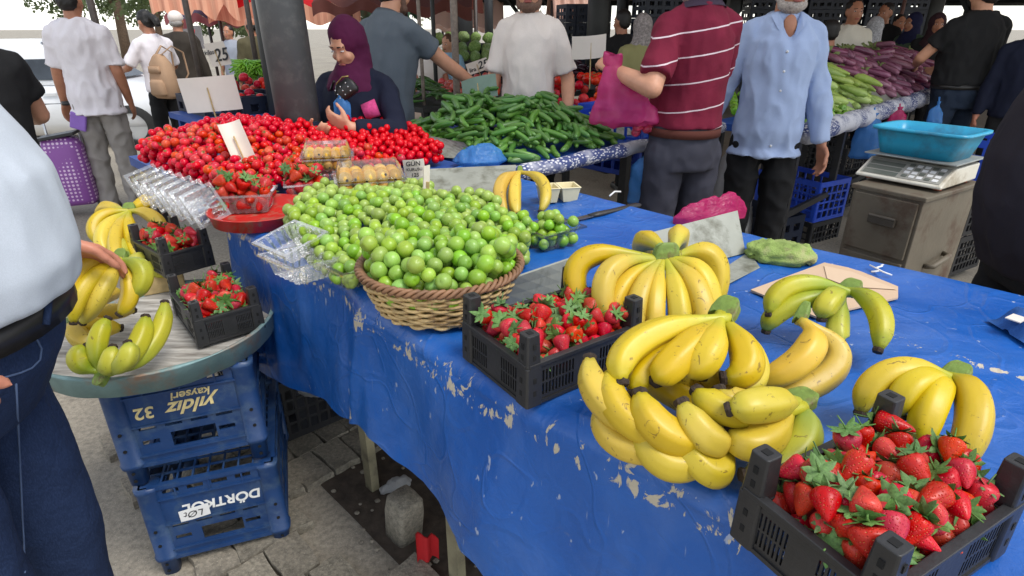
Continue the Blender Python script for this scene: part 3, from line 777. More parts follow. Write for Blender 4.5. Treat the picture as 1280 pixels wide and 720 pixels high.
def person(label, loc, face, h=1.72, top=None, top_kind='tee', bottom=None, skin=None, hair='short', hair_mat=None, fat=0.0,
           lean=0.0, twist=0.0, right=None, left=None, yaw=0.0, pitch=0.0, vox=.012, sleeve=None, hem=.86, legs=True, long_coat=None,
           belt=None, shoes=None, beard=None, collar=None, scarf=None, scarf_drape=True, group=None, tuck=False, wr=.006, sexw=1.0, stance=.0):
    k = h/1.72; skin = skin or m_skin; hair_mat = hair_mat or m_hair
    t = thing('person', label, 'person', loc, R(face), group)
    Rl = Matrix.Rotation(-R(lean), 3, 'X') @ Matrix.Rotation(R(twist), 3, 'Z')
    piv = Vector((0, 0, .95*k))
    def up(p):
        p = Vector(p)
        if p.z <= piv.z: return p
        f = min(1, (p.z - piv.z)/(.25*k)); q = piv + Rl @ (p - piv)
        return p.lerp(q, f)
    # ---- joints
    sh = {s: up((s*.172*k*sexw, -.012*k, 1.385*k)) for s in (-1, 1)}
    arms = {}
    for s, spec in ((1, right), (-1, left)):
        spec = dict(spec or {}); dflt = Vector((s*.27, .04, .80))*k
        wt = Vector(spec.get('at', dflt)); hint = spec.get('hint', (s*.5, -1, -.2))
        el, wr_ = ik(sh[s], wt, .285*k, .255*k, hint)
        d = Vector(spec.get('dir', (wr_ - el).normalized())); nrm = Vector(spec.get('palm', (-s, 0, 0)))
        arms[s] = (el, wr_, d, nrm, spec.get('curl', .35), spec.get('fingers', True))
    hc = up((0, .015*k, 1.60*k)); Rh = Rl @ (Matrix.Rotation(R(yaw), 3, 'Z') @ Matrix.Rotation(-R(pitch), 3, 'X')) if True else None
    if pitch: hc = hc + Vector((0, .03*k*math.sin(R(pitch))*2, -.02*k*abs(math.sin(R(pitch)))))
    H = lambda p: hc + Rh @ (Vector(p)*k)
    bl = fat
    tors = [(0,0,.84,.155,.11),(0,.005+bl*.15,.93,.165+bl*.25,.118+bl*.4),(0,.01+bl*.35,1.04,.152+bl*.45,.112+bl*.75),(0,.01+bl*.35,1.15,.158+bl*.4,.118+bl*.65),
            (0,.005+bl*.15,1.27,.176+bl*.2,.122+bl*.3),(0,0,1.355,.176,.116),(0,-.008,1.42,.128,.092),(0,-.012,1.462,.084,.072),(0,-.014,1.482,.070,.064)]
    def torso(mb, grow, z0=None, z1=None):
        secs = []
        for cx, cy, z, rx, ry in tors:
            if z0 is not None and z < z0 + .004: continue
            secs.append((cx, cy*k, z*k, (rx*sexw+grow)*k, (ry+grow)*k))
        if z0 is not None and z0 >= tors[0][2]:
            for A, B in zip(tors, tors[1:]):
                if A[2] <= z0 < B[2] + .0001:
                    q = [lerp(a, b_, (z0-A[2])/(B[2]-A[2])) for a, b_ in zip(A, B)]
                    secs.insert(0, (q[0], q[1]*k, z0*k, (q[3]*sexw+grow*1.4)*k, (q[4]+grow*1.4)*k)); break
        if z0 is not None and z0 < tors[0][2]:
            secs.insert(0, (0, bl*.12*k, z0*k, (.165*sexw+bl*.25+grow*2.6)*k, (.12+bl*.45+grow*2.6)*k)); secs[1:] = [(a_, b_, c_, d_+.010*k if c_ < 1.1*k else d_, e_+.012*k if c_ < 1.1*k else e_) for a_, b_, c_, d_, e_ in secs[1:]]
        mb.loft(secs, 24, up)
    # ---- body
    b = MB(); torso(b, -.014 if top is not None else 0)
    for s in (-1, 1):
        el, w_, d, nrm, curl, fing = arms[s]
        b.capsule(sh[s], el, .046*k, .042*k); b.capsule(el, el.lerp(w_, .35), .043*k, .041*k); b.capsule(el.lerp(w_, .35), w_, .041*k, .027*k)
        if fing: hand(b, w_, d, nrm, s, k, curl)
        else: b.ellipsoid(w_ + d*.07*k, (.035*k,.035*k,.07*k), 10, 7, d.to_track_quat('Z', 'Y').to_matrix())
        hp = Vector((s*.088*k, 0, .88*k)); kn = Vector((s*(.10+stance)*k, .02*k, .49*k)); an = Vector((s*(.105+stance*1.4)*k, -.02*k, .09*k))
        b.capsule(hp, kn, .068*k, .050*k); b.capsule(kn, an, .050*k, .036*k); b.capsule(an, an + Vector((s*.015, .15, -.045))*k, .042*k, .032*k)
    nb = up((0, -.012*k, 1.43*k)); b.capsule(nb, H((0,-.012,-.06)), .060*k, .054*k)
    b.ellipsoid(H((0,-.012,.03)), (.076*k,.094*k,.094*k), 16, 12, Rh); b.ellipsoid(H((0,.022,-.03)), (.062*k,.070*k,.088*k), 16, 12, Rh)
    b.ellipsoid(H((0,.045,-.088)), (.040*k,.040*k,.030*k), 12, 8, Rh)
    b.capsule(H((0,.088,.004)), H((0,.103,-.032)), .008*k, .0115*k, 8, 2)
    b.capsule(H((-.036,.080,.026)), H((.036,.080,.026)), .012*k, .012*k, 8, 2)
    for s in (-1, 1):
        (b.ellipsoid(H((s*.077,-.008,-.008)), (.011*k,.020*k,.032*k), 10, 7, Rh) if hair != 'scarf' else None); b.ellipsoid(H((s*.040,.066,-.03)), (.022*k,.02*k,.022*k), 10, 7, Rh)
    body = remesh('body', b, vox, skin, t, 2)
    # ---- face
    for s in (-1, 1):
        e = MB(); e.ellipsoid(H((s*.031,.084,.006)), (.0125*k,.0085*k,(.0052 if pitch < 20 else .0022)*k), 10, 6, Rh); eo = e.build('eye', m_eye, t, True)
        e = MB(); e.ellipsoid(H((s*.031,.090,.005)), (.0055*k,.005*k,(.0052 if pitch < 20 else .002)*k), 8, 6, Rh); e.build('iris', m_iris, eo, True)
        e = MB(); e.capsule(H((s*.016,.093,.029)), H((s*.048,.081,.0275)), .0032*k, .0022*k, 6, 2); e.build('eyebrow', hair_mat if hair_mat is not None else m_hair, t, True)
    e = MB(); e.ellipsoid(H((0,.089,-.064)), (.024*k,.008*k,.0075*k), 10, 6, Rh); e.build('mouth', m_lip, t, True)
    # ---- hair / head cover
    if hair in ('short', 'balding', 'ponytail'):
        hb = MB()
        if hair == 'balding':
            hb.ellipsoid(H((0,-.040,.0)), (.080*k,.072*k,.060*k), 16, 10, Rh)
        else:
            hb.ellipsoid(H((0,-.022,.045)), (.082*k,.092*k,.088*k), 18, 12, Rh); hb.ellipsoid(H((0,-.055,-.005)), (.072*k,.055*k,.066*k), 14, 10, Rh)
        if hair == 'ponytail':
            hb.tube([H((0,-.10,.03)), H((0,-.15,.02)), H((0,-.19,-.04)), H((0,-.19,-.10))], [.028*k,.036*k,.040*k,.028*k], 10)
        remesh('hair', hb, max(vox, .008), hair_mat, t, 2, .006, 60)
    if hair == 'cap':
        hb = MB(); hb.ellipsoid(H((0,-.015,.045)), (.086*k,.100*k,.082*k), 18, 12, Rh); hb.loft([(0,0,0,.06,.05),(0,0,.012,.06,.05)], 16, lambda p: H((p.x, p.y+.11, p.z+.035)))
        remesh('cap', hb, .01, scarf or m_white_paint, t, 2)
        hb = MB(); hb.ellipsoid(H((0,-.042,-.02)), (.078*k,.062*k,.05*k), 14, 10, Rh); hb.build('hair', m_hair_grey, t, True)
    if hair == 'scarf':
        hb = MB(); hb.ellipsoid(H((0,-.022,.020)), (.094*k,.103*k,.122*k), 20, 14, Rh); hb.ellipsoid(H((0,.012,-.115)), (.072*k,.075*k,.045*k), 16, 10, Rh)
        hb.capsule(H((0,-.03,-.05)), up((0,-.01*k,1.44*k)), .088*k, .10*k)
        if scarf_drape:
            hb.loft([(0,.01*k,1.30*k,.155*k,.125*k),(0,.01*k,1.38*k,.165*k,.125*k),(0,.01*k,1.44*k,.125*k,.11*k),(0,.01*k,1.50*k,.085*k,.085*k)], 20, up)
        remesh('headscarf', hb, max(vox*.8, .008), scarf, t, 3, .005, 22)
    if beard:
        bb = MB(); bb.ellipsoid(H((0,.040,-.086)), (.055*k,.051*k,.040*k), 16, 10, Rh); bb.ellipsoid(H((0,.084,-.048)), (.030*k,.015*k,.010*k), 10, 8, Rh)
        for s in (-1, 1): bb.capsule(H((s*.062,.01,-.03)), H((s*.05,.04,-.085)), .014*k, .022*k)
        remesh('beard', bb, max(vox*.7, .006), beard, t, 2, .004, 90)
    # ---- clothes
    if top is not None:
        c = MB(); torso(c, .016, hem)
        sl = sleeve if sleeve is not None else (.55 if top_kind in ('tee', 'polo') else 1.55)
        for s in (-1, 1):
            c.capsule(up((s*.045*k, -.016*k, 1.445*k)), sh[s] + Vector((0,0,.008*k)), .042*k, .056*k)
            el, w_ = arms[s][0], arms[s][1]; a = sh[s] + (Vector((0,0,.008)))
            if sl <= 1: c.capsule(sh[s], sh[s].lerp(el, .1), .060*k, .062*k); c.tube([sh[s], sh[s].lerp(el, sl*.5), sh[s].lerp(el, sl)], [.061*k,.064*k,.068*k], 16)
            else:
                e2 = el.lerp(w_, min(1.0, sl-.62)); c.capsule(sh[s], el, .060*k, .053*k); c.capsule(el, el.lerp(e2, .3), .056*k, .054*k); c.tube([el, el.lerp(e2, .5), e2], [.056*k,.052*k,.042*k], 16)
        if long_coat: c.loft([(0,0,long_coat*k,.22*k,.18*k),(0,0,.9*k,.185*k,.145*k),(0,0,1.1*k,.17*k,.135*k)], 24)
        remesh({'coat': 'coat'}.get(top_kind, 'shirt'), c, max(vox, .009), top, t, 3, wr*.85, 9, (1,1,.5), rng.uniform(0, 30), True)
        if collar is not None:
            q = MB(); n = 20; rr = []
            for z, g_ in ((1.435,.098), (1.475,.076), (1.482,.080), (1.452,.106)):
                rr.append([up((g_*1.0*k*math.cos(2*math.pi*i/n), (-.008 + g_*.86*math.sin(2*math.pi*i/n) )*k, (z - .018*math.sin(2*math.pi*i/n))*k)) for i in range(n)])
            q.rings(rr, cap=False); q.build('collar', collar, t, True)
    if bottom is not None:
        tg = -.018 if hem < .93 else 0.0
        c = MB(); c.loft([(0,0,.80*k,(.165+tg)*k,(.125+tg)*k),(0,(.004+bl*.12)*k,.90*k,(.176*sexw+bl*.22+tg)*k,(.130+bl*.35+tg)*k),(0,(.006+bl*.2)*k,(max(.99, hem+.03))*k,(.168*sexw+bl*.3+tg)*k,(.124+bl*.5+tg)*k)], 24)
        for s in (-1, 1):
            hp = Vector((s*.088*k, 0, .86*k)); kn = Vector((s*(.10+stance)*k, .02*k, .49*k)); an = Vector((s*(.105+stance*1.4)*k, -.015*k, .055*k))
            c.capsule(hp, hp.lerp(kn, .3), (.094+tg*.6)*k, .088*k); c.tube([hp, hp.lerp(kn, .5), kn, kn.lerp(an, .5), an], [(.092+tg)*k,.086*k,.074*k,.066*k,.062*k], 16)
        remesh('trousers', c, max(vox, .010), bottom, t, 3, wr*.8, 8, (1,1,.8), rng.uniform(0, 30), True)
        if belt is not None:
            z = max(.955, hem - .022)
            q = MB(); r_ = []
            for dz, g_ in ((-.018,.004),(-.018,.010),(.018,.010),(.018,.004)):
                r_.append([((.170*sexw+bl*.3+g_)*k*math.cos(2*math.pi*i/32), ((.006+bl*.2)+(.126+bl*.5+g_)*math.sin(2*math.pi*i/32))*k, (z+dz)*k) for i in range(32)])
            q.rings(r_ + [r_[0]], cap=False); q.build('belt', belt, t, True)
    for s in (-1, 1):
        an = Vector((s*(.105+stance*1.4)*k, -.03*k, .05*k)); q = MB()
        q.capsule(an, an + Vector((s*.02, .17, -.012))*k, .05*k, .042*k); q.obox(an + Vector((s*.012, .07, -.04))*k, Vector((.045,0,0))*k, Vector((0,.12,0))*k, Vector((0,0,.009))*k)
        remesh('shoe', q, .014, shoes or m_shoe, t, 2)
    return t, hc, Rh, arms, up, H
def ground_at(px, Y): return (AT(px, 35, Y).x, Y, 0)
f_white = fabric('white_cotton', lin(236,230,234), .04)
f_offwhite = fabric('off_white_cotton', lin(232,222,214), .05)
f_black = fabric('black_cotton', (.016,.016,.017), .2)
f_navy = fabric('navy_cloth', lin(30,34,52), .2)
f_grey_tr = fabric('grey_trousers', lin(158,152,146), .12)
f_char = fabric('charcoal_trousers', lin(66,66,76), .18)
d_dark = denim('dark_denim', lin(30,44,72))
d_mid = denim('black_denim', lin(36,46,62))
m_belt = mat('black_leather', (.014,.013,.013), .4, .2, 60)

# --- the stout customer at the side, close to the camera
f_pale = fabric('pale_blue_polo', lin(190,197,206), .05, 5, 700, .10)
pA, hcA, *_ = person('stout man in pale blue polo and dark jeans touching the bananas', (-.897, .745, 0), -80, 1.80, f_pale, 'polo', d_dark, m_skin_red, 'balding', m_hair_grey,
    fat=.098, lean=-3, vox=.0075, hem=.99, sleeve=.75, belt=m_belt, wr=.003, pitch=10,
    right=dict(at=(.195,.130,1.07), hint=(.9,-1,-.2), dir=(-.15,.12,-1), palm=(-1,.1,.0), curl=.6), left=dict(at=(-.47,-.035,.975), hint=(-.6,-.6,-.6), dir=(-.60,.38,-.45), palm=(.0,.3,-1), curl=.40))
bpy.context.view_layer.update()
def surf(px, py, want):
    dg = bpy.context.evaluated_depsgraph_get(); d = Vector(ray(px, py)).normalized(); o = Vector((0, 0, CAMH))
    for _ in range(6):
        hit, loc, nrm, idx, ob, mx = scene.ray_cast(dg, o, d)
        if not hit: return None
        if ob.name.startswith(want): return loc - d*.002
        o = loc + d*.003
    return None
def on_person(t, name, pts, r, material):
    pts = [q for q in pts if q is not None]
    if len(pts) < 2: return
    Mi = (Matrix.Translation(t.location) @ Matrix.Rotation(t.rotation_euler.z, 4, 'Z')).inverted()
    m = MB(); m.tube([Mi @ q for q in pts], r, 6); m.build(name, material, t, True)
m_stitch = mat('denim_stitch', lin(70,88,120), .8, .1)
on_person(pA, 'pocket_seam', [surf(x, y, 'trousers') for x, y in ((38,414),(46,424),(52,436),(50,450),(40,460),(26,466),(12,470),(0,473))], .0016, m_stitch)
on_person(pA, 'side_seam', [surf(x, y, 'trousers') for x, y in ((20,480),(22,520),(24,560),(26,600),(28,640),(30,680),(31,716))], .0016, m_stitch)
on_person(pA, 'belt_loop', [surf(x, y, ('belt', 'trousers')) for x, y in ((60,376),(59,386),(58,396),(57,406))], .006, d_dark)
on_person(pA, 'shirt_piping', [surf(x, y, 'shirt') for x, y in ((20,92),(36,116),(50,140),(64,166),(76,192),(86,218),(94,246),(100,274),(103,302),(104,330),(101,352))], .0013, f_navy)
# --- person in black just behind him
person('person in a black tee half hidden behind the stout man', ground_at(-62, 2.5), 30, 1.56, f_black, 'tee', f_black, m_skin, 'short', vox=.014, right=dict(at=(.1,.35,1.0)))
# --- young man in white tee
pB, *_ = person('young man in loose white tee and grey trousers walking with a trolley', ground_at(95, 4.75), 12, 1.70, f_white, 'tee', f_grey_tr, m_skin_tan, 'short', vox=.011, hem=.80, sleeve=.85, wr=.012,
    left=dict(at=(-.27,.10,.83), palm=(.6,-.5,0), curl=.55), right=dict(at=(.20,.10,.86)), sexw=.92)
w = MB(); 
# --- woman with backpack
person('woman in white blouse with black ponytail and beige backpack', ground_at(186, 6.4), 62, 1.56, f_white, 'tee', f_black, m_skin_tan, 'ponytail', vox=.012, hem=.88, sleeve=.9, sexw=.92, pitch=18,
    left=dict(at=(-.20,.30,1.0)), right=dict(at=(.18,.30,.98)))
# --- old man with cap
person('old man in white cap and dark brown jacket walking away', ground_at(222, 7.4), 8, 1.58, fabric('dark_brown_cloth', lin(62,56,50), .15), 'long', fabric('beige_trousers', lin(166,152,136), .1), m_skin_tan, 'cap', scarf=f_offwhite, vox=.014, hem=.80)
# --- elderly woman in plum headscarf
f_plum = fabric('plum_scarf_cloth', lin(84,28,62), .18)
pH, hcH, RhH, armsH, upH, _ = person('elderly woman in plum headscarf and navy coat looking into her purse', ground_at(437, 2.80), 162, 1.44, f_navy, 'coat', f_navy, m_skin, 'scarf', scarf=f_plum, vox=.0075, sexw=1.02, fat=.06, pitch=24, yaw=-8,
    long_coat=.35, hem=.8, right=dict(at=(.02,.30,1.00), hint=(1,-.3,-.6), palm=(0,-.7,.8), curl=.5), left=dict(at=(-.13,.27,1.02), hint=(-1,-.3,-.8), dir=(.85,.2,.35), palm=(.2,-.9,.4), curl=.55))
# --- man in grey polo reaching
f_greyp = fabric('grey_polo_cloth', lin(96,104,112), .12)
person('man in grey polo leaning past the woman to reach for greens', ground_at(474, 3.55), -35, 1.72, f_greyp, 'polo', f_black, m_skin, 'short', vox=.010, hem=.86, beard=m_stubble, lean=10, collar=f_greyp,
    right=dict(at=(.33,.66,.96), hint=(.5,-.3,-1), palm=(0,0,-1)), left=dict(at=(-.3,.1,.85)))
# --- seller in off-white tee
person('seller in off-white tee with head out of view behind the cucumbers', ground_at(662, 3.75), 172, 1.72, f_offwhite, 'tee', f_black, m_skin, 'short', vox=.010, hem=.80, sleeve=.85, wr=.008, fat=.02, sexw=.82, beard=m_stubble,
    right=dict(at=(.27,.10,.86)), left=dict(at=(-.25,.12,.90)))
nk = MB()
# --- man in maroon striped polo with bag
f_maroon = striped('maroon_striped_polo', lin(120,34,56), lin(220,200,205), [.985,1.085,1.20,1.305,1.40], .0028, -.16)
pM, hcM, *_ = person('man in maroon striped polo filling a pink bag', ground_at(872, 2.72), 16, 1.74, f_maroon, 'polo', f_char, m_skin, 'short', m_hair_grey, fat=.045, sexw=.81, vox=.0075, hem=.985, sleeve=.82, belt=fabric('brown_belt', lin(92,52,44), .1), tuck=False, wr=.006, beard=m_beard, collar=fabric('dark_collar', lin(64,52,68), .1),
    left=dict(at=(-.335,.10,1.235), hint=(-.45,-.8,-1), dir=(-.1,.9,.35), palm=(.5,.2,-.8), curl=.75), right=dict(at=(.15,.36,1.05), hint=(1,-.6,-1)))
# --- bearded man in light blue shirt
f_blue = fabric('light_blue_shirt', lin(168,185,218), .09, 6, 500)
pS, hcS, *_ = person('grey bearded man in light blue shirt and black trousers standing behind the table', ground_at(980, 3.15), 172, 1.70, f_blue, 'long', f_black, m_skin_tan, 'short', m_hair_grey, vox=.0075, hem=.80, sleeve=1.58, wr=.011, beard=m_beard, collar=f_blue, yaw=10, lean=0, sexw=.87,
    left=dict(at=(-.275,.05,.83), hint=(-.7,-1,0), palm=(.9,.3,0), curl=.45), right=dict(at=(.30,-.10,.85), hint=(.6,-1,0)))
q = MB(); q.ellipsoid((0, .088, 1.405), (.034,.024,.055), 12, 9); q.build('open_neck', m_skin_tan, pS, True)
for sx in (-1, 1):
    q = MB(); q.add([V3 for V3 in [(sx*.02,.118,1.352),(sx*.058,.108,1.40),(sx*.085,.060,1.455),(sx*.055,.050,1.472),(sx*.034,.098,1.43)]], [(0,1,2,3,4) if sx > 0 else (4,3,2,1,0)]); q.build('collar_wing', f_blue, pS)
for z in (1.31,1.22,1.13,1.04,.95,.86):
    q = MB(); q.ellipsoid((.004, .142, z*.99), (.007,.008,.007), 8, 5); q.build('button', m_white_paint, pS, True)
# --- man in black tee seen from behind
person('broad man in black tee and dark jeans seen from behind at the eggplants', ground_at(1222, 4.9), 6, 1.76, f_black, 'tee', d_mid, m_skin, 'short', vox=.010, hem=.965, sleeve=.62, belt=m_belt, wr=.009, fat=.05, sexw=1.05, stance=.03,
    left=dict(at=(-.16,.34,1.12), hint=(-1,-.25,-.7)), right=dict(at=(.16,.34,1.1), hint=(1,-.25,-.8)))
# --- near right person
person('person in dark charcoal tee with bare arm at the edge of the view', (1.40, 1.42, 0), 84, 1.66, fabric('charcoal_tee', lin(44,40,46), .15), 'tee', f_black, m_skin, 'short', vox=.009, hem=.84, sleeve=.75, fat=.06,
    left=dict(at=(-.25,.13,.85), hint=(-.6,-1,-.1)), right=dict(at=(.25,-.25,.84)))
# --- small background people
def bg(label, px, Y, face, h, top, kind, hair, hm=None, skin=None, scarf=None, yaw=0, pitch=0, **kw):
    g_ = ground_at(px, Y); dz = kw.pop('dz', 0)
    return person(label, (g_[0], g_[1], dz), face, h, top, kind, f_black, skin or m_skin_tan, hair, hm, scarf=scarf, yaw=yaw, pitch=pitch, vox=.016, **kw)
bg('seated grey haired seller in striped shirt looking down', 500, 8.2, 120, 1.55, striped('fine_striped_shirt', lin(196,178,176), lin(120,110,120), [.9+.03*i for i in range(20)], .004), 'tee', 'short', m_hair_grey, m_skin_red, pitch=25, dz=-.22)
bg('bald seller in pale shirt bent over his stall', 536, 7.9, 178, 1.52, f_offwhite, 'tee', 'balding', m_hair, m_skin_red, pitch=30, dz=-.20, lean=12)
bg('brown haired woman in pale blue top behind the grey pole', 560, 8.0, 150, 1.5, fabric('sky_blue_top', lin(150,190,215), .1), 'tee', 'short', mat('brown_hair', lin(96,66,48), .6, .2), m_skin, pitch=10, dz=-.17)
bg('woman in olive coat and patterned headscarf seen from behind', 803, 5.4, 10, 1.50, fabric('olive_coat_cloth', lin(150,146,100), .1), 'coat', 'scarf', scarf=None or fabric('patterned_scarf', lin(150,142,140), .35, 60), long_coat=.4)
bg('man in black jacket with striped collar behind the headscarf woman', 778, 6.2, 30, 1.56, f_black, 'long', 'short')
bg('boy in navy jumper with black hair behind the squashes', 1040, 5.4, 20, 1.46, f_navy, 'long', 'short', yaw=-30)
bg('man in cream polo facing the stall', 1063, 6.4, 176, 1.66, fabric('cream_polo_cloth', lin(228,222,206), .05), 'polo', 'short', collar=f_offwhite)
bg('person in grey speckled headscarf among the eggplant buyers', 1093, 6.9, 10, 1.50, fabric('grey_speckled_cloth', lin(120,118,112), .3, 60), 'coat', 'scarf', scarf=fabric('grey_speckled_scarf', lin(180,180,184), .35, 70))
bg('dark haired young man in black tee looking sideways', 1103, 8.0, 120, 1.68, f_black, 'tee', 'short')
bg('woman in navy headscarf and green cardigan beside the rusty pole', 1140, 7.6, 105, 1.56, fabric('green_cardigan', lin(74,92,74), .15), 'coat', 'scarf', scarf=fabric('navy_scarf', lin(34,36,66), .15))
bg('person in a red top behind the rusty pole', 1122, 8.6, 180, 1.56, fabric('red_top', lin(160,24,34), .1), 'tee', 'short')
bg('dark clothed woman peering past the man in black tee', 1170, 7.0, 160, 1.54, f_black, 'coat', 'scarf', scarf=fabric('dark_scarf', lin(60,40,46), .15))
bg('grey bearded man at the edge behind the black tee man', 1304, 4.6, 150, 1.55, f_navy, 'long', 'short', m_hair_grey, m_skin_red, beard=m_beard)
bg('person in olive jacket standing beside the long beans', 314, 8.0, 40, 1.52, fabric('olive_jacket', lin(92,86,64), .15), 'long', 'balding', m_hair)
bg('person in grey top far behind the handwritten card', 285, 9.5, 170, 1.44, fabric('grey_top', lin(150,155,165), .1), 'tee', 'short')
# ================================================================== PRODUCE: meshes and materials
def banana_mat(name, yellow, green, g0=.10, g1=.28, tipgreen=.0):
    t = NT(name); uv = t.tc('UV'); sep = t.new('ShaderNodeSeparateXYZ'); t.lk(uv, sep.inputs[0]); o = t.tc('Object')
    u = t.math('ADD', sep.outputs[0], t.math('MULTIPLY', t.math('SUBTRACT', t.noise(o, 22, 3), .5), .16))
    c = t.ramp(u, [(0, green), (g0, green), (g1, yellow), (.80, yellow), (.93, tuple(lerp(a, b, .35+tipgreen) for a, b in zip(yellow, green))), (1, tuple(lerp(a, b, .5) for a, b in zip(yellow, green)))])
    c = t.mix(t.ramp(t.noise(o, 18, 4), [(.4, 0), (.7, .35)]), c, tuple(x*.72 for x in yellow))
    # brown ridge lines and bruises
    c = t.mix(t.ramp(t.noise(t.mapping(o, (1,1,1)), 60, 5, .7, 1.2), [(.625, 0), (.66, .7)]), c, (.13,.065,.015))
    c = t.mix(t.ramp(t.noise(o, 11, 6, .75, .8), [(.62, 0), (.69, .55)]), c, (.22,.11,.02))
    t.col(t.rnd(c, .018, .16, .1)); t.set(Roughness=.42, Subsurface_Weight=.06); t.b.inputs['Subsurface Radius'].default_value = (.01,.006,.001)
    t.bump(t.noise(o, 80, 3), .12, .003); return t.m
Y_ = (.60,.43,.026); G_ = (.25,.33,.035)
m_ban = banana_mat('ripe_banana', Y_, (.42,.42,.03))
m_ban_pale = banana_mat('pale_ripe_banana', (.58,.44,.04), (.46,.44,.04), .08, .2)
m_ban_green = banana_mat('half_green_banana', (.47,.44,.03), G_, .22, .62, .3)
m_ban_ripe = banana_mat('spotted_banana', (.62,.42,.04), (.5,.42,.05), .04, .12)
m_crown = mat('banana_crown', (.15,.23,.035), .6, .35, 40, .4, 120, dirt=(.12,.07,.03), dscale=30)
m_tip = mat('banana_tip', (.035,.022,.014), .9, .4, 200, .6, 300)
BPROF = [(0,.40),(.07,.36),(.13,.42),(.2,.60),(.29,.84),(.40,.98),(.56,1.02),(.74,.98),(.86,.87),(.93,.68),(.97,.50),(1,.40)]
def banana(parent, K, Tp, bulge, r, material, neck=None, n=22, m=20):
    K, Tp, bulge = Vector(K), Vector(Tp), Vector(bulge)
    a = K + (Tp-K)*.30 + bulge*1.33; b = K + (Tp-K)*.74 + bulge*1.33
    pts = []
    for i in range(n):
        u = i/(n-1); q = 1-u
        pts.append(K*q**3 + a*3*q*q*u + b*3*q*u*u + Tp*u**3)
    rings = []; uvs = []; prev = None
    tot = bulge.normalized() if bulge.length > 1e-6 else Vector((0,0,1))
    tw = rng.uniform(-.3, .3)
    for i, p in enumerate(pts):
        t = (pts[min(i+1, n-1)] - pts[max(i-1, 0)]).normalized(); e = (tot - t*tot.dot(t)).normalized(); f = t.cross(e)
        u = i/(n-1); rad = r*interp(u, BPROF); ring = []
        for j in range(m):
            th = 2*math.pi*j/m; ph_ = (th + tw) % (2*math.pi/5) - math.pi/5; pent = lerp(1, 1.09*math.cos(math.pi/5)/math.cos(ph_)*1.04, .72*min(1, u*4))
            ring.append(p + (e*math.cos(th) + f*math.sin(th))*rad*pent); uvs.append((u, j/m))
        rings.append(ring)
    mb = MB(); mb.rings(rings); mb.uv = uvs
    o = mb.build('banana', material, parent, True)
    d = (pts[-1]-pts[-2]).normalized(); q = MB(); q.tube([Tp - d*.002, Tp + d*.003, Tp + d*.007], [r*.42, r*.50, r*.42], 6); q.build('tip', m_tip, o)
    return o
def MID(K, tip, mid):
    K, tip, mid = Vector(K), Vector(tip), Vector(mid); return (tip, mid - (K+tip)/2)
def bunch(label, K, tips, material, r=.0185, crown=.022, cdir=None, group=None, cz=.012):
    crown *= .72; cz *= .78
    t = thing('banana_bunch', label, 'bananas', (K.x, K.y, K.z)); K0 = Vector((0,0,0))
    ctr = sum((Vector(tp[0]) for tp in tips), Vector())/len(tips) - K; ctr.normalize()
    lat = ctr.cross(Vector((0,0,1))).normalized() if cdir is None else Vector(cdir).normalized()
    n = len(tips)
    for i, tp in enumerate(tips):
        tip, bul = Vector(tp[0]) - K, Vector(tp[1]); mm = tp[2] if len(tp) > 2 else material
        st = lat*crown*(2*(i+.5)/n - 1)*.85 + ctr*.008
        banana(t, st, tip, bul, r*rng.uniform(.93, 1.06), mm)
    c = MB(); ax = lat*crown*1.05; up_ = lat.cross(ctr).normalized()
    rr = []
    for q, w, hh in ((-.014, .80, .8), (-.010, .95, 1.0), (.004, 1.05, 1.0), (.016, 1.0, .85)):
        ring = []
        for j in range(14):
            th = 2*math.pi*j/14; a, b = math.cos(th), math.sin(th)
            ring.append(ctr*q + ax*w*math.copysign(abs(a)**.35, a) + up_*cz*hh*math.copysign(abs(b)**.4, b) - ctr*.010*(1-a*a))
        rr.append(ring)
    c.rings(rr); o = c.build('crown', m_crown, t, False, bevel=.002); return t
V = Vector
z = T
KB = P(906,389,z+.160)
bunch('yellow banana hand lying on top of the biggest banana pile', KB, [MID(KB, P(a,b,z+c), P(d,e,z+f)) for a,b,c,d,e,f in (
    (777,476,.104,806,417,.142), (792,490,.080,830,440,.116), (821,475,.100,856,438,.132), (861,459,.108,888,438,.136), (907,472,.102,938,444,.124), (925,486,.085,945,450,.10))], m_ban, .0212, .024)
KB = P(915,540,z+.055)
bunch('large banana hand under the top hand with tips pointing at the strawberry crate', KB, [MID(KB, P(a,b,z+c), P(d,e,z+f)) for a,b,c,d,e,f in (
    (737,450,.108,790,520,.065), (762,466,.104,806,532,.064), (752,506,.055,800,560,.032), (800,493,.100,846,546,.066), (800,529,.062,850,582,.030), (853,505,.100,892,552,.066), (852,546,.062,898,592,.030), (800,470,.075,855,500,.040), (842,468,.075,885,500,.036), (880,470,.078,912,500,.045))], m_ban, .0212, .028)
KB = P(1000,500,z+.075)
bunch('pale green tinged banana hand tucked under the pile beside the front crate', KB, [MID(KB, P(a,b,z+c), P(d,e,z+f)) + ((m_ban_green,) if g_ else ()) for a,b,c,d,e,f,g_ in (
    (872,490,.098,925,512,.085,0), (899,489,.102,935,506,.085,0), (914,511,.108,962,503,.106,0), (915,541,.066,958,550,.064,0), (950,592,.030,1012,548,.052,1), (932,594,.030,990,566,.040,1))], m_ban_pale, .0210, .024)
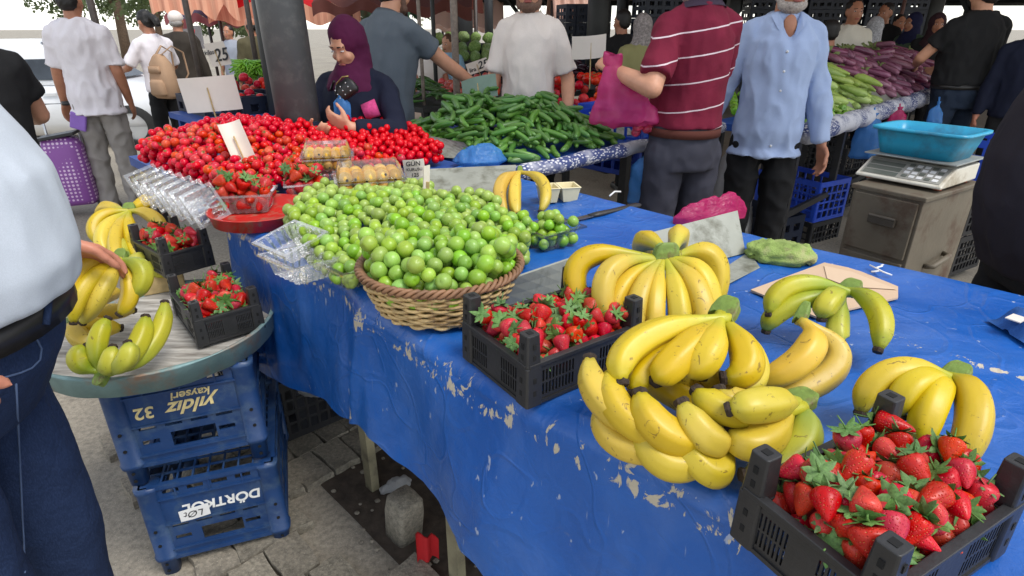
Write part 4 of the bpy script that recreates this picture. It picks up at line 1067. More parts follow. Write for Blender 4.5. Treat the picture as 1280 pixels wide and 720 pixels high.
bunch('tall banana bunch standing behind the middle strawberry crate with thick cut crown', P(832,319,z+.150), [
    (P(742,402,z+.045), V((-.075,.03,.045))), (P(776,428,z+.030), V((-.062,-.005,.048))), (P(775,432,z+.020), V((-.042,-.01,.020))), (P(798,440,z+.020), V((-.026,-.02,.018))), (P(822,440,z+.020), V((-.018,-.03,.014))),
    (P(845,440,z+.022), V((.004,-.03,.018))), (P(872,436,z+.03), V((.020,-.02,.024))), (P(880,420,z+.035), V((.026,-.005,.034))), (P(886,396,z+.045), V((.040,.02,.05))), (P(842,345,z+.03), V((.02,.055,.05))), (P(815,345,z+.03), V((-.03,.05,.04)))], m_ban, .0202, .030, cdir=(1,.1,0), cz=.016)
bunch('two spotted ripe bananas hooked together at a dried crown', P(1002,395,z+.125), [
    (P(948,478,z+.055), V((.030,-.020,.010))), (P(958,500,z+.030), V((.082,.00,-.004)))], m_ban_ripe, .0215, .011)
bunch('greenish banana hand lying on the brown cardboard', P(1062,362,z+.095), [
    (P(962,392,z+.060), V((-.022,.020,.028))), (P(958,412,z+.028), V((-.028,.0,.016))), (P(1027,397,z+.072), V((-.014,-.008,.014))), (P(1050,428,z+.036), V((-.016,-.018,-.006))), (P(1098,436,z+.045), V((.022,.0,.022)))], m_ban_green, .0198, .024)
bunch('yellow banana hand behind the front strawberry crate near the table edge', P(1194,470,z+.085), [
    (P(1076,514,z+.042), V((-.020,.016,.030))), (P(1124,517,z+.052), V((-.020,.0,.020))), (P(1150,556,z+.032), V((-.012,-.006,.022))), (P(1192,584,z+.026), V((.022,-.004,.028)))], m_ban, .0212, .022)
bunch('small banana pair propped beside the foam trays', P(650,214,z+.095), [
    (P(632,268,z+.022), V((-.040,.0,.024))), (P(646,268,z+.022), V((-.012,-.01,.012))), (P(676,264,z+.022), V((.042,.0,.026)))], m_ban_ripe, .0195, .012)
zt = .665
bunch('banana hand with green cut crown on the round tray by the clear boxes', P(162,262,zt+.175), [
    (P(124,304,zt+.10), V((-.05,.0,.03))), (P(140,322,zt+.07), V((-.035,-.03,.02))), (P(156,336,zt+.06), V((-.01,-.04,.02))), (P(176,330,zt+.06), V((.01,-.03,.02))), (P(200,300,zt+.09), V((.04,.0,.03))), (P(128,275,zt+.12), V((-.04,.03,.02))), (P(188,243,zt+.21), V((.008,.02,-.006)))], m_ban, .0225, .026, cz=.018)
bunch("yellow bananas held under the stout man's fingers", P(150,322,zt+.215), [
    (P(88,385,zt+.15), V((-.02,.0,.045))), (P(92,402,zt+.12), V((.0,-.02,.03))), (P(104,402,zt+.10), V((.03,-.03,.02))), (P(150,392,zt+.10), V((.03,.0,.0))), (P(165,372,zt+.13), V((.045,.01,.02)), m_ban_green)], m_ban, .0212, .022)
bunch('green banana cluster on the tray between the hand and the strawberry crate', P(172,335,zt+.06), [
    (P(160,300,zt+.12), V((-.02,-.02,.0))), (P(178,318,zt+.10), V((.0,-.03,.0))), (P(192,330,zt+.07), V((.02,-.03,.0))), (P(202,340,zt+.05), V((.03,-.01,.0)))], m_ban_green, .022, .02)
bunch('yellow bananas lying flat on the round tray behind the short ones', P(96,402,zt+.060), [
    (P(150,366,zt+.060), V((.0,-.01,.02))), (P(166,388,zt+.035), V((.0,-.02,.016))), (P(150,410,zt+.030), V((-.01,-.02,.01))), (P(118,432,zt+.030), V((-.02,-.01,.01)))], m_ban, .0225, .022)
bunch('short green-tipped bananas at the front rim of the round tray', P(128,470,zt+.025), [
    (P(108,434,zt+.085), V((-.022,-.012,.0))), (P(134,399,zt+.130), V((-.010,-.012,.0))), (P(141,435,zt+.085), V((.012,-.018,.0))), (P(160,430,zt+.095), V((.026,-.014,.0))), (P(182,397,zt+.115), V((.020,-.012,-.014))), (P(206,379,zt+.125), V((.026,-.008,-.026)))], m_ban_green, .0215, .022)

# ------------------------------------------------------------------ piles
def pile(n, r, sample, inside, floor, seed=1, eff=.95, steps=10, init=()):
    rr = random.Random(seed); i0 = len(init); X = np.zeros((n+i0, 3)); out = []; D = 2*r*eff
    if i0: X[:i0] = np.array(init)
    def h(x, y, i):
        z0 = floor(x, y) + r
        if i:
            d2 = (X[:i,0]-x)**2 + (X[:i,1]-y)**2; k = d2 < D*D
            if k.any(): z0 = max(z0, float((X[:i,2][k] + np.sqrt(D*D - d2[k])).max()))
        return z0
    for i in range(i0, n+i0):
        x, y = sample(rr); zz = h(x, y, i); st = r
        for _ in range(steps):
            best = None; a0 = rr.uniform(0, 6.28)
            for q in range(6):
                a = a0 + q*1.047; x2, y2 = x + st*math.cos(a), y + st*math.sin(a)
                if not inside(x2, y2): continue
                z2 = h(x2, y2, i)
                if z2 < zz - 1e-4 and (best is None or z2 < best[2]): best = (x2, y2, z2)
            if best: x, y, zz = best
            else: st *= .6
        X[i] = (x, y, zz); out.append((x, y, zz))
    return out
def poly_inside(poly):
    pts = [(p.x, p.y) for p in poly]
    def f(x, y):
        c = False; j = len(pts)-1
        for i in range(len(pts)):
            xi, yi = pts[i]; xj, yj = pts[j]
            if (yi > y) != (yj > y) and x < (xj-xi)*(y-yi)/(yj-yi) + xi: c = not c
            j = i
        return c
    xs = [p[0] for p in pts]; ys = [p[1] for p in pts]
    def sample(rr):
        for _ in range(200):
            x, y = rr.uniform(min(xs), max(xs)), rr.uniform(min(ys), max(ys))
            if f(x, y): return x, y
        return x, y
    def edge(x, y):
        best = 9
        for (x0, y0), (x1, y1) in zip(pts, pts[1:]+pts[:1]):
            dx, dy = x1-x0, y1-y0; u = max(0, min(1, ((x-x0)*dx+(y-y0)*dy)/(dx*dx+dy*dy))); best = min(best, math.hypot(x-x0-u*dx, y-y0-u*dy))
        return best
    return f, sample, edge
def rnd_rot(rr): return (rr.uniform(0, 6.28), rr.uniform(0, 6.28), rr.uniform(0, 6.28))
# ---- green plums
def plum_material():
    t = NT('green_plum_skin'); s = t.tc()
    c = t.mix(t.ramp(t.noise(s, 45, 4), [(.35, 0), (.7, 1)]), (.20,.37,.032), (.31,.47,.07))
    c = t.mix(t.ramp(t.noise(s, 420, 2), [(.62, 0), (.7, .35)]), c, (.42,.52,.16))
    t.col(t.rnd(c, .045, .42, .2)); t.set(Roughness=.33, Subsurface_Weight=.06, Specular_IOR_Level=.48); t.b.inputs['Subsurface Radius'].default_value = (.006,.008,.002)
    t.bump(t.noise(s, 60, 2), .06, .003); return t.m
m_plum = plum_material()
def plum_mesh(k):
    mb = MB(); prof = []
    for i in range(13):
        q = math.pi*i/12; rad = math.sin(q); zz = -math.cos(q)
        if i > 9: zz -= .16*math.exp(-(rad/.28)**2)
        prof.append((max(rad, .015), zz*(.94+.03*k)))
    mb.lathe([(a, b) for a, b in prof], 18)
    me = mb.mesh('green_plum', m_plum, True)
    for v in me.vertices:                       # the seam of a plum
        a = math.atan2(v.co.y, v.co.x); v.co *= 1 - .045*math.exp(-(a/.16)**2) + .025*noise.noise(v.co*1.3 + Vector((k*3, 0, 0)))
    return me
plum_meshes = [plum_mesh(k) for k in range(3)]
m_stalk = mat('plum_stalk', (.12,.10,.03), .8, .2)
def add_plums(pos, r, label, group, seed):
    rr = random.Random(seed)
    for p in pos:
        k = r*rr.uniform(.84, 1.12); o = inst('green_plum', rr.choice(plum_meshes), None, p, rnd_rot(rr), (k*rr.uniform(.94,1.05), k*rr.uniform(.94,1.05), k)); tag(o, label, 'plum', group)
PR = .0155
# basket
bc = P(551, 331, T+.088); bd = bc.y*CP - (bc.z-CAMH)*SP; BR = 99/FPX*bd
m_wicker = mat('pale_wicker', lin(206,176,122), .6, .28, 30, .3, 120, dirt=lin(150,112,66), dscale=22)
m_wicker_d = mat('brown_wicker', lin(134,98,70), .6, .3, 30, .3, 120)
t = thing('wicker_basket', 'round pale wicker basket heaped with green plums', 'basket', (bc.x, bc.y, T+.004))
BH = .088
brad = lambda z: BR*(.76 + .24*(z/BH)**.8)
m = MB(); m.lathe([(.001,.002),(brad(0)*.98,.002),(brad(0)*.98,.006),(.001,.006)], 40); m.build('basket_floor', m_wicker, t)
NST = 34
for row in range(11):
    zz = .008 + row*(BH-.012)/10.5; m = MB(); n = NST*4; pts = []
    for i in range(n+1):
        a = 2*math.pi*i/n; wv = .0042*math.cos(a*NST/2 + (math.pi if row % 2 else 0)); rad = brad(zz) + wv
        pts.append((rad*math.cos(a), rad*math.sin(a), zz + .0012*math.sin(i*.7+row*2)))
    m.tube(pts, .0036, 5, cap=False); m.build('weaver', m_wicker, t, True)
for i in range(NST):
    a = 2*math.pi*(i+.5)/NST; m = MB()
    m.tube([(brad(q)*math.cos(a), brad(q)*math.sin(a), q) for q in (.002, BH*.33, BH*.66, BH)], .0024, 5); m.build('stake', m_wicker_d, t, True)
for ph in range(3):
    m = MB(); n = 150
    m.tube([((BR + .006*math.cos(22*a+ph*2.094))*math.cos(a), (BR + .006*math.cos(22*a+ph*2.094))*math.sin(a), BH + .002 + .006*math.sin(22*a+ph*2.094)) for a in [2*math.pi*i/n for i in range(n+1)]], .0042, 6, cap=False)
    m.build('rim_braid', m_wicker_d, t, True)
def in_b(x, y): return math.hypot(x-bc.x, y-bc.y) < BR*.97 - PR
def s_b(rr):
    while True:
        x, y = bc.x + rr.uniform(-BR, BR), bc.y + rr.uniform(-BR, BR)
        if in_b(x, y): return x, y
fl_b = lambda x, y: T + .040 + .018*max(0, 1-(math.hypot(x-bc.x, y-bc.y)/BR)**2) + .022*(math.hypot(x-bc.x, y-bc.y)/BR)**6
def split_pile(pos, r, n):
    a = np.array(pos); key = []
    for i, p in enumerate(pos):
        d2 = (a[:,0]-p[0])**2 + (a[:,1]-p[1])**2
        key.append((int(((d2 < (r*1.5)**2) & (a[:,2] > p[2] + r*.9)).sum() > 0), p[1]))
    od = sorted(range(len(pos)), key=lambda i: key[i]); return [pos[i] for i in od[:n]], [pos[i] for i in od[n:]]
def joined(pos, mesh, r, name, material, label, cat, seed):
    mb = MB(); rr = random.Random(seed)
    for p in pos:
        k = r*rr.uniform(.92, 1.08); q = Matrix.Rotation(rr.uniform(0, 6), 3, 'X') @ Matrix.Rotation(rr.uniform(0, 6), 3, 'Y'); c = Vector(p)
        mb.add([c + q @ (v.co*k) for v in mesh.vertices], [tuple(f.vertices) for f in mesh.polygons])
    return stuff(tag(mb.build(name, material, None, True), label, cat))
basket_plums = pile(245, PR, s_b, in_b, fl_b, 5)
pa, pb = split_pile(basket_plums, PR, 135)
joined(pb, plum_meshes[0], PR, 'plum_heap', m_plum, 'green plums buried deeper in the wicker basket', 'plums', 3)
add_plums(pa, PR, 'round green plum heaped in the wicker basket', 'plums in the wicker basket', 5)
# heap behind the basket
hp_poly = [P(x, y, T+.01) for x, y in ((362,288),(392,330),(430,358),(462,350),(500,338),(560,338),(655,335),(660,296),(600,270),(520,256),(470,246),(415,250))]
f_in, f_s, f_e = poly_inside(hp_poly)
f_in2 = lambda x, y: f_in(x, y) and (math.hypot(x-bc.x, y-bc.y) > BR + PR*.5 or (y > bc.y and math.hypot(x-bc.x, y-bc.y) > BR*.74))
def f_s2(rr):
    while True:
        q = f_s(rr)
        if f_in2(*q): return q
def edge_open(x, y):
    return min(math.hypot(x-q.x, y-q.y) for q in hp_edge)
hp_edge = [a.lerp(b, i/8) for a, b in list(zip(hp_poly, hp_poly[1:]+hp_poly[:1])) for i in range(8) if not (b in hp_poly[3:7] and a in hp_poly[3:7])]
def fl_h(x, y):
    b_ = T + .004 + .062*min(1, edge_open(x, y)/.13)**.8
    return max(b_, T + .082) if math.hypot(x-bc.x, y-bc.y) < BR + PR*1.2 else b_
pa, pb = split_pile(pile(620, PR, f_s2, f_in2, fl_h, 9, init=basket_plums), PR, 190)
joined(pb, plum_meshes[1], PR, 'plum_heap', m_plum, 'green plums buried deeper in the loose heap behind the basket', 'plums', 4)
add_plums(pa, PR, 'green plum in the loose heap behind the wicker basket', 'plums in the loose heap', 9)
# ---- strawberries
def berry_material():
    t = NT('strawberry_skin'); s = t.tc()
    v = t.new('ShaderNodeTexVoronoi'); v.inputs['Scale'].default_value = 5.2; v.inputs['Randomness'].default_value = .45; t.lk(s, v.inputs[0])
    seed = t.ramp(v.outputs['Distance'], [(.11, 1), (.16, 0)]); pit = t.ramp(v.outputs['Distance'], [(.08, 0), (.36, 1)])
    c = t.mix(t.ramp(t.noise(s, 1.2, 3), [(.35, 0), (.7, 1)]), (.42,.008,.010), (.58,.022,.015))
    c = t.mix(seed, c, (.68,.30,.07))
    t.col(t.rnd(c, .02, .35, .1)); t.set(Roughness=.34, Subsurface_Weight=.04, Specular_IOR_Level=.32); t.b.inputs['Subsurface Radius'].default_value = (.01,.002,.001)
    t.bump(pit, .42, .10); return t.m
m_berry = berry_material()
m_calyx = mat('strawberry_calyx', (.10,.21,.045), .6, .35, 8, rnd=(.03,.6,.2))
def berry_mesh(k):
    prof = [(.02,-1.42),(.17,-1.32),(.34,-1.10),(.54,-.78),(.74,-.40),(.90,-.02),(.98,.30),(.93,.56),(.72,.74),(.42,.78),(.02,.72)]
    w = (1.0,.90,1.1,.98)[k]
    mb = MB(); mb.lathe([(a*w, b*(1.05,1.2,.9,1.0)[k]) for a, b in prof], 16); me = mb.mesh('strawberry', m_berry, True)
    for v in me.vertices: v.co += Vector((1,0,0))*.16*(k-1.5)*v.co.z*v.co.z*.3; v.co *= 1 + .07*noise.noise(v.co*1.1 + Vector((k*5, 0, 0)))
    return me
def calyx_mesh(k):
    r = random.Random(k+40); mb = MB(); n = 8
    for i in range(n):
        a = 2*math.pi*i/n + r.uniform(-.2,.2); d = Vector((math.cos(a), math.sin(a), 0)); e = Vector((-math.sin(a), math.cos(a), 0)); L = r.uniform(.75,1.15); up_ = r.uniform(-.15,.55); w = r.uniform(.19,.27)
        pts = []
        for q, ww in ((0,.5),(.3,1),(.6,.95),(.85,.5),(1,.05)):
            c = d*L*q + Vector((0,0,.80 + up_*q*q - .06*q)); pts.append((c - e*w*ww - Vector((0,0,.03)), c + Vector((0,0,.03)), c + e*w*ww - Vector((0,0,.03))))
        mb.grid(pts)
    b = r.uniform(-.5,.5); mb.tube([(0,0,.78), (b*.3,.1,1.15), (b*.8,.3,1.5+.3*r.random())], [.07,.055,.045], 5)
    me = mb.mesh('calyx', m_calyx, True); return me
berry_meshes = [berry_mesh(k) for k in range(4)]; calyx_meshes = [calyx_mesh(k) for k in range(4)]
def add_berries(pos, r, label, group, seed, flat=.5):
    rr = random.Random(seed)
    for p in pos:
        axis = Vector((rr.gauss(0,1), rr.gauss(0,1), rr.gauss(.75,.6))).normalized()
        q = axis.to_track_quat('Z', 'Y') @ Quaternion((0,0,1), rr.uniform(0, 6.28))
        o = inst('strawberry', rr.choice(berry_meshes), None, p, q.to_euler(), r*rr.uniform(.86, 1.14)); tag(o, label, 'strawberry', group)
        inst('calyx', rr.choice(calyx_meshes), o, scale=rr.uniform(.95, 1.3))
# ---- tomatoes
m_tom = (lambda t: (t.col(t.rnd(t.mix(t.ramp(t.noise(t.tc(), 1.5, 3), [(.35, 0), (.7, 1)]), (.54,.016,.011), (.68,.042,.016)), .025, .25, .1)), t.set(Roughness=.17, Specular_IOR_Level=.32), t.m)[2])(NT('tomato_skin'))
m_tomcal = mat('tomato_calyx', (.11,.16,.035), .7, .3, 5)
def tomato_mesh():
    mb = MB(); mb.lathe([(max(math.sin(math.pi*i/9), .02), -math.cos(math.pi*i/9)*.88 - (.12*math.exp(-(math.sin(math.pi*i/9)/.3)**2) if i > 6 else 0)) for i in range(10)], 14); return mb.mesh('tomato', m_tom, True)
tom_mesh = tomato_mesh()
def tcal():
    mb = MB()
    for i in range(5):
        a = 2*math.pi*i/5; d = Vector((math.cos(a), math.sin(a), 0)); e = Vector((-math.sin(a), math.cos(a), 0))
        mb.grid([(d*.55*q - e*.09*w + Vector((0,0,.80+.10*q*q)), d*.55*q + e*.09*w + Vector((0,0,.80+.10*q*q))) for q, w in ((.0,.6),(.5,1),(1,.1))])
    mb.tube([(0,0,.75),(.05,0,1.05),(.2,0,1.25)], .05, 5); return mb.mesh('calyx', m_tomcal)
tomcal_mesh = tcal()
def add_tomatoes(pos, r, label, group, seed, cal=.5, rv=.12):
    rr = random.Random(seed)
    for p in pos:
        ax = Vector((rr.gauss(0,.8), rr.gauss(0,.8), 1)).normalized(); q = ax.to_track_quat('Z', 'Y') @ Quaternion((0,0,1), rr.uniform(0, 6.28))
        o = inst('tomato', tom_mesh, None, p, q.to_euler(), r*rr.uniform(1-rv, 1+rv)); tag(o, label, 'tomato', group)
        if rr.random() < cal: inst('calyx', tomcal_mesh, o)
TR = .0158
tp = [P(180,214,.905), P(285,246,.905), P(420,222,.905), P(552,200,.905), P(505,150,1.0), P(410,136,1.06), P(330,138,1.06), P(238,172,.98)]
t_in, t_s, t_e = poly_inside(tp)
pil = SC(pl_base)
def t_in2(x, y): return t_in(x, y) and math.hypot(x-pl_base.x, y-pl_base.y) > .115
def t_s2(rr):
    while True:
        q = t_s(rr)
        if t_in2(*q): return q
def t_floor(x, y):
    s, c = SC(Vector((x, y, 0))); u = max(0, min(1, (s-1.72)/1.0))
    return T + .01 + .15*u*u*(3-2*u)*min(1, .35+t_e(x, y)/.15)
tom = pile(1250, TR, t_s2, t_in2, t_floor, 21, steps=5)
# keep as things the ones that show: nearest the surface, in front of others
tz = np.array(tom); top = []
for i, p in enumerate(tom):
    d2 = (tz[:,0]-p[0])**2 + (tz[:,1]-p[1])**2
    cov = ((d2 < (TR*1.5)**2) & (tz[:,2] > p[2] + TR*.9)).sum()
    top.append((cov > 0, p[1]))
order = sorted(range(len(tom)), key=lambda i: top[i])
show, rest = order[:215], order[215:]
grp = lambda i: tom[i][0] < pl_base.x - .02 and True
add_tomatoes([tom[i] for i in show if grp(i)], TR, 'small red tomato in the heap between the clear boxes and the grey pillar', 'tomatoes heaped before the grey pillar', 22, .8)
add_tomatoes([tom[i] for i in show if not grp(i)], TR, 'small red tomato in the heap between the grey pillar and the cucumbers', 'tomatoes heaped beside the cucumbers', 23, .8)
mb = MB(); rr = random.Random(4)
for i in rest:
    k = TR*rr.uniform(.92, 1.1); q = Matrix.Rotation(rr.uniform(0, 6), 3, 'X') @ Matrix.Rotation(rr.uniform(0, 6), 3, 'Y'); c = Vector(tom[i])
    mb.add([c + q @ (v.co*k) for v in tom_mesh.vertices], [tuple(p.vertices) for p in tom_mesh.polygons])
o = mb.build('tomato_heap', m_tom, None, True); stuff(tag(o, 'remaining small red tomatoes deeper in the big heap round the grey pillar', 'tomatoes'))
# ---- long vegetables
def pile_long(n, L, r, sample, inside, floor, dirfn, seed=1, tilt=1.0, cell=.012):
    rr = random.Random(seed); hm = {}; out = []
    def hh(x, y):
        k = (int(math.floor(x/cell)), int(math.floor(y/cell))); return max(hm.get(k, -9), floor(x, y))
    for _ in range(n):
        x, y = sample(rr); a = dirfn(rr, x, y); d = (math.cos(a), math.sin(a)); l = L*rr.uniform(.85, 1.15)
        us = [q/4*l/2 for q in range(-4, 5)]; hs = [hh(x+d[0]*u, y+d[1]*u) for u in us]
        A = max(-.28, min(.28, float(np.polyfit(us, hs, 1)[0])*tilt)); z0 = float(np.percentile([h - A*u for h, u in zip(hs, us)], 62)); zc = z0 + r*.92
        for u in np.linspace(-l/2, l/2, 14):
            for w in (-.6, 0, .6):
                X, Y = x+d[0]*u - d[1]*w*r, y+d[1]*u + d[0]*w*r; k = (int(math.floor(X/cell)), int(math.floor(Y/cell)))
                hm[k] = max(hm.get(k, -9), zc + A*u + r*(.62 if w else .85))
        out.append(((x, y, zc), a, -math.atan(A), l))
    return out
def veg_mat(name, c1, c2, rough=.35, ns=14, nd=(1,1,1), rnd=(.02,.35,.15), bump=.15):
    t = NT(name); s = t.tc(); c = t.mix(t.ramp(t.noise(t.mapping(s, nd), ns, 4), [(.35, 0), (.68, 1)]), c1, c2)
    t.col(t.rnd(c, *rnd)); t.set(Roughness=rough); t.bump(t.noise(s, 60, 3), bump, .003); return t.m
m_cuke = veg_mat('cucumber_skin', (.045,.15,.022), (.125,.27,.055), .32, 9, (.6,6,6))
m_zuc = veg_mat('pale_squash_skin', (.28,.42,.08), (.40,.52,.14), .35, 20)
m_egg = veg_mat('streaked_eggplant_skin', (.11,.016,.045), (.42,.18,.27), .25, 4, (.7,9,9))
m_eggcap = mat('eggplant_cap', (.22,.27,.09), .7, .3, 20)
m_pep = veg_mat('green_pepper_skin', (.10,.28,.02), (.22,.42,.04), .25, 10)
def long_mesh(name, L, r, prof, bend, m, n=10, k=0):
    mb = MB(); N = len(prof)
    mb.tube([(L*(u-.5), bend*(4*(u-.5)**2-.5)*1.0, 0) for u, _ in prof], [r*w for _, w in prof], n)
    me = mb.mesh(name, m, True)
    for v in me.vertices: v.co += v.normal*r*.06*noise.noise(v.co*60 + Vector((k*7, 0, 0)))
    return me
CP_ = [(0,.12),(.03,.5),(.1,.82),(.25,1),(.5,1.05),(.75,1),(.9,.8),(.97,.45),(1,.12)]
cuke_meshes = [long_mesh('cucumber', .14, .0140, CP_, b, m_cuke, 10, i) for i, b in enumerate((.006,-.012,.018,.0))]
def add_long(items, meshes, name, L, label, cat, group, seed, child=None, sv=.1):
    rr = random.Random(seed)
    for (p, a, pt, l) in items:
        q = Matrix.Rotation(a, 3, 'Z') @ Matrix.Rotation(pt, 3, 'Y') @ Matrix.Rotation(rr.uniform(-.8, .8), 3, 'X')
        if rr.random() < .5 and child is None: q = q @ Matrix.Rotation(math.pi, 3, 'Z')
        o = inst(name, rr.choice(meshes), None, p, q.to_euler(), l/L); tag(o, label, cat, group)
        if child: inst(child[0], rr.choice(child[1]), o)
cp = [P(500,170,.93), P(560,182,.92), P(650,200,.905), P(700,192,.905), P(775,176,.905), P(757,150,.97), P(700,118,1.06), P(660,112,1.08), P(560,118,1.06), P(505,135,1.03)]
c_in, c_s, c_e = poly_inside(cp)
def c_floor(x, y):
    return T + .004 + .11*min(1, c_e(x, y)/.30)
ck = pile_long(520, .125, .0130, c_s, c_in, c_floor, lambda rr, x, y: R(115) + rr.gauss(0, .75), 31)
mb = MB(); rr = random.Random(6)
for (p, a, pt, l) in ck[:240]:
    q = Matrix.Rotation(a, 3, 'Z') @ Matrix.Rotation(pt, 3, 'Y'); me = rr.choice(cuke_meshes); mb.add([Vector(p) + q @ v.co for v in me.vertices], [tuple(f.vertices) for f in me.polygons])
stuff(tag(mb.build('cucumber_heap', m_cuke, None, True), 'cucumbers buried deeper in the big heap', 'cucumbers'))
add_long(ck[240:], cuke_meshes, 'cucumber', .14, 'small green cucumber in the big heap before the seller in off-white tee', 'cucumber', 'cucumbers in the big heap', 3)
# squashes, eggplants, peppers on the eggplant stall
zuc = [long_mesh('pale_squash', .2, .026, [(0,.35),(.06,.42),(.14,.6),(.4,.9),(.75,1.08),(.92,.85),(1,.2)], b, m_zuc, 10, i) for i, b in enumerate((.01,-.015,.0))]
def sc_rect(s0, s1, c0, c1): return poly_inside([W(s0, c0), W(s0, c1), W(s1, c1), W(s1, c0)])
def slope(z0, z1, s0, s1): return lambda x, y: z0 + (z1-z0)*max(0, min(1, (SC(Vector((x, y, 0)))[0]-s0)/(s1-s0)))
z_in, z_s, z_e = sc_rect(1.30, 1.72, 4.05, 5.15)
add_long(pile_long(85, .2, .026, z_s, z_in, slope(.875, 1.10, 1.3, 1.75), lambda rr, x, y: R(-50)+rr.gauss(0, .45), 41), zuc, 'pale_squash', .2, 'pale green squash heaped beside the purple eggplants', 'squash', 'squashes on the far stall', 5)
def egg_cap():
    mb = MB(); mb.tube([(-.112,0,0),(-.10,0,0),(-.085,0,0),(-.07,0,0)], [.010,.020,.0245,.024], 8); mb.tube([(-.105,0,0),(-.14,.006,.004),(-.165,.014,.016)], [.0085,.007,.007], 6); return mb.mesh('stalk_cap', m_eggcap, True)
egg = [long_mesh('eggplant', .22, .027, [(0,.2),(.03,.6),(.12,.78),(.35,.92),(.7,1.08),(.9,.85),(1,.15)], b, m_egg, 10, i) for i, b in enumerate((.012,-.016,.004))]
e_in, e_s, e_e = sc_rect(1.32, 1.78, 5.15, 7.5)
add_long(pile_long(150, .24, .030, e_s, e_in, slope(.875, 1.20, 1.3, 1.8), lambda rr, x, y: R(-50)+rr.gauss(0, .5), 43), egg, 'eggplant', .22, 'purple streaked eggplant with green stalk on the far stall', 'eggplant', 'eggplants on the far stall', 6, ('stalk_cap', [egg_cap()]))
pepm = MB(); pepm.lathe([(.02,-1.3),(.4,-1.1),(.75,-.5),(.95,.2),(.9,.7),(.5,.85),(.1,.7)], 10); pepm.tube([(0,0,.7),(.1,0,1.3)], .12, 5); pep_mesh = pepm.mesh('green_pepper', m_pep, True)
p_in, p_s, p_e = sc_rect(1.22, 1.30, 3.75, 4.35)
rr = random.Random(8)
for p in pile(26, .024, p_s, p_in, lambda x, y: .862, 8):
    tag(inst('green_pepper', pep_mesh, None, p, rnd_rot(rr), .023), 'shiny green pepper in front of the pale squashes', 'pepper', 'peppers on the far stall')
# peppers glimpsed between the maroon and the blue shirt man
pp = [P(918,150,.90), P(934,142,.90), P(934,104,1.0), P(918,106,1.0)]
p_in, p_s, p_e = poly_inside(pp)
for p in pile(24, .026, p_s, p_in, lambda x, y: .90 + .1*p_e(x, y), 9):
    tag(inst('green_pepper', pep_mesh, None, p, rnd_rot(rr), .026), 'green pepper glimpsed between the maroon polo and the blue shirt', 'pepper', 'peppers behind the maroon polo man')
# tomatoes in front of the off-white seller
pp = [P(668,108,1.04), P(700,122,1.0), P(790,122,1.0), P(800,96,1.06), P(740,92,1.08), P(668,92,1.08)]
p_in, p_s, p_e = poly_inside(pp)
add_tomatoes(pile(64, .034, p_s, p_in, lambda x, y: .93 + .11*min(1, p_e(x, y)/.12), 11), .034, 'big red tomato beside the seller in off-white tee', 'tomatoes beside the off-white seller', 12, .7)
# tomatoes in the far blue crates at the top left
pp = [P(240,142,.88), P(300,128,.90), P(352,126,.92), P(352,98,1.02), P(290,97,1.02), P(245,120,.95)]
p_in, p_s, p_e = poly_inside(pp)
add_tomatoes(pile(64, .034, p_s, p_in, lambda x, y: .90 + .12*min(1, p_e(x, y)/.2), 13), .034, 'red tomato in the far blue crates behind the blank price card', 'tomatoes in the far blue crates', 14, .5)
# red apples behind the green card
m_apple = veg_mat('red_apple_skin', (.40,.02,.03), (.60,.16,.10), .3, 12)
ap = MB(); ap.lathe([(max(math.sin(math.pi*i/9), .02), -math.cos(math.pi*i/9)*.9 - (.2*math.exp(-(math.sin(math.pi*i/9)/.3)**2) if i > 6 else 0)) for i in range(10)], 12); ap.tube([(0,0,.6),(.05,0,1.05)], .05, 5)
ap_mesh = ap.mesh('red_apple', m_apple, True)
pp = [P(552,112,.90), P(620,112,.90), P(622,90,1.0), P(552,92,1.0)]
p_in, p_s, p_e = poly_inside(pp)
for p in pile(60, .040, p_s, p_in, lambda x, y: .84 + .14*min(1, p_e(x, y)/.25), 15):
    tag(inst('red_apple', ap_mesh, None, p, rnd_rot(rr), .040*rr.uniform(.9, 1.1)), 'red apple in the crate behind the green price card', 'apple', 'apples behind the green card')
# long green peppers in the dark far stall
m_dpep = veg_mat('dark_pepper_skin', (.02,.07,.012), (.06,.16,.02), .3, 12)
dpm = [long_mesh('long_pepper', .17, .014, [(0,.25),(.1,.7),(.25,1),(.6,.8),(.9,.4),(1,.1)], b, m_dpep, 8, i) for i, b in enumerate((.01,-.02))]
pp = [P(485,126,.86), P(565,126,.86), P(560,92,1.0), P(486,94,1.0)]
p_in, p_s, p_e = poly_inside(pp)
add_long(pile_long(110, .17, .014, p_s, p_in, lambda x, y: .84 + .13*min(1, p_e(x, y)/.3), lambda rr, x, y: rr.uniform(0, 3.14), 51), dpm, 'long_pepper', .17, 'long dark green pepper in the far heap behind the cucumbers', 'pepper', 'long peppers behind the cucumbers', 7)
# small dark eggplants
m_degg = veg_mat('dark_eggplant_skin', (.02,.004,.012), (.07,.012,.03), .2, 8)
dem = [long_mesh('small_eggplant', .13, .024, [(0,.3),(.1,.8),(.4,1),(.8,1),(1,.2)], .008, m_degg, 8, 0)]
pp = [P(698,98,.86), P(745,98,.86), P(742,74,1.02), P(698,74,1.02)]
p_in, p_s, p_e = poly_inside(pp)
add_long(pile_long(80, .13, .024, p_s, p_in, lambda x, y: .84 + .18*min(1, p_e(x, y)/.4), lambda rr, x, y: rr.uniform(0, 3.14), 53), dem, 'small_eggplant', .13, 'small dark eggplant in the far heap behind the white price card', 'eggplant', 'dark eggplants behind the white card', 8)
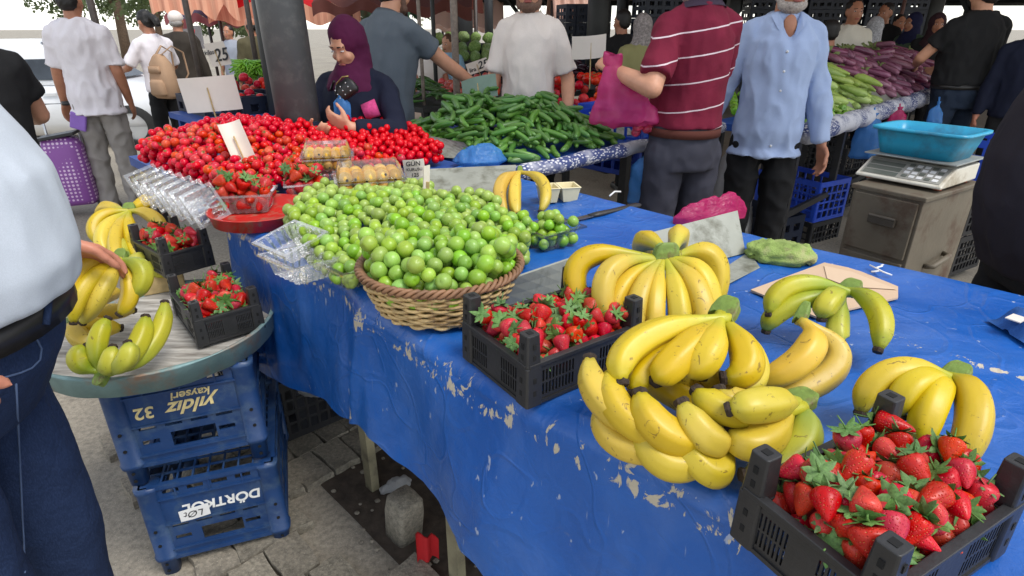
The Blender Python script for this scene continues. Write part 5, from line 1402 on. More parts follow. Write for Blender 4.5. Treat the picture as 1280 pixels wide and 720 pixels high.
# cabbages on the far shelves
m_cab = veg_mat('cabbage_leaves', (.12,.24,.05), (.32,.42,.15), .6, 5)
cb = MB(); cb.ellipsoid((0,0,0), (1,1,.85), 16, 10); cab_mesh = cb.mesh('cabbage', m_cab, True)
vnz(cab_mesh, .22, 1.6)
for row, (py, Y) in enumerate(((47, 9.4), (60, 8.9), (70, 8.6))):
    for k in range(13):
        px = 470 + k*15.5 + rr.uniform(-3, 3)
        if 535 < px < 562 and row > 0: continue
        tag(inst('cabbage', cab_mesh, None, AT(px, py + rr.uniform(-2, 2), Y), rnd_rot(rr), .088*rr.uniform(.85, 1.15)), ['green cabbage on the top row of the far shelves', 'green cabbage on the middle row of the far shelves', 'green cabbage on the bottom row of the far shelves'][row], 'cabbage', ['cabbages on the top row', 'cabbages on the middle row', 'cabbages on the bottom row'][row])
# long beans heaped at the top left
bm = MB()
for k in range(220):
    a = rr.uniform(0, 6.28); c = AT(314 + rr.uniform(-15, 15), 88 + rr.uniform(-9, 6), 5.9 + rr.uniform(-.15, .15)); d = V((math.cos(a), math.sin(a), rr.uniform(-.4,.6)))*.09
    bm.tube([c-d, c+V((0,0,.03)), c+d-V((0,0,.03))], .006, 5)
stuff(tag(bm.build('green_beans', m_pep, None, True), 'tangled heap of long green beans behind the far tomato crates', 'beans'))
# ================================================================== CRATES
def frame_from(Lp, Fp, Rp):
    """rotation about z and sizes of a rectangle given three neighbouring corners (F the shared one)"""
    w = (Fp-Lp); d = (Rp-Fp); a1 = math.atan2(w.y, w.x); a2 = math.atan2(d.y, d.x) - math.pi/2
    da = (a2-a1+math.pi) % (2*math.pi) - math.pi; a = a1 + da/2
    return a, w.length, d.length
def lattice_holes(w, h, nx, ny, bar, mx, mz0, mz1, solid=None):
    hs = []; cw = (w-2*mx)/nx; ch = (h-mz0-mz1)/ny
    for i in range(nx):
        for j in range(ny):
            x0 = mx + i*cw + bar/2; x1 = mx + (i+1)*cw - bar/2; z0 = mz0 + j*ch + bar/2; z1 = mz0 + (j+1)*ch - bar/2
            if solid and x1 > solid[0] and x0 < solid[1]: continue
            hs.append((x0, z0, x1, z1))
    return hs
def small_crate(label, corner, rz, w, d, hb=.066, hp=.118, cat='crate'):
    """black berry crate, corner L at the local origin, width along x, depth along y"""
    t = thing('berry_crate', label, cat, corner, rz)
    fl = MB(); fl.panel(w-.01, d-.01, .003, lattice_holes(w-.01, d-.01, 6, 9, .004, .006, .006, .006), (.005,.005,.004), (1,0,0), (0,1,0)); fl.build('crate_floor', m_black, t)
    def side(o, ux, L, nm, nx):
        p = MB(); p.panel(L, hb, .0035, lattice_holes(L, hb, nx, 2, .0028, .018, .010, .010, (L*.40, L*.60)), o, ux, (0,0,1)); s_ = p.build('side_panel', m_black, t)
        r_ = MB(); n_ = Vector(ux).cross(Vector((0,0,1)))
        ctr = Vector(o) + Vector(ux)*L/2
        r_.obox(ctr + Vector((0,0,hb+.002)), Vector(ux)*L/2, n_*.0055, Vector((0,0,.0035))); r_.build('rim_bar', m_black, s_, bevel=.001)
        r_ = MB(); r_.obox(ctr + Vector((0,0,.002)), Vector(ux)*(L/2-.002), n_*.004, Vector((0,0,.0028))); r_.build('base_bar', m_black, s_)
    side((0,0,0), (1,0,0), w, 'front', 22); side((w,0,0), (0,1,0), d, 'r', 30); side((w,d,0), (-1,0,0), w, 'b', 22); side((0,d,0), (0,-1,0), d, 'l', 30)
    for cx, cy in ((0,0),(w,0),(w,d),(0,d)):
        sx = 1 if cx == 0 else -1; sy = 1 if cy == 0 else -1
        p = MB()
        for z0, z1, g0, g1 in ((-.001, hb, .0155, .0145), (hb, hp, .0135, .0115)):
            p.loft([(cx+sx*.009, cy+sy*.009, z0, g0, g0), (cx+sx*.009, cy+sy*.009, z1, g1, g1)], 16, power=7)
        po = p.build('post', m_black, t, False, bevel=.0012)
        hmb = MB()
        for zz in (.022,.044,hb+.016,hb+.034):
            q = .0150 if zz < hb else .0128
            for dx, dy in ((sx*-1,0),(0,sy*-1)):
                c = Vector((cx+sx*.009 + dx*q, cy+sy*.009 + dy*q, zz)); hmb.obox(c, Vector((.0025 if dx == 0 else .0005, .0025 if dy == 0 else .0005, 0)) * 1.0 if False else Vector((.0026 if dx == 0 else .0006,0,0)), Vector((0,.0026 if dy == 0 else .0006,0)), Vector((0,0,.0042)))
        hmb.obox((cx+sx*.009, cy+sy*.009, hp), (.0045,0,0), (0,.0045,0), (0,0,.0006))
        stuff(hmb.build('socket_shade', m_hole_shade, po))  # raised black blocks painted as the shade in the post holes
    return t
def crate_with_berries(label, fit, zb, n, blabel, bgroup, seed, r=.0165, heap=.018, hp=.118, fill=.040):
    ox, oy, a, w, d = fit
    ux = V((math.cos(a), math.sin(a), 0)); uy = V((-math.sin(a), math.cos(a), 0))
    org = V((ox, oy, zb)); small_crate(label, org, a, w, d, hp=hp)
    mg = r*1.38
    inn = lambda x, y: mg < (V((x,y,0))-org).dot(ux) < w-mg and mg < (V((x,y,0))-org).dot(uy) < d-mg
    def smp(rr): q = org + ux*rr.uniform(mg*1.01, w-mg*1.01) + uy*rr.uniform(mg*1.01, d-mg*1.01); return q.x, q.y
    def flr(x, y):
        q = V((x, y, 0)) - org; u, v_ = q.dot(ux)/w, q.dot(uy)/d; return zb + fill + heap*16*u*(1-u)*v_*(1-v_)
    add_berries(pile(n, r, smp, inn, flr, seed, .84), r, blabel, bgroup, seed)
ZT = .655
crate_with_berries('black plastic berry crate nearest the camera full of strawberries', (.2500,.4830,-1.0756,.149,.232), T+.004, 104, 'red strawberry in the black crate nearest the camera', 'strawberries in the nearest crate', 61, .0148, .012, fill=.034)
crate_with_berries('black plastic berry crate between the wicker basket and the bananas', (-.078,.868,-.9594,.176,.228), T+.004, 108, 'red strawberry in the crate beside the wicker basket', 'strawberries in the middle crate', 62, .0142, .014, fill=.034)
crate_with_berries('black berry crate standing on the front of the round tray', (-.9504,1.4842,-.8711,.2437,.1577), ZT+.006, 66, 'red strawberry in the crate at the front of the round tray', 'strawberries on the tray front', 63, .0172, .014, fill=.030)
crate_with_berries('black berry crate at the back of the round tray beneath the clear boxes', (-1.1803,1.7187,-.6869,.2177,.1351), ZT+.075, 52, 'red strawberry in the raised crate behind the round tray', 'strawberries on the tray back', 64, .0172, .014, fill=.030)
# ------------------------------------------------------------------ round tray on two blue crates
m_tray = mat('worn_tray_paint', lin(120,150,150), .6, .2, 14, .25, 90, dirt=lin(150,120,98), dscale=9)
def tray_floor():
    t = NT('cracked_tray_wood'); s = t.tc(); n1 = t.noise(t.mapping(s, (6,60,6), (0,0,.5)), 1, 5, .7, .4)
    c = t.mix(t.ramp(n1, [(.35, 0), (.65, 1)]), lin(120,114,106), lin(200,196,188)); t.col(c); t.set(Roughness=.6); t.bump(n1, .5, .004); return t.m
TC_ = V((-.955, 1.41, ZT-.02)); TRAD = .285
t = thing('round_tray', 'worn round tray with pale turquoise rim on stacked blue crates', 'tray', TC_)
m = MB(); m.lathe([(.002,0),(TRAD-.01,0),(TRAD-.01,.014),(.002,.014)], 64); m.build('tray_floor', tray_floor(), t)
m = MB(); m.lathe([(TRAD-.012,-.012),(TRAD,-.014),(TRAD+.004,.034),(TRAD+.008,.038),(TRAD-.002,.040),(TRAD-.012,.016)], 72, ring=True)
o = m.build('tray_rim', m_tray, t, True); vnz(o.data, .003, 9)
# small block raising the back crate
sup = MB(); q0 = P(205, 330, ZT); sup.obox(V((-1.105, 1.70, ZT+.034)), V((.05,.03,0)), V((-.03,.05,0)), V((0,0,.039))); 
tag(sup.build('support_block', m_wood, None, bevel=.004), 'wooden block propping up the raised strawberry crate', 'block')
m_bluecrate = mat('navy_crate_plastic', lin(26,58,104), .42, .2, 9, .2, 60, dirt=lin(62,84,112), dscale=16)
def text_obj(txt, size, material, parent, M4, ext=.0008, name='lettering', shear=0.0, bold=0.0):
    cu = bpy.data.curves.new('t', 'FONT'); cu.body = txt; cu.size = size; cu.extrude = ext; cu.align_x = 'CENTER'; cu.align_y = 'CENTER'; cu.shear = shear; cu.offset = bold
    o = bpy.data.objects.new('t', cu); me = bpy.data.meshes.new_from_object(o); bpy.data.objects.remove(o)
    me.name = name; me.materials.clear(); me.materials.append(material)
    q = inst(name, me, parent); q.matrix_local = M4; return q
def basis(o, ux, uy):
    ux, uy = V(ux).normalized(), V(uy).normalized(); n_ = ux.cross(uy); M4 = Matrix.Identity(4)
    for i in range(3): M4[i][0], M4[i][1], M4[i][2], M4[i][3] = ux[i], uy[i], n_[i], o[i]
    return M4
def big_crate(label, org, rz, w=.325, d=.46, h=.305, texts=(), sticker=None, material=None, name='vegetable_crate', foot=.055):
    """vegetable crate standing upside down: slotted walls, round corner columns, lattice on top"""
    material = material or m_bluecrate
    t = thing(name, label, 'crate', org, rz); hb = h - foot
    def wall(o, ux, L):
        hs = []
        z0 = foot
        for i in range(4):
            a = .045 + (L-.09)*i/4; b = a + (L-.09)/4 - .014; hs.append((a+.006, hb-.030, b, hb-.016))
        for i in range(4):
            a = .045 + (L-.09)*i/4; b = a + (L-.09)/4 - .014; hs.append((a+.006, hb*.42, b, hb*.42+.014))
        for i in (0, 3):
            a = .045 + (L-.09)*i/4; b = a + (L-.09)/4 - .014; hs.append((a+.006, hb*.24, b, hb*.24+.014))
        hs.append((L*.36, hb*.16, L*.68, hb*.34))
        p = MB(); p.panel(L, hb, .005, hs, V(o)+V((0,0,foot)), ux, (0,0,1)); pn = p.build('side_panel', material, t)
        n_ = V(ux).cross(V((0,0,1))); rb_ = MB(); c = V(o) + V(ux)*L/2
        for zz, tt in ((foot+.004,.006), (foot+hb*.12,.0025), (foot+hb*.475,.0022), (foot+hb*.82,.0025), (foot+hb-.003,.006)):
            rb_.obox(c + V((0,0,zz)) + n_*.002, V(ux)*(L/2-.02), n_*.0055, V((0,0,tt)))
        for q in (.25,.5,.75):
            rb_.obox(V(o) + V(ux)*(L*q) + V((0,0,foot+hb*.9)) + n_*.002, V(ux)*.002, n_*.004, V((0,0,hb*.09)))
        rb_.build('rib', material, pn)
        return pn, n_
    pf, nf = wall((0,0,0), (1,0,0), w); wall((w,0,0), (0,1,0), d); wall((w,d,0), (-1,0,0), w); wall((0,d,0), (0,-1,0), d)
    tp_ = MB(); tp_.panel(w, d, .006, lattice_holes(w, d, 8, 11, .005, .012, .012, .012), (0,0,h-.004), (1,0,0), (0,1,0)); tp_.build('base_lattice', material, t)
    for cx, cy in ((0,0),(w,0),(w,d),(0,d)):
        sx = 1 if cx == 0 else -1; sy = 1 if cy == 0 else -1
        c = MB(); x, y = cx+sx*.016, cy+sy*.016
        c.loft([(x,y,0,.021,.021),(x,y,foot-.004,.023,.023),(x,y,foot,.029,.029),(x,y,foot+.012,.031,.031),(x,y,foot+.014,.028,.028),(x,y,h-.02,.027,.027),(x,y,h-.012,.030,.030),(x,y,h,.030,.030)], 20, power=3); co = c.build('corner_post', material, t, True)
        k = MB()
        for zz in (.016,.040,foot+.06,foot+.11):
            rr_ = .0225 if zz < foot else .0285
            k.tube([(x-sx*.004, y-sy*(rr_-.002), zz), (x-sx*.004, y-sy*(rr_+.0012), zz)], .0045, 10)
        stuff(k.build('peg_hole_shade', m_hole_shade, co))  # black stubs on the columns, coloured as the shade inside round holes
    for (txt, size, x, z0, mt, shear, bold) in texts:      # upside down lettering on the front
        text_obj(txt, size, mt, pf, basis(V((x, 0, z0)) + nf*.0036, (-1,0,0), (0,0,-1)), .0005, 'lettering', shear, bold)
    if sticker:
        x0, z0, ww, hh, txt = sticker; sk = MB(); sk.obox(V((x0, 0, z0)) + nf*.0070, (ww/2,0,.004), (0,.0005,0), (0,0,hh/2)); so = sk.build('sticker', m_white_paint, pf)
        text_obj(txt, .030, m_ink, so, basis(V((x0, 0, z0)) + nf*.0079, (-1,0,-.05), (0,0,-1)), .0003, 'handwriting', .3)
    return t
m_gold = mat('gold_print', lin(214,196,140), .6, .25, 60)
m_whitep = mat('white_print', lin(225,225,222), .6, .15, 60)
g0 = P(200, 722, 0); g1 = P(354, 682, 0); ca = math.atan2(g1.y-g0.y, g1.x-g0.x)
cb_o = V((g0.x+.012, g0.y+.01, .001))
big_crate('lower navy crate marked DÖRTKOL upside down with a white sticker', cb_o, ca, texts=[('DÖRTKOL', .041, .185, .214, m_whitep, .12, .0012)], sticker=(.112,.196,.074,.038,'LØt'))
ux = V((math.cos(ca), math.sin(ca), 0)); uy = V((-math.sin(ca), math.cos(ca), 0))
big_crate('upper navy crate marked yıldız kayseri 32 upside down under the tray', cb_o + V((0,0,.313)) - ux*.012 + uy*.012, ca + R(1.5), h=.305, texts=[('yıldız', .054, .185, .210, m_gold, .45, .0012), ('kayseri', .032, .185, .243, m_gold, .2, .0006), ('32', .046, .075, .212, m_gold, .1, .001)])
# ------------------------------------------------------------------ clear boxes
def clear_box(mb, l, w, h, taper=.012, M4=None, ribs=10):
    n = 10
    def ring(g, z, k):
        pts = []
        for x0, y0, x1, y1 in ((0,0,1,0),(1,0,1,1),(1,1,0,1),(0,1,0,0)):
            for i in range(n):
                u = i/n; x = x0+(x1-x0)*u; y = y0+(y1-y0)*u; c = (.0025*math.cos(i*math.pi) if k else 0)
                px_, py_ = -l/2-g + (l+2*g)*x, -w/2-g + (w+2*g)*y
                px_ += c*(1 if x in (0,1) else 0); py_ += c*(1 if y in (0,1) else 0); pts.append(V((px_, py_, z)))
        return pts
    rr_ = [ring(-taper-.01, .0015, 0), ring(-taper, 0, 1), ring(-taper*.5, h*.5, 1), ring(0, h*.92, 1), ring(.001, h, 0), ring(.010, h, 0), ring(.011, h-.005, 0)]
    b = MB(); b.rings(rr_, cap=False); N = n*4; b.f.append(tuple(range(N))[::-1])
    if M4 is not None: b.v = [tuple(M4 @ V(p)) for p in b.v]
    mb.add(b.v, b.f); return mb
def Rz(a): return Matrix.Rotation(a, 4, 'Z')
def Mx(loc, rz=0, rx=0, ry=0): return Matrix.Translation(V(loc)) @ Rz(rz) @ Matrix.Rotation(rx, 4, 'X') @ Matrix.Rotation(ry, 4, 'Y')
# stack of nested empty boxes leaning at the tomato stall
a0 = P(182, 236, T+.05); a1 = P(250, 262, T+.04)
for k in range(7):
    q = a0.lerp(a1, k/6); mb = MB(); clear_box(mb, .085, .075, .06, .010, Mx(q + V((0,0,.0)), R(-38), R(14), R(66)))
    tag(mb.build('clear_box', m_clear, None), 'empty clear plastic box nested in the row before the tomatoes', 'plastic box', 'nested clear boxes before the tomatoes')
sb = MB(); q = P(214, 268, T-.06); 
# open clamshell at the table corner
t = thing('open_clamshell', 'open empty clear clamshell on the corner of the blue tarpaulin', 'plastic box', P(368, 332, T+.02))
mb = MB(); clear_box(mb, .125, .10, .035, .010, Mx((-.01,.045,.022), R(-40), R(14))); mb.build('lid', m_clear, t)
mb = MB(); clear_box(mb, .125, .10, .045, .012, Mx((.03,-.045,-.005), R(-40), R(-4))); mb.build('tray', m_clear, t)
# plum punnet
pc = P(688, 305, T+.006)
mb = MB(); clear_box(mb, .125, .095, .05, .014, Mx(pc, R(38))); tag(mb.build('plum_punnet', m_clear_thin, None), 'clear plastic punnet of green plums behind the tall bananas', 'punnet')
ins = lambda x, y: abs((x-pc.x)*math.cos(R(38))+(y-pc.y)*math.sin(R(38))) < .046 and abs(-(x-pc.x)*math.sin(R(38))+(y-pc.y)*math.cos(R(38))) < .034
def ps(rr):
    while True:
        x, y = pc.x+rr.uniform(-.06,.06), pc.y+rr.uniform(-.06,.06)
        if ins(x, y): return x, y
add_plums(pile(26, PR, ps, ins, lambda x, y: T+.006, 17), PR, 'green plum in the clear punnet behind the tall bananas', 'plums in the clear punnet', 17)
# plum punnet in front of the heap
pc2 = P(440, 352, T+.006)
mb = MB(); clear_box(mb, .09, .08, .045, .010, Mx(pc2, R(-44))); tag(mb.build('plum_punnet', m_clear_thin, None), 'small clear punnet at the front foot of the plum heap', 'punnet')
ins2 = lambda x, y: abs(x-pc2.x) + abs(y-pc2.y) < .046
def ps2(rr):
    while True:
        x, y = pc2.x+rr.uniform(-.05,.05), pc2.y+rr.uniform(-.05,.05)
        if ins2(x, y): return x, y
add_plums(pile(11, PR, ps2, ins2, lambda x, y: T+.006, 18), PR, 'green plum in the small punnet before the loose heap', 'plums in the small punnet', 18)
# loquat clamshells
m_loq = veg_mat('loquat_skin', (.66,.34,.035), (.76,.44,.06), .4, 8)
lq = MB(); lq.lathe([(.05,-.98),(.45,-.9),(.78,-.62),(.96,-.1),(.92,.4),(.66,.78),(.3,.94),(.05,.92)], 14); lq_mesh = lq.mesh('loquat', m_loq, True)
le = MB(); le.lathe([(.02,-1.03),(.16,-1.0),(.2,-.95),(.1,-.9)], 8); leye = le.mesh('blossom_end', m_tip)
def loquats(label, flabel, grp_, px, py, z0, rz, l, w, seed, layers=2):
    c = P(px, py, z0); t = thing('loquat_clamshell', label, 'clamshell', c, rz)
    mb = MB(); clear_box(mb, l, w, .052, .010); mb.build('tray', m_clear_thin, t)
    mb = MB(); clear_box(mb, l, w, .040, .010, Mx((0,0,.098), 0, math.pi)); mb.build('lid', m_clear_thin, t)
    r = random.Random(seed); nx, ny = 5, 3
    for L_ in range(layers):
        for i in range(nx):
            for j in range(ny):
                p = V((-l/2 + l*(i+.5)/nx*.94 + l*.03, -w/2 + w*(j+.5)/ny*.92 + w*.04, .024 + L_*.036)); p += V((r.uniform(-.002,.002), r.uniform(-.002,.002), r.uniform(-.002,.002)))
                p = Rz(rz) @ p + c
                o = inst('loquat', lq_mesh, None, p, (math.pi/2 + r.uniform(-.5,.5), r.uniform(-.3,.3), rz + r.uniform(-.6,.6) + math.pi), .0118*l/.1*r.uniform(.94,1.06)); tag(o, flabel, 'loquat', grp_); inst('blossom_end', leye, o)
loquats('clear clamshell of yellow loquats nearer the plum heap', 'yellow loquat in the clamshell nearer the plums', 'loquats in the nearer clamshell', 464, 242, T+.045, R(18), .195, .125, 1)
loquats('clear clamshell of orange loquats farther back by the strawberries', 'orange yellow loquat in the farther clamshell', 'loquats in the farther clamshell', 412, 214, T+.075, R(14), .15, .10, 2)
sup = MB(); q = P(466,240,T+.045); sup.obox(q + V((0,.005,-.022)), V((.08,.026,0)), V((-.017,.052,0)), V((0,0,.0215))); tag(sup.build('upturned_box', m_clear, None, bevel=.004), 'upturned clear box under the nearer loquat clamshell', 'plastic box')
sup = MB(); q = P(412,214,T+.075); sup.obox(q + V((0,.005,-.037)), V((.06,.02,0)), V((-.014,.042,0)), V((0,0,.0365))); tag(sup.build('upturned_box', m_clear, None, bevel=.004), 'upturned clear box under the farther loquat clamshell', 'plastic box')
# ------------------------------------------------------------------ red tray of strawberries in wire-like clear baskets
m_redtray = mat('chipped_red_enamel', lin(196,40,34), .4, .12, 10, dirt=lin(150,110,90), dscale=26)
c = P(330, 272, T+.006); cd = c.y*CP-(c.z-CAMH)*SP; rt = 62/FPX*cd
t = thing('red_tray', 'chipped red oval tray holding tubs of strawberries at the table corner', 'tray', (c.x, c.y, T+.003))
m = MB(); m.lathe([(.002,0),(rt*.94,0),(rt,.034),(rt+.004,.036),(rt-.004,.036),(rt*.92,.005),(.002,.005)], 48); m.build('tray_shell', m_redtray, t, True)
m_rim_clear = clear_plastic('tub_plastic', gloss=.12, base=.14)
for k, (px, py, l, w_, rz, lab) in enumerate(((312,262,.14,.10,R(10),'clear tub of strawberries at the front of the red tray'), (384,248,.11,.09,R(20),'clear tub of strawberries at the back of the red tray beside the loquats'))):
    q = P(px, py, T+.012); mb = MB(); clear_box(mb, l, w_, .058, .012, Mx(q, rz)); tag(mb.build('berry_tub', m_rim_clear, None), lab, 'tub')
    ca_, sa_ = math.cos(rz), math.sin(rz)
    inn = lambda x, y, q=q, l=l, w_=w_: abs((x-q.x)*ca_+(y-q.y)*sa_) < l/2-.012 and abs(-(x-q.x)*sa_+(y-q.y)*ca_) < w_/2-.012
    def smp(rr, q=q, l=l, w_=w_, inn=inn):
        while True:
            x, y = q.x+rr.uniform(-l,l), q.y+rr.uniform(-l,l)
            if inn(x, y): return x, y
    add_berries(pile(36 if k == 0 else 26, .019, smp, inn, lambda x, y: T+.02, 80+k, .84), .0195, ['red strawberry in the front tub on the red tray', 'red strawberry in the tub beside the loquats'][k], ['strawberries in the front tub', 'strawberries in the rear tub'][k], 80+k)
# ------------------------------------------------------------------ grey sheet dividers
def divider(label, pts_top, pts_bot, foot=None, thick=.004):
    """bent plate: rows of points along the upper and lower edge"""
    n = len(pts_top); base = sum(pts_bot, V())/n
    t = thing('sheet_divider', label, 'divider', base)
    m = MB(); nrm = (pts_top[-1]-pts_top[0]).cross(pts_bot[0]-pts_top[0]).normalized()
    rows = [[a.lerp(b, j/4) - base for a, b in zip(pts_top, pts_bot)] for j in range(5)]
    m.grid(rows); m.grid([[p + nrm*thick for p in r][::-1] for r in rows])
    ed = [rows[0], [p + nrm*thick for p in rows[0]]]; m.grid(ed); m.grid([[r[0], r[0]+nrm*thick] for r in rows]); m.grid([[r[-1], r[-1]+nrm*thick] for r in rows])
    m.build('plate', m_sheet, t)
    if foot:
        f = MB(); f.grid([[p - base + V((0,0,.003)) for p in foot[:2]], [p - base + V((0,0,.003)) for p in foot[2:]]]); f.build('foot_plate', m_sheet, t)
    return t
def edge(p0, p1, n=6): return [p0.lerp(p1, i/(n-1)) for i in range(n)]
divider('long grey sheet behind the loose plum heap', edge(P(515,212,T+.075), P(645,206,T+.085)), edge(P(500,262,T+.004), P(640,268,T+.004)))
divider('dark end of the bent grey sheet beside the red tray', edge(P(372,270,T+.05), P(425,240,T+.06)), edge(P(366,290,T+.004), P(430,270,T+.004)))
divider('grey sheet leaning between the wicker basket and the middle crate', edge(P(630,352,T+.085), P(718,322,T+.085)), edge(P(600,398,T+.004), P(722,372,T+.004)))
divider('grey sheet divider with a bent foot behind the tall bananas', edge(P(808,292,T+.075), P(922,263,T+.085)), edge(P(820,345,T+.004), P(932,316,T+.004)), [P(890,346,T), P(936,316,T), P(900,362,T), P(950,336,T)])
divider('grey wooden wedge plate beside the cucumbers', edge(P(528,168,T+.07), P(580,178,T+.07)), edge(P(545,196,T+.004), P(600,200,T+.004)))
divider('grey plate holding the cucumbers back at the stall end', edge(P(736,140,T+.11), P(772,138,T+.11)), edge(P(756,172,T+.004), P(792,168,T+.004)))
divider('dark green plate before the pale squashes', edge(W(1.36,4.42,.955), W(1.34,4.98,.955)), edge(W(1.24,4.40,.868), W(1.24,4.98,.868)))
divider('dark green plate before the eggplants', edge(W(1.36,5.15,.965), W(1.36,5.95,.965)), edge(W(1.24,5.15,.868), W(1.24,5.95,.868)))
# ------------------------------------------------------------------ price cards
def price_card(label, px, py, Y, w, h, rz=0.0, tilt=0.0, roll=0.0, bend=.03, text=None, stick=.16, material=None, tsize=None, face=1):
    c = AT(px, py, Y); t = thing('price_card', label, 'price card', c, R(rz))
    rot = Matrix.Rotation(R(tilt), 4, 'X') @ Matrix.Rotation(R(roll), 4, 'Y'); m = MB()
    f = lambda x, zz: rot @ V((x, bend*((x/w)**2*4) - bend*.3, zz))
    rows = [[f(-w/2 + w*i/10, -h/2 + h*j/4) for i in range(11)] for j in range(5)]
    m.grid(rows); m.grid([[p + V((0,.002,0)) for p in r][::-1] for r in rows]); co = m.build('card', material or m_card, t, True)
    if stick:
        s_ = MB(); s_.tube([rot @ V((0,-.004,h*.2)), rot @ V((0,-.006,-h/2)), rot @ V((.0,-.002,-h/2-stick))], .006, 6, flat=.5); s_.build('stick', m_wood, t)
    if text:
        for txt, size, x, zz, sh_ in text: text_obj(txt, size, m_ink, co, rot @ basis(V((x, -bend*.35-.003 + bend*((x/w)**2*4), zz)), (1,0,0), (0,0,1)), .0006, 'handwriting', sh_, size*.012)
    return t
price_card('bent handwritten price card reading 25 beside the beans', 271, 68, 4.6, .17, .16, -12, 8, -8, .015, [('25', .12, .03, -.01, .35), ('kilosu', .045, -.045, .02, .3)], .12)
price_card('blank back of a wide price card before the far tomato crates', 262, 118, 2.75, .25, .15, 4, 4, -4, .012, None, .16)
price_card('curled blank price card stuck into the near tomatoes', 297, 182, 2.05, .075, .16, 35, -18, -10, -.025, None, .06)
price_card('handwritten price card reading 320 before the striped shirt seller', 497, 78, 6.4, .20, .12, -6, 6, -8, .0, [('320', .12, .01, -.005, .25)], .1)
price_card('tilted handwritten price card reading 25 above the apples', 597, 83, 5.6, .20, .10, -5, 8, -18, .0, [('25', .09, .045, 0, .3), ('lira', .05, -.055, -.015, .2)], .1)
price_card('green grey price card seen from behind above the cucumbers', 598, 110, 3.3, .20, .12, -20, -20, -14, .02, None, .1, mat('green_card', lin(118,140,126), .7, .1))
price_card('blank white curved price card in front of the broad black column', 738, 59, 3.5, .20, .12, 14, 6, -4, .03, None, .16)
price_card('narrow price card seen edge-on in the plum heap', 533, 240, 1.62, .03, .15, 62, 4, 2, .0, None, .12)
price_card('small printed card leaning beside the loquat clamshell', 518, 212, 1.95, .07, .07, 6, 10, -3, .004, [('GÜN', .022, -.002, .022, .1), ('KURUSU', .014, 0, .002, .1), ('125', .018, 0, -.018, .1)], 0)
price_card('pale folded price card over the rear strawberries', 1000, 700, .2, .001, .001, stick=0) if False else None
# ------------------------------------------------------------------ plastic bags
m_bagblue = bag_plastic('blue_bag_plastic', lin(84,156,228)); m_bagpink = bag_plastic('pink_bag_plastic', lin(214,50,120)); m_bagmag = bag_plastic('magenta_bag_plastic', lin(225,80,150), .5)
m_bagwhite = bag_plastic('white_bag_plastic', lin(205,205,205))
def bag(label, loc, secs, material, amp=.02, sc=14, seed=0, power=2.0, rz=0.0, tie=None, n=44, sub=9):
    t = thing('plastic_bag', label, 'plastic bag', loc, rz); m = MB()
    full = []
    for a, b in zip(secs, secs[1:]):
        for j in range(sub): full.append(tuple(lerp(p, q, j/sub) for p, q in zip(a, b)))
    full.append(secs[-1]); m.loft(full, n, power=power); o = m.build('bag', material, t, True)
    vnz(o.data, amp*.5, sc, seed, (1,1,.45)); vnz(o.data, amp*.16, sc*1.5, seed+9, (1,1,.3), True)
    if tie:
        h = MB(); h.tube([V(p) for p in tie], .006, 6); h.build('tie', material, t, True)
    return t
def world_of(person_t, p): return V(person_t.location) + Matrix.Rotation(person_t.rotation_euler.z, 3, 'Z') @ V(p)
hw = AT(772, 82, 2.52)
bag('magenta plastic bag held open by the man in maroon polo', (hw.x+.03, hw.y+.16, hw.z-.26), [(.05,0,0,.10,.02),(.05,0,.02,.15,.045),(.04,0,.08,.135,.05),(.02,0,.15,.10,.04),(0,0,.21,.06,.03),(-.01,0,.25,.03,.02),(-.02,0,.30,.045,.02)], m_bagmag, .045, 12, 3)
bl = P(600, 208, T+.0)
bag('crumpled blue plastic bag lying behind the grey sheet', bl + V((0,.02,.002)), [(0,0,0,.09,.05),(0,0,.02,.11,.06),(0,0,.05,.085,.045),(.0,0,.075,.05,.03),(0,0,.085,.01,.01)], m_bagblue, .022, 18, 8, rz=R(15))
bl = P(880, 285, T)
bag('pink plastic bag lying behind the grey sheet divider', bl + V((.03,.05,.004)), [(0,0,0,.12,.035),(0,0,.025,.125,.030),(.01,0,.05,.10,.018),(.03,0,.068,.07,.010),(.05,0,.078,.02,.004)], m_bagpink, .016, 20, 5, rz=R(20))
def hang_bag(label, px, py, Y, w, h, material, seed):
    c = AT(px, py, Y)
    bag(label, (c.x, c.y, c.z-h/2), [(0,0,0,w*.40,w*.18),(0,0,h*.05,w*.48,w*.26),(0,0,h*.4,w*.46,w*.26),(0,0,h*.68,w*.40,w*.22),(0,0,h*.82,w*.22,w*.14),(0,0,h*.90,w*.08,w*.06),(0,0,h,w*.14,w*.08)], material, .02, 16, seed, tie=[(0,0,h*.95),(0,.01,h*1.12)])
hang_bag('bundle of blue bags hanging from the eggplant stall edge', 1086, 170, 4.05, .21, .30, m_bagblue, 1)
hang_bag('small pink bag hanging beside the blue bag bundle', 1121, 150, 4.3, .14, .18, m_bagpink, 2)
hang_bag('blue bag hanging beside the jeans of the black tee man', 1168, 148, 4.4, .12, .24, m_bagblue, 3)
hang_bag('blue bag bundle hanging behind the man in maroon polo', 808, 222, 2.75, .17, .26, m_bagblue, 4)
hang_bag('blue bag held against the navy coat of the elderly woman', 427, 138, 2.60, .07, .16, m_bagblue, 6)
sk = AT(918, 232, 3.2); bag('grey white sack standing between the maroon and blue shirt men', (sk.x, sk.y, .001), [(0,0,0,.12,.08),(0,0,.05,.14,.10),(0,0,.4,.12,.09),(0,0,.75,.09,.06),(0,0,.86,.03,.02)], m_bagwhite, .03, 9, 9)
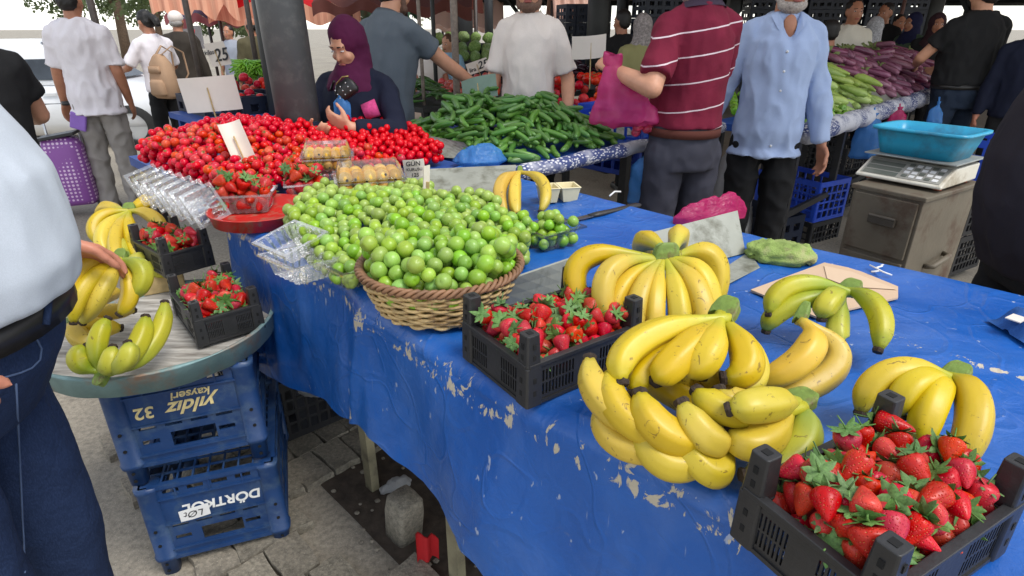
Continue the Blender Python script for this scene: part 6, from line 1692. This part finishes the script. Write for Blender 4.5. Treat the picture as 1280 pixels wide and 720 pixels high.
# ------------------------------------------------------------------ things on the fruit table
# foam trays
m_foam = mat('cream_foam', lin(224,212,170), .7, .06, 20)
c = P(697, 250, T+.004); t = thing('foam_tray', 'cream foam tray with two compartments behind the plum punnet', 'tray', c, R(12))
for sx in (-1, 1):
    m = MB(); w_, d_, h_ = .062, .075, .046; x0 = sx*.034
    rings = [[(x0 + a*(w_/2-tp), b*(d_/2-tp), zz) for a, b in ((-1,-1),(1,-1),(1,1),(-1,1))] for tp, zz in ((.008,0),(.0,h_),(-.002,h_),(-.002,h_+.003),(.004,h_+.003),(.011,.005))]
    m.rings(rings, cap=True); m.build('compartment', m_foam, t, bevel=.0015)
# knife
k0 = P(728, 272, T+.006); k1 = P(800, 256, T+.012); kd = (k1-k0).normalized(); kn = V((0,0,1)).cross(kd)
t = thing('kitchen_knife', 'long knife with black handle lying on the blue tarpaulin', 'knife', k0)
m = MB(); Lk = (k1-k0).length
m.add([kd*(-.10)+kn*.0, kd*(-.04)-kn*.012, kd*.03-kn*.014, kd*.03+kn*.010, kd*(-.05)+kn*.009]+[p+V((0,0,.002)) for p in (kd*(-.10), kd*(-.04)-kn*.012, kd*.03-kn*.014, kd*.03+kn*.010, kd*(-.05)+kn*.009)], [(4,3,2,1,0),(5,6,7,8,9)]+[(i,(i+1)%5,5+(i+1)%5,5+i) for i in range(5)]); m.build('blade', mat('blade_steel', (.30,.30,.31), .3, .1, metal=.9), t)
m = MB(); m.tube([kd*.025, kd*.06, kd*.11, kd*(Lk-.012), kd*Lk], [.010,.013,.011,.014,.008], 10, flat=.6); m.build('handle', m_black, t, True)
# white clothes peg
wp0 = P(762,245,T+.004); m = MB(); m.tube([wp0, wp0+V((.022,.035,.006)), wp0+V((.045,.045,.003))], .003, 6); tag(m.build('wire_hook', m_white_paint, None, True), 'bent white wire lying behind the knife', 'wire')
# green cleaning cloth
gc = P(975, 322, T+.004); m = MB(); secs = [(0,0,0,.070,.048),(0,0,.010,.078,.055),(0,0,.022,.074,.050),(.005,0,.034,.052,.034),(.008,0,.042,.020,.014)]
fs_ = []
for a, b in zip(secs, secs[1:]): fs_ += [tuple(lerp(p, q, k/4) for p, q in zip(a, b)) for k in range(4)]
m.loft(fs_, 48, power=3.0); o = m.build('cleaning_cloth', mat('green_towel', lin(142,164,88), .95, .25, 30, .8, 300, dirt=lin(170,168,120), dscale=20), None, True, loc=gc, rot=(0,0,R(-22)))
vnz(o.data, .010, 24, 3); vnz(o.data, .006, 38, 5, (1,1,1), True)
tag(o, 'crumpled green cleaning cloth on the back edge of the table', 'cloth')
# cardboard
cq = [P(x, y, T+.004) for x, y in ((938,364),(1030,330),(1068,338),(1122,360),(1122,374),(1020,398))]
m = MB(); m.add(cq + [p+V((0,0,.004)) for p in cq], [tuple(range(6))[::-1], tuple(range(6,12))] + [(i,(i+1)%6,6+(i+1)%6,6+i) for i in range(6)])
t = thing('cardboard_sheet', 'pale brown cardboard sheet under the greenish bananas', 'cardboard', (0,0,0)); m.build('sheet', mat('cardboard', lin(196,168,140), .85, .06, 6), t)
fq = [P(x, y, T+.010) for x, y in ((1030,332),(1066,340),(1122,362),(1060,358),(1034,348))]
m = MB(); m.add(fq, [(0,4,3,2,1)]); m.build('folded_flap', mat('cardboard_flap', lin(204,178,150), .85, .05, 6), t)
# blue cloth with white tag at the right edge
c = P(1294, 416, T+.004); m = MB(); rows = []
for i in range(18):
    rows.append([(.11*(i/17-.5), .10*(j/17-.5), max(.002, .035*(1-(2*abs(i/17-.5))**4)*(1-(2*abs(j/17-.5))**4) + .016*nz((i*.3, j*.3, 1)))) for j in range(18)])
t = thing('blue_cloth', 'crumpled blue cloth with a white tag at the table edge', 'cloth', c); m.grid(rows); m.build('cloth', mat('blue_rag', lin(34,84,150), .9, .2, 30, .4, 200), t, True)
m = MB(); m.obox((-.045,.0,.03), (.014,.008,.0), (-.006,.010,0), (0,0,.001)); m.build('tag', m_card, t)
# red lid by the basket
c = P(652, 286, T+.006); m = MB(); m.lathe([(.002,0),(.022,0),(.024,.006),(.020,.008),(.002,.006)], 20); tag(m.build('bottle_cap', m_redtray, None, True, loc=c), 'small red plastic lid beside the plum punnet', 'lid')
# ================================================================== CABINET, SCALE, TUB
m_cab_ = mat('rusty_grey_paint', lin(104,96,82), .6, .16, 6, .2, 60, .1, dirt=lin(78,56,42), dscale=7)
zc = .86
tl, tcn, tr_ = P(1065,230,zc), P(1157,247,zc), P(1240,230,zc)
ca_, w1, w2 = frame_from(tl, tcn, tr_)          # x along the drawer front, y along the side
ux = V((math.cos(ca_), math.sin(ca_), 0)); uy = V((-math.sin(ca_), math.cos(ca_), 0)); og = V((tcn.x, tcn.y, 0)) - ux*w1
t = thing('metal_cabinet', 'rusty grey metal drawer cabinet under the weighing scale', 'cabinet', og, ca_)
m = MB(); m.box((0,0,0), (w1,w2,zc-.018)); m.build('carcass', m_cab_, t, bevel=.004)
m = MB(); m.box((-.008,-.008,zc-.018), (w1+.008,w2+.008,zc)); m.build('top_plate', m_cab_, t, bevel=.004)
for z0, z1 in ((.62,.835), (.36,.605), (.08,.345)):
    m = MB(); m.box((.012,-.010,z0), (w1-.012,.004,z1)); d_ = m.build('drawer_front', m_cab_, t, bevel=.004)
    h = MB(); zz = (z0+z1)/2+.02; h.box((w1*.36,-.030,zz-.012), (w1*.74,-.010,zz+.012)); h.tube([(w1*.36,-.026,zz+.016), (w1*.74,-.026,zz+.016)], .007, 8); h.build('handle', mat('dark_handle', lin(70,64,56), .5, .2) if z0 == .62 else m_cab_, d_, bevel=.002)
h = MB(); h.tube([(w1+.002,w2*.36,.57),(w1+.028,w2*.38,.575),(w1+.028,w2*.66,.595),(w1+.002,w2*.68,.595)], .010, 8); h.build('side_handle', m_cab_, t, True)
# scale
m_scale = mat('off_white_scale_plastic', lin(214,210,196), .45, .08, 10, dirt=lin(170,160,140), dscale=9)
m_panel = mat('scale_keypad_grey', lin(150,148,140), .5, .08, 20); m_lcd = mat('lcd_grey', lin(104,108,100), .25, .05)
sc_ = P(1146, 218, zc+.02); srz = ca_ + R(2)
t = thing('weighing_scale', 'off-white digital weighing scale on top of the grey cabinet', 'scale', (sc_.x, sc_.y, zc+.001), srz + R(0))
SW, SD = .30, .27
m = MB(); pr = [(-SD/2-.035,.012),(-SD/2-.035,.022),(-SD/2+.065,.075),(SD/2,.075),(SD/2,.012)]
vs = [(x, y, zz) for x in (-SW/2, SW/2) for y, zz in pr]; n5 = 5
m.add(vs, [(0,1,2,3,4),(9,8,7,6,5)] + [(i,5+i,5+(i+1)%5,(i+1)%5) for i in range(5)]); m.build('body', m_scale, t, bevel=.006)
sl = (V((0,-SD/2+.065,.075)) - V((0,-SD/2-.035,.022))); sl_n = V((0,-sl.z,sl.y)).normalized(); s0 = V((0,-SD/2-.035,.022)); sld = sl.normalized()
def onpanel(x0, x1, a, b, thick, nm, mt, par):
    c = s0 + sld*((a+b)/2*sl.length) + V(((x0+x1)/2, 0, 0)) + sl_n*thick; q = MB(); q.obox(c, ((x1-x0)/2,0,0), sld*(b-a)/2*sl.length, sl_n*.0012); return q.build(nm, mt, par)
kp = onpanel(-SW/2+.012, SW/2-.012, .10, .94, .0008, 'keypad_panel', m_panel, t)
for i in range(3): onpanel(-SW/2+.02, -.01, .62-.25*i, .80-.25*i, .0024, 'display', m_lcd, kp)
for i in range(5):
    for j in range(4): onpanel(.004+i*.026, .022+i*.026, .18+.19*j, .30+.19*j, .0026, 'key', m_white_paint if (i+j) % 3 else m_lcd, kp)
for sx in (-1,1):
    for sy in (-1,1):
        f = MB(); f.tube([(sx*.12, sy*.11, 0), (sx*.12, sy*.11, .014)], .014, 12); f.build('foot', mat('orange_foot', lin(190,90,50), .6) , t)
m = MB(); m.tube([(0,.02,.075),(0,.02,.090)], .05, 16); m.box((-SW/2-.01,-.115,.090), (SW/2+.01,SD/2+.01,.096)); m.build('platter', m_steel, t, bevel=.002)
# tub
m_tub = mat('turquoise_tub_plastic', lin(40,158,196), .35, .06, 8, dirt=lin(50,120,150), dscale=9)
t2 = thing('plastic_tub', 'turquoise plastic tub resting on the weighing scale', 'tub', world_of(t, (0,.012,.097)), srz)
m = MB(); tb = []
for l, w_, zz in ((.130,.100,0),(.144,.112,.050),(.154,.122,.090),(.166,.134,.094),(.166,.134,.088),(.168,.136,.090),(.168,.136,.099),(.150,.118,.099),(.138,.108,.050),(.126,.096,.006)):
    tb.append([(l*math.copysign(abs(math.cos(a))**.30, math.cos(a)), w_*math.copysign(abs(math.sin(a))**.30, math.sin(a)), zz) for a in [2*math.pi*(i+.5)/48 for i in range(48)]])
m.rings(tb); m.build('tub_shell', m_tub, t2, True)
# ------------------------------------------------------------------ other crates in view
m_bcrate = mat('bright_blue_crate', lin(36,76,190), .45, .15, 8); m_dcrate = mat('dark_blue_crate', lin(24,32,50), .5, .2, 6); m_kcrate = mat('black_crate', (.015,.015,.017), .5, .2, 6)
def lattice_crate_mesh(name, w, d, h, nx, ny, nz_, bar, material):
    m = MB()
    m.panel(w, h, .008, lattice_holes(w, h, nx, nz_, bar, .02, .02, .03), (0,0,0), (1,0,0)); m.panel(w, h, .008, lattice_holes(w, h, nx, nz_, bar, .02, .02, .03), (w,d,0), (-1,0,0))
    m.panel(d, h, .008, lattice_holes(d, h, ny, nz_, bar, .02, .02, .03), (w+.002,0,0), (0,1,0)); m.panel(d, h, .008, lattice_holes(d, h, ny, nz_, bar, .02, .02, .03), (-.002,d,0), (0,-1,0))
    m.panel(w-.02, d-.02, .006, [], (.01,.01,.012), (1,0,0), (0,1,0)); return m.mesh(name, material)
lc_blue = lattice_crate_mesh('blue_lattice', .34, .50, .28, 5, 7, 4, .012, m_bcrate)
lc_dark = lattice_crate_mesh('dark_lattice', .36, .54, .24, 3, 4, 2, .045, m_dcrate)
lc_black = lattice_crate_mesh('black_lattice', .34, .50, .24, 8, 10, 4, .010, m_kcrate)
def crate_at(mesh, label, px, py, Y, rz=R(45), z=None, group=None, name='stacked_crate', dz=0.0):
    c = AT(px, py, Y); o = inst(name, mesh, None, (c.x, c.y, (c.z if z is None else z) + dz), (0,0,rz)); tag(o, label, 'crate', group); return o
crate_at(lc_blue, 'bright blue lattice crate standing on the floor beside the black trousers', 1018, 268, 3.9, R(30), z=.16)
crate_at(lc_black, 'black lattice crate under the bright blue lattice crate', 1018, 268, 3.9, R(30), z=-.085)
crate_at(lc_dark, 'dark crate holding crumpled white paper behind the trousers', 962, 280, 3.6, R(30), z=.02)
crate_at(lc_black, 'upper black crate standing behind the grey cabinet', 1055, 205, 4.6, R(30), z=.30)
crate_at(lc_black, 'lower black crate standing behind the grey cabinet', 1055, 205, 4.6, R(30), z=.05)
crate_at(lc_blue, 'blue crate behind the scale near the jeans', 1236, 190, 3.2, R(30), z=.56)
crate_at(lc_black, 'black crate beneath the blue crate behind the scale', 1236, 190, 3.2, R(30), z=.30)
crate_at(lc_black, 'lowest black crate behind the scale', 1236, 190, 3.2, R(30), z=.05)
# blue crates under the tomatoes beside the off-white seller
for k, (px, py, lab) in enumerate(((712,140,'first blue crate carrying tomatoes before the off-white seller'), (768,140,'second blue crate carrying tomatoes beside the magenta bag'), (815,150,'third blue crate beside the man in maroon polo'))):
    crate_at(lc_blue, lab, px, py, 3.35 - .08*k, R(45), z=T+.0, dz=-.20 if k < 2 else -.16)
crate_at(lc_blue, 'blue crate of meat-coloured onions beside the maroon polo'.replace('meat-coloured onions', 'pink radishes'), 800, 172, 2.95, R(45), z=.70)
m = MB(); rr = random.Random(77)
for k in range(14):
    m.ellipsoid(AT(806+rr.uniform(-12,14), 160+rr.uniform(-6,6), 2.75+rr.uniform(-.05,.05)), (.022,.022,.02), 8, 6)
stuff(tag(m.build('radishes', mat('radish_pink', lin(190,60,90), .4, .5, 40), None, True), 'small heap of pink radishes beside the maroon polo', 'radishes'))
# far tomato crates at the top left
for k, px in enumerate((255, 305, 345)):
    crate_at(lc_dark, ['first', 'second', 'third'][k] + ' dark blue crate of tomatoes counted from the blank price card', px, 132, 4.15+.1*k, R(45), z=.72)
# stacks of crates in the hall
def stack(px, Y, n, z0, rz, lab, grp_, mesh=lc_dark):
    for k in range(n): crate_at(mesh, lab, px, 30, Y, rz, z=z0 + k*.245, group=grp_)
for k, px in enumerate((806, 822, 838)):
    stack(px, 8.3+.1*k, 9, .3, R(8), 'dark blue crate in the stacks behind the olive coat woman', 'crate stacks behind the olive coat')
for k in range(9):
    px = 936 + k*24
    stack(px, 10.2 + .15*(k % 3), 9, .2, R(-6+3*(k % 3)), 'dark crate in the tall crate wall behind the eggplant buyers', 'crate wall behind the eggplant buyers')
for k in range(3): stack(708+13*k, 9.4, 5, .5, R(12), 'dark blue crate stacked between the off-white sleeve and the broad black column', 'crate stacks by the broad column')
for k, (px, py, Y) in enumerate(((590,53,9.2),(618,53,9.2),(646,53,9.2),(600,66,8.9),(628,66,8.9),(520,66,8.9),(490,66,8.9),(560,78,8.7),(600,78,8.7))):
    crate_at(lc_dark, 'navy crate stepped under the cabbage rows', px, py, Y, R(5), group='crates under the cabbages', dz=-.26)
# crate under the fruit table with white bag
cq = P(398, 568, 0); crate_at(lc_black, 'black crate in the dark under the fruit table holding a white bag', 398, 568, 1, R(40), z=.005).location = (cq.x-.18, cq.y-.02, .032)
bag('crumpled white plastic bag sticking out of the crate under the table', (cq.x-.02, cq.y+.12, .20), [(0,0,0,.06,.05),(0,0,.03,.09,.06),(0,0,.07,.07,.05),(0,0,.10,.02,.02)], m_bagwhite, .025, 16, 2)
bq = P(495, 612, 0); bag('torn white plastic scrap lying in the gap under the table', (bq.x, bq.y, .006), [(0,0,0,.05,.02),(0,0,.012,.055,.025),(0,0,.03,.03,.015),(0,0,.035,.01,.01)], m_bagwhite, .018, 26, 4, rz=R(30))
rq = P(545, 722, 0); m = MB()
rows = [[(.06*(i/8-.5), .01*math.sin(i*1.3)+.008*j*.3, .12*(1-j/6)*(1-.25*i/8)) for i in range(9)] for j in range(7)]
m.grid(rows); m.grid([[(p[0], p[1]+.004, p[2]) for p in r][::-1] for r in rows]); tag(m.build('red_rag', mat('red_cloth_rag', lin(190,30,36), .8, .1), None, True, loc=(rq.x-.02, rq.y+.02, .03), rot=(0,0,R(20))), 'folded red rag leaning beside the table leg on the ground', 'rag')
# ------------------------------------------------------------------ things people carry
# purse of the elderly woman
pw = AT(432, 112, 2.60); t = thing('purse', 'small black studded purse open in the elderly woman’s hands'.replace('’', "'"), 'purse', pw, R(-12))
m = MB(); m.loft([(0,0,-.035,.045,.014),(0,0,-.02,.055,.018),(0,0,.01,.052,.016),(.004,0,.035,.035,.010)], 20, power=3); m.build('purse_body', m_belt, t, True, rot=(0,R(-32),0))
m = MB(); m.tube([(-.052,0,.008),(-.02,0,.040),(.02,0,.047),(.045,0,.035)], .0035, 6); m.build('zip', mat('brass', lin(150,130,80), .35, .1, metal=.8), t, True, rot=(0,R(-32),0))
m = MB()
for k in range(9): m.ellipsoid((-.035+.03*(k % 3), -.018, -.018+.018*(k//3)), (.0035,.003,.0035), 6, 4)
m.build('stud', mat_rim, t, True, rot=(0,R(-32),0))
m = MB(); m.tube([pw+V((-.06,.02,.03)), AT(400,118,2.75), AT(404,90,2.8)], .006, 6); m.build('strap', m_belt, t, True).location = -pw
# pink cuff of her sleeve
pcf = AT(463, 136, 2.66); m = MB(); m.tube([pcf+V((-.03,0,-.015)), pcf+V((.03,.01,.005))], [.034,.038], 14); m.build('cuff', mat('pink_knit', lin(206,70,130), .9, .2, 60), None, True)
o = bpy.data.objects['cuff']; Mw = Matrix.Translation(pH.location) @ Matrix.Rotation(pH.rotation_euler.z, 4, 'Z'); o.parent = pH; o.matrix_local = Mw.inverted()
# backpack on the woman
bp = AT(204, 96, 6.12); t = thing('backpack', 'beige backpack with front pocket on the woman’s back'.replace('’', "'"), 'backpack', bp, R(-28))
m_bp = fabric('beige_canvas', lin(178,146,118), .12)
m = MB(); m.loft([(0,0,-.20,.13,.06),(0,0,-.17,.155,.085),(0,0,-.02,.15,.085),(0,0,.12,.12,.07),(0,0,.19,.06,.045),(0,0,.21,.03,.03)], 24, power=3); m.build('pack', m_bp, t, True, bevel=0)
m = MB(); m.loft([(.02,-.08,-.17,.09,.04),(.02,-.08,-.15,.10,.055),(.02,-.08,-.05,.09,.05),(.02,-.08,-.02,.07,.035)], 20, power=3); m.build('pocket', m_bp, t, True)
m = MB(); m.loft([(.0,-.075,.04,.09,.02),(.0,-.075,.10,.08,.02)], 20, power=3); m.build('pocket_flap', m_bp, t, True)
for sx in (-1,1):
    m = MB(); m.tube([(sx*.04,0,.20),(sx*.08,.10,.28),(sx*.09,.20,.22),(sx*.11,.2,.02),(sx*.13,.04,-.15)], .014, 6, flat=.4); m.build('strap', m_bp, t, True)
# shopping trolley of the young man
def dotted(name, base, dot, sc):
    t = NT(name); v = t.new('ShaderNodeTexVoronoi'); v.inputs['Scale'].default_value = sc; v.inputs['Randomness'].default_value = .0; t.lk(t.tc(), v.inputs[0])
    t.col(t.mix(t.ramp(v.outputs['Distance'], [(.30, 1), (.36, 0)]), base, dot)); t.set(Roughness=.5); return t.m
tp0 = P(104, 268, 0); t = thing('shopping_trolley', 'purple trolley bag with white dots pulled by the young man', 'trolley', tp0, R(20))
m = MB(); m.loft([(0,0,.10,.14,.10),(0,0,.14,.15,.11),(0,0,.35,.155,.115),(0,0,.55,.14,.10),(0,0,.62,.12,.08),(0,0,.64,.05,.04)], 24, power=3.4); o = m.build('bag', dotted('purple_dotted_cloth', lin(146,84,164), lin(232,204,232), 34), t, True); vnz(o.data, .012, 9)
m = MB(); m.tube([(-.11,.08,.05),(-.11,.10,.62),(-.11,.12,.86),(.11,.12,.86),(.11,.10,.62),(.11,.08,.05)], .010, 8); m.build('frame', mat_rim, t, True)
m = MB(); m.obox((0,-.02,.64), (.13,0,.02), (0,.09,0), (0,0,.012)); m.build('flap', m_black, t, bevel=.004)
for sx in (-1,1):
    m = MB(); m.lathe([(.02,-.015),(.07,-.015),(.075,0),(.07,.015),(.02,.015)], 20); m.build('wheel', mat_tyre, t, True, loc=(sx*.15,.08,.076), rot=(0,math.pi/2,0))
# phone-like purple pouch in his hand and his watch
hp_ = AT(98, 152, 4.62); m = MB(); m.obox(hp_, V((.05,.01,-.02)), V((0,.01,0)), V((.02,0,.06))); tag(m.build('pouch', mat('lilac_plastic', lin(150,110,200), .4, .1), None, bevel=.008), 'lilac pouch in the young man’s hand above the trolley'.replace('’', "'"), 'pouch')
wv = pB; el, wr_ = V((0,0,0)), None
for ch in (): pass
m = MB(); wa = AT(84, 129, 4.72); m.tube([wa+V((0,0,-.014)), wa+V((0,0,.014))], .037, 16); o = m.build('watch', m_black, None, True); Mw = Matrix.Translation(pB.location) @ Matrix.Rotation(pB.rotation_euler.z, 4, 'Z'); o.parent = pB; o.matrix_local = Mw.inverted()
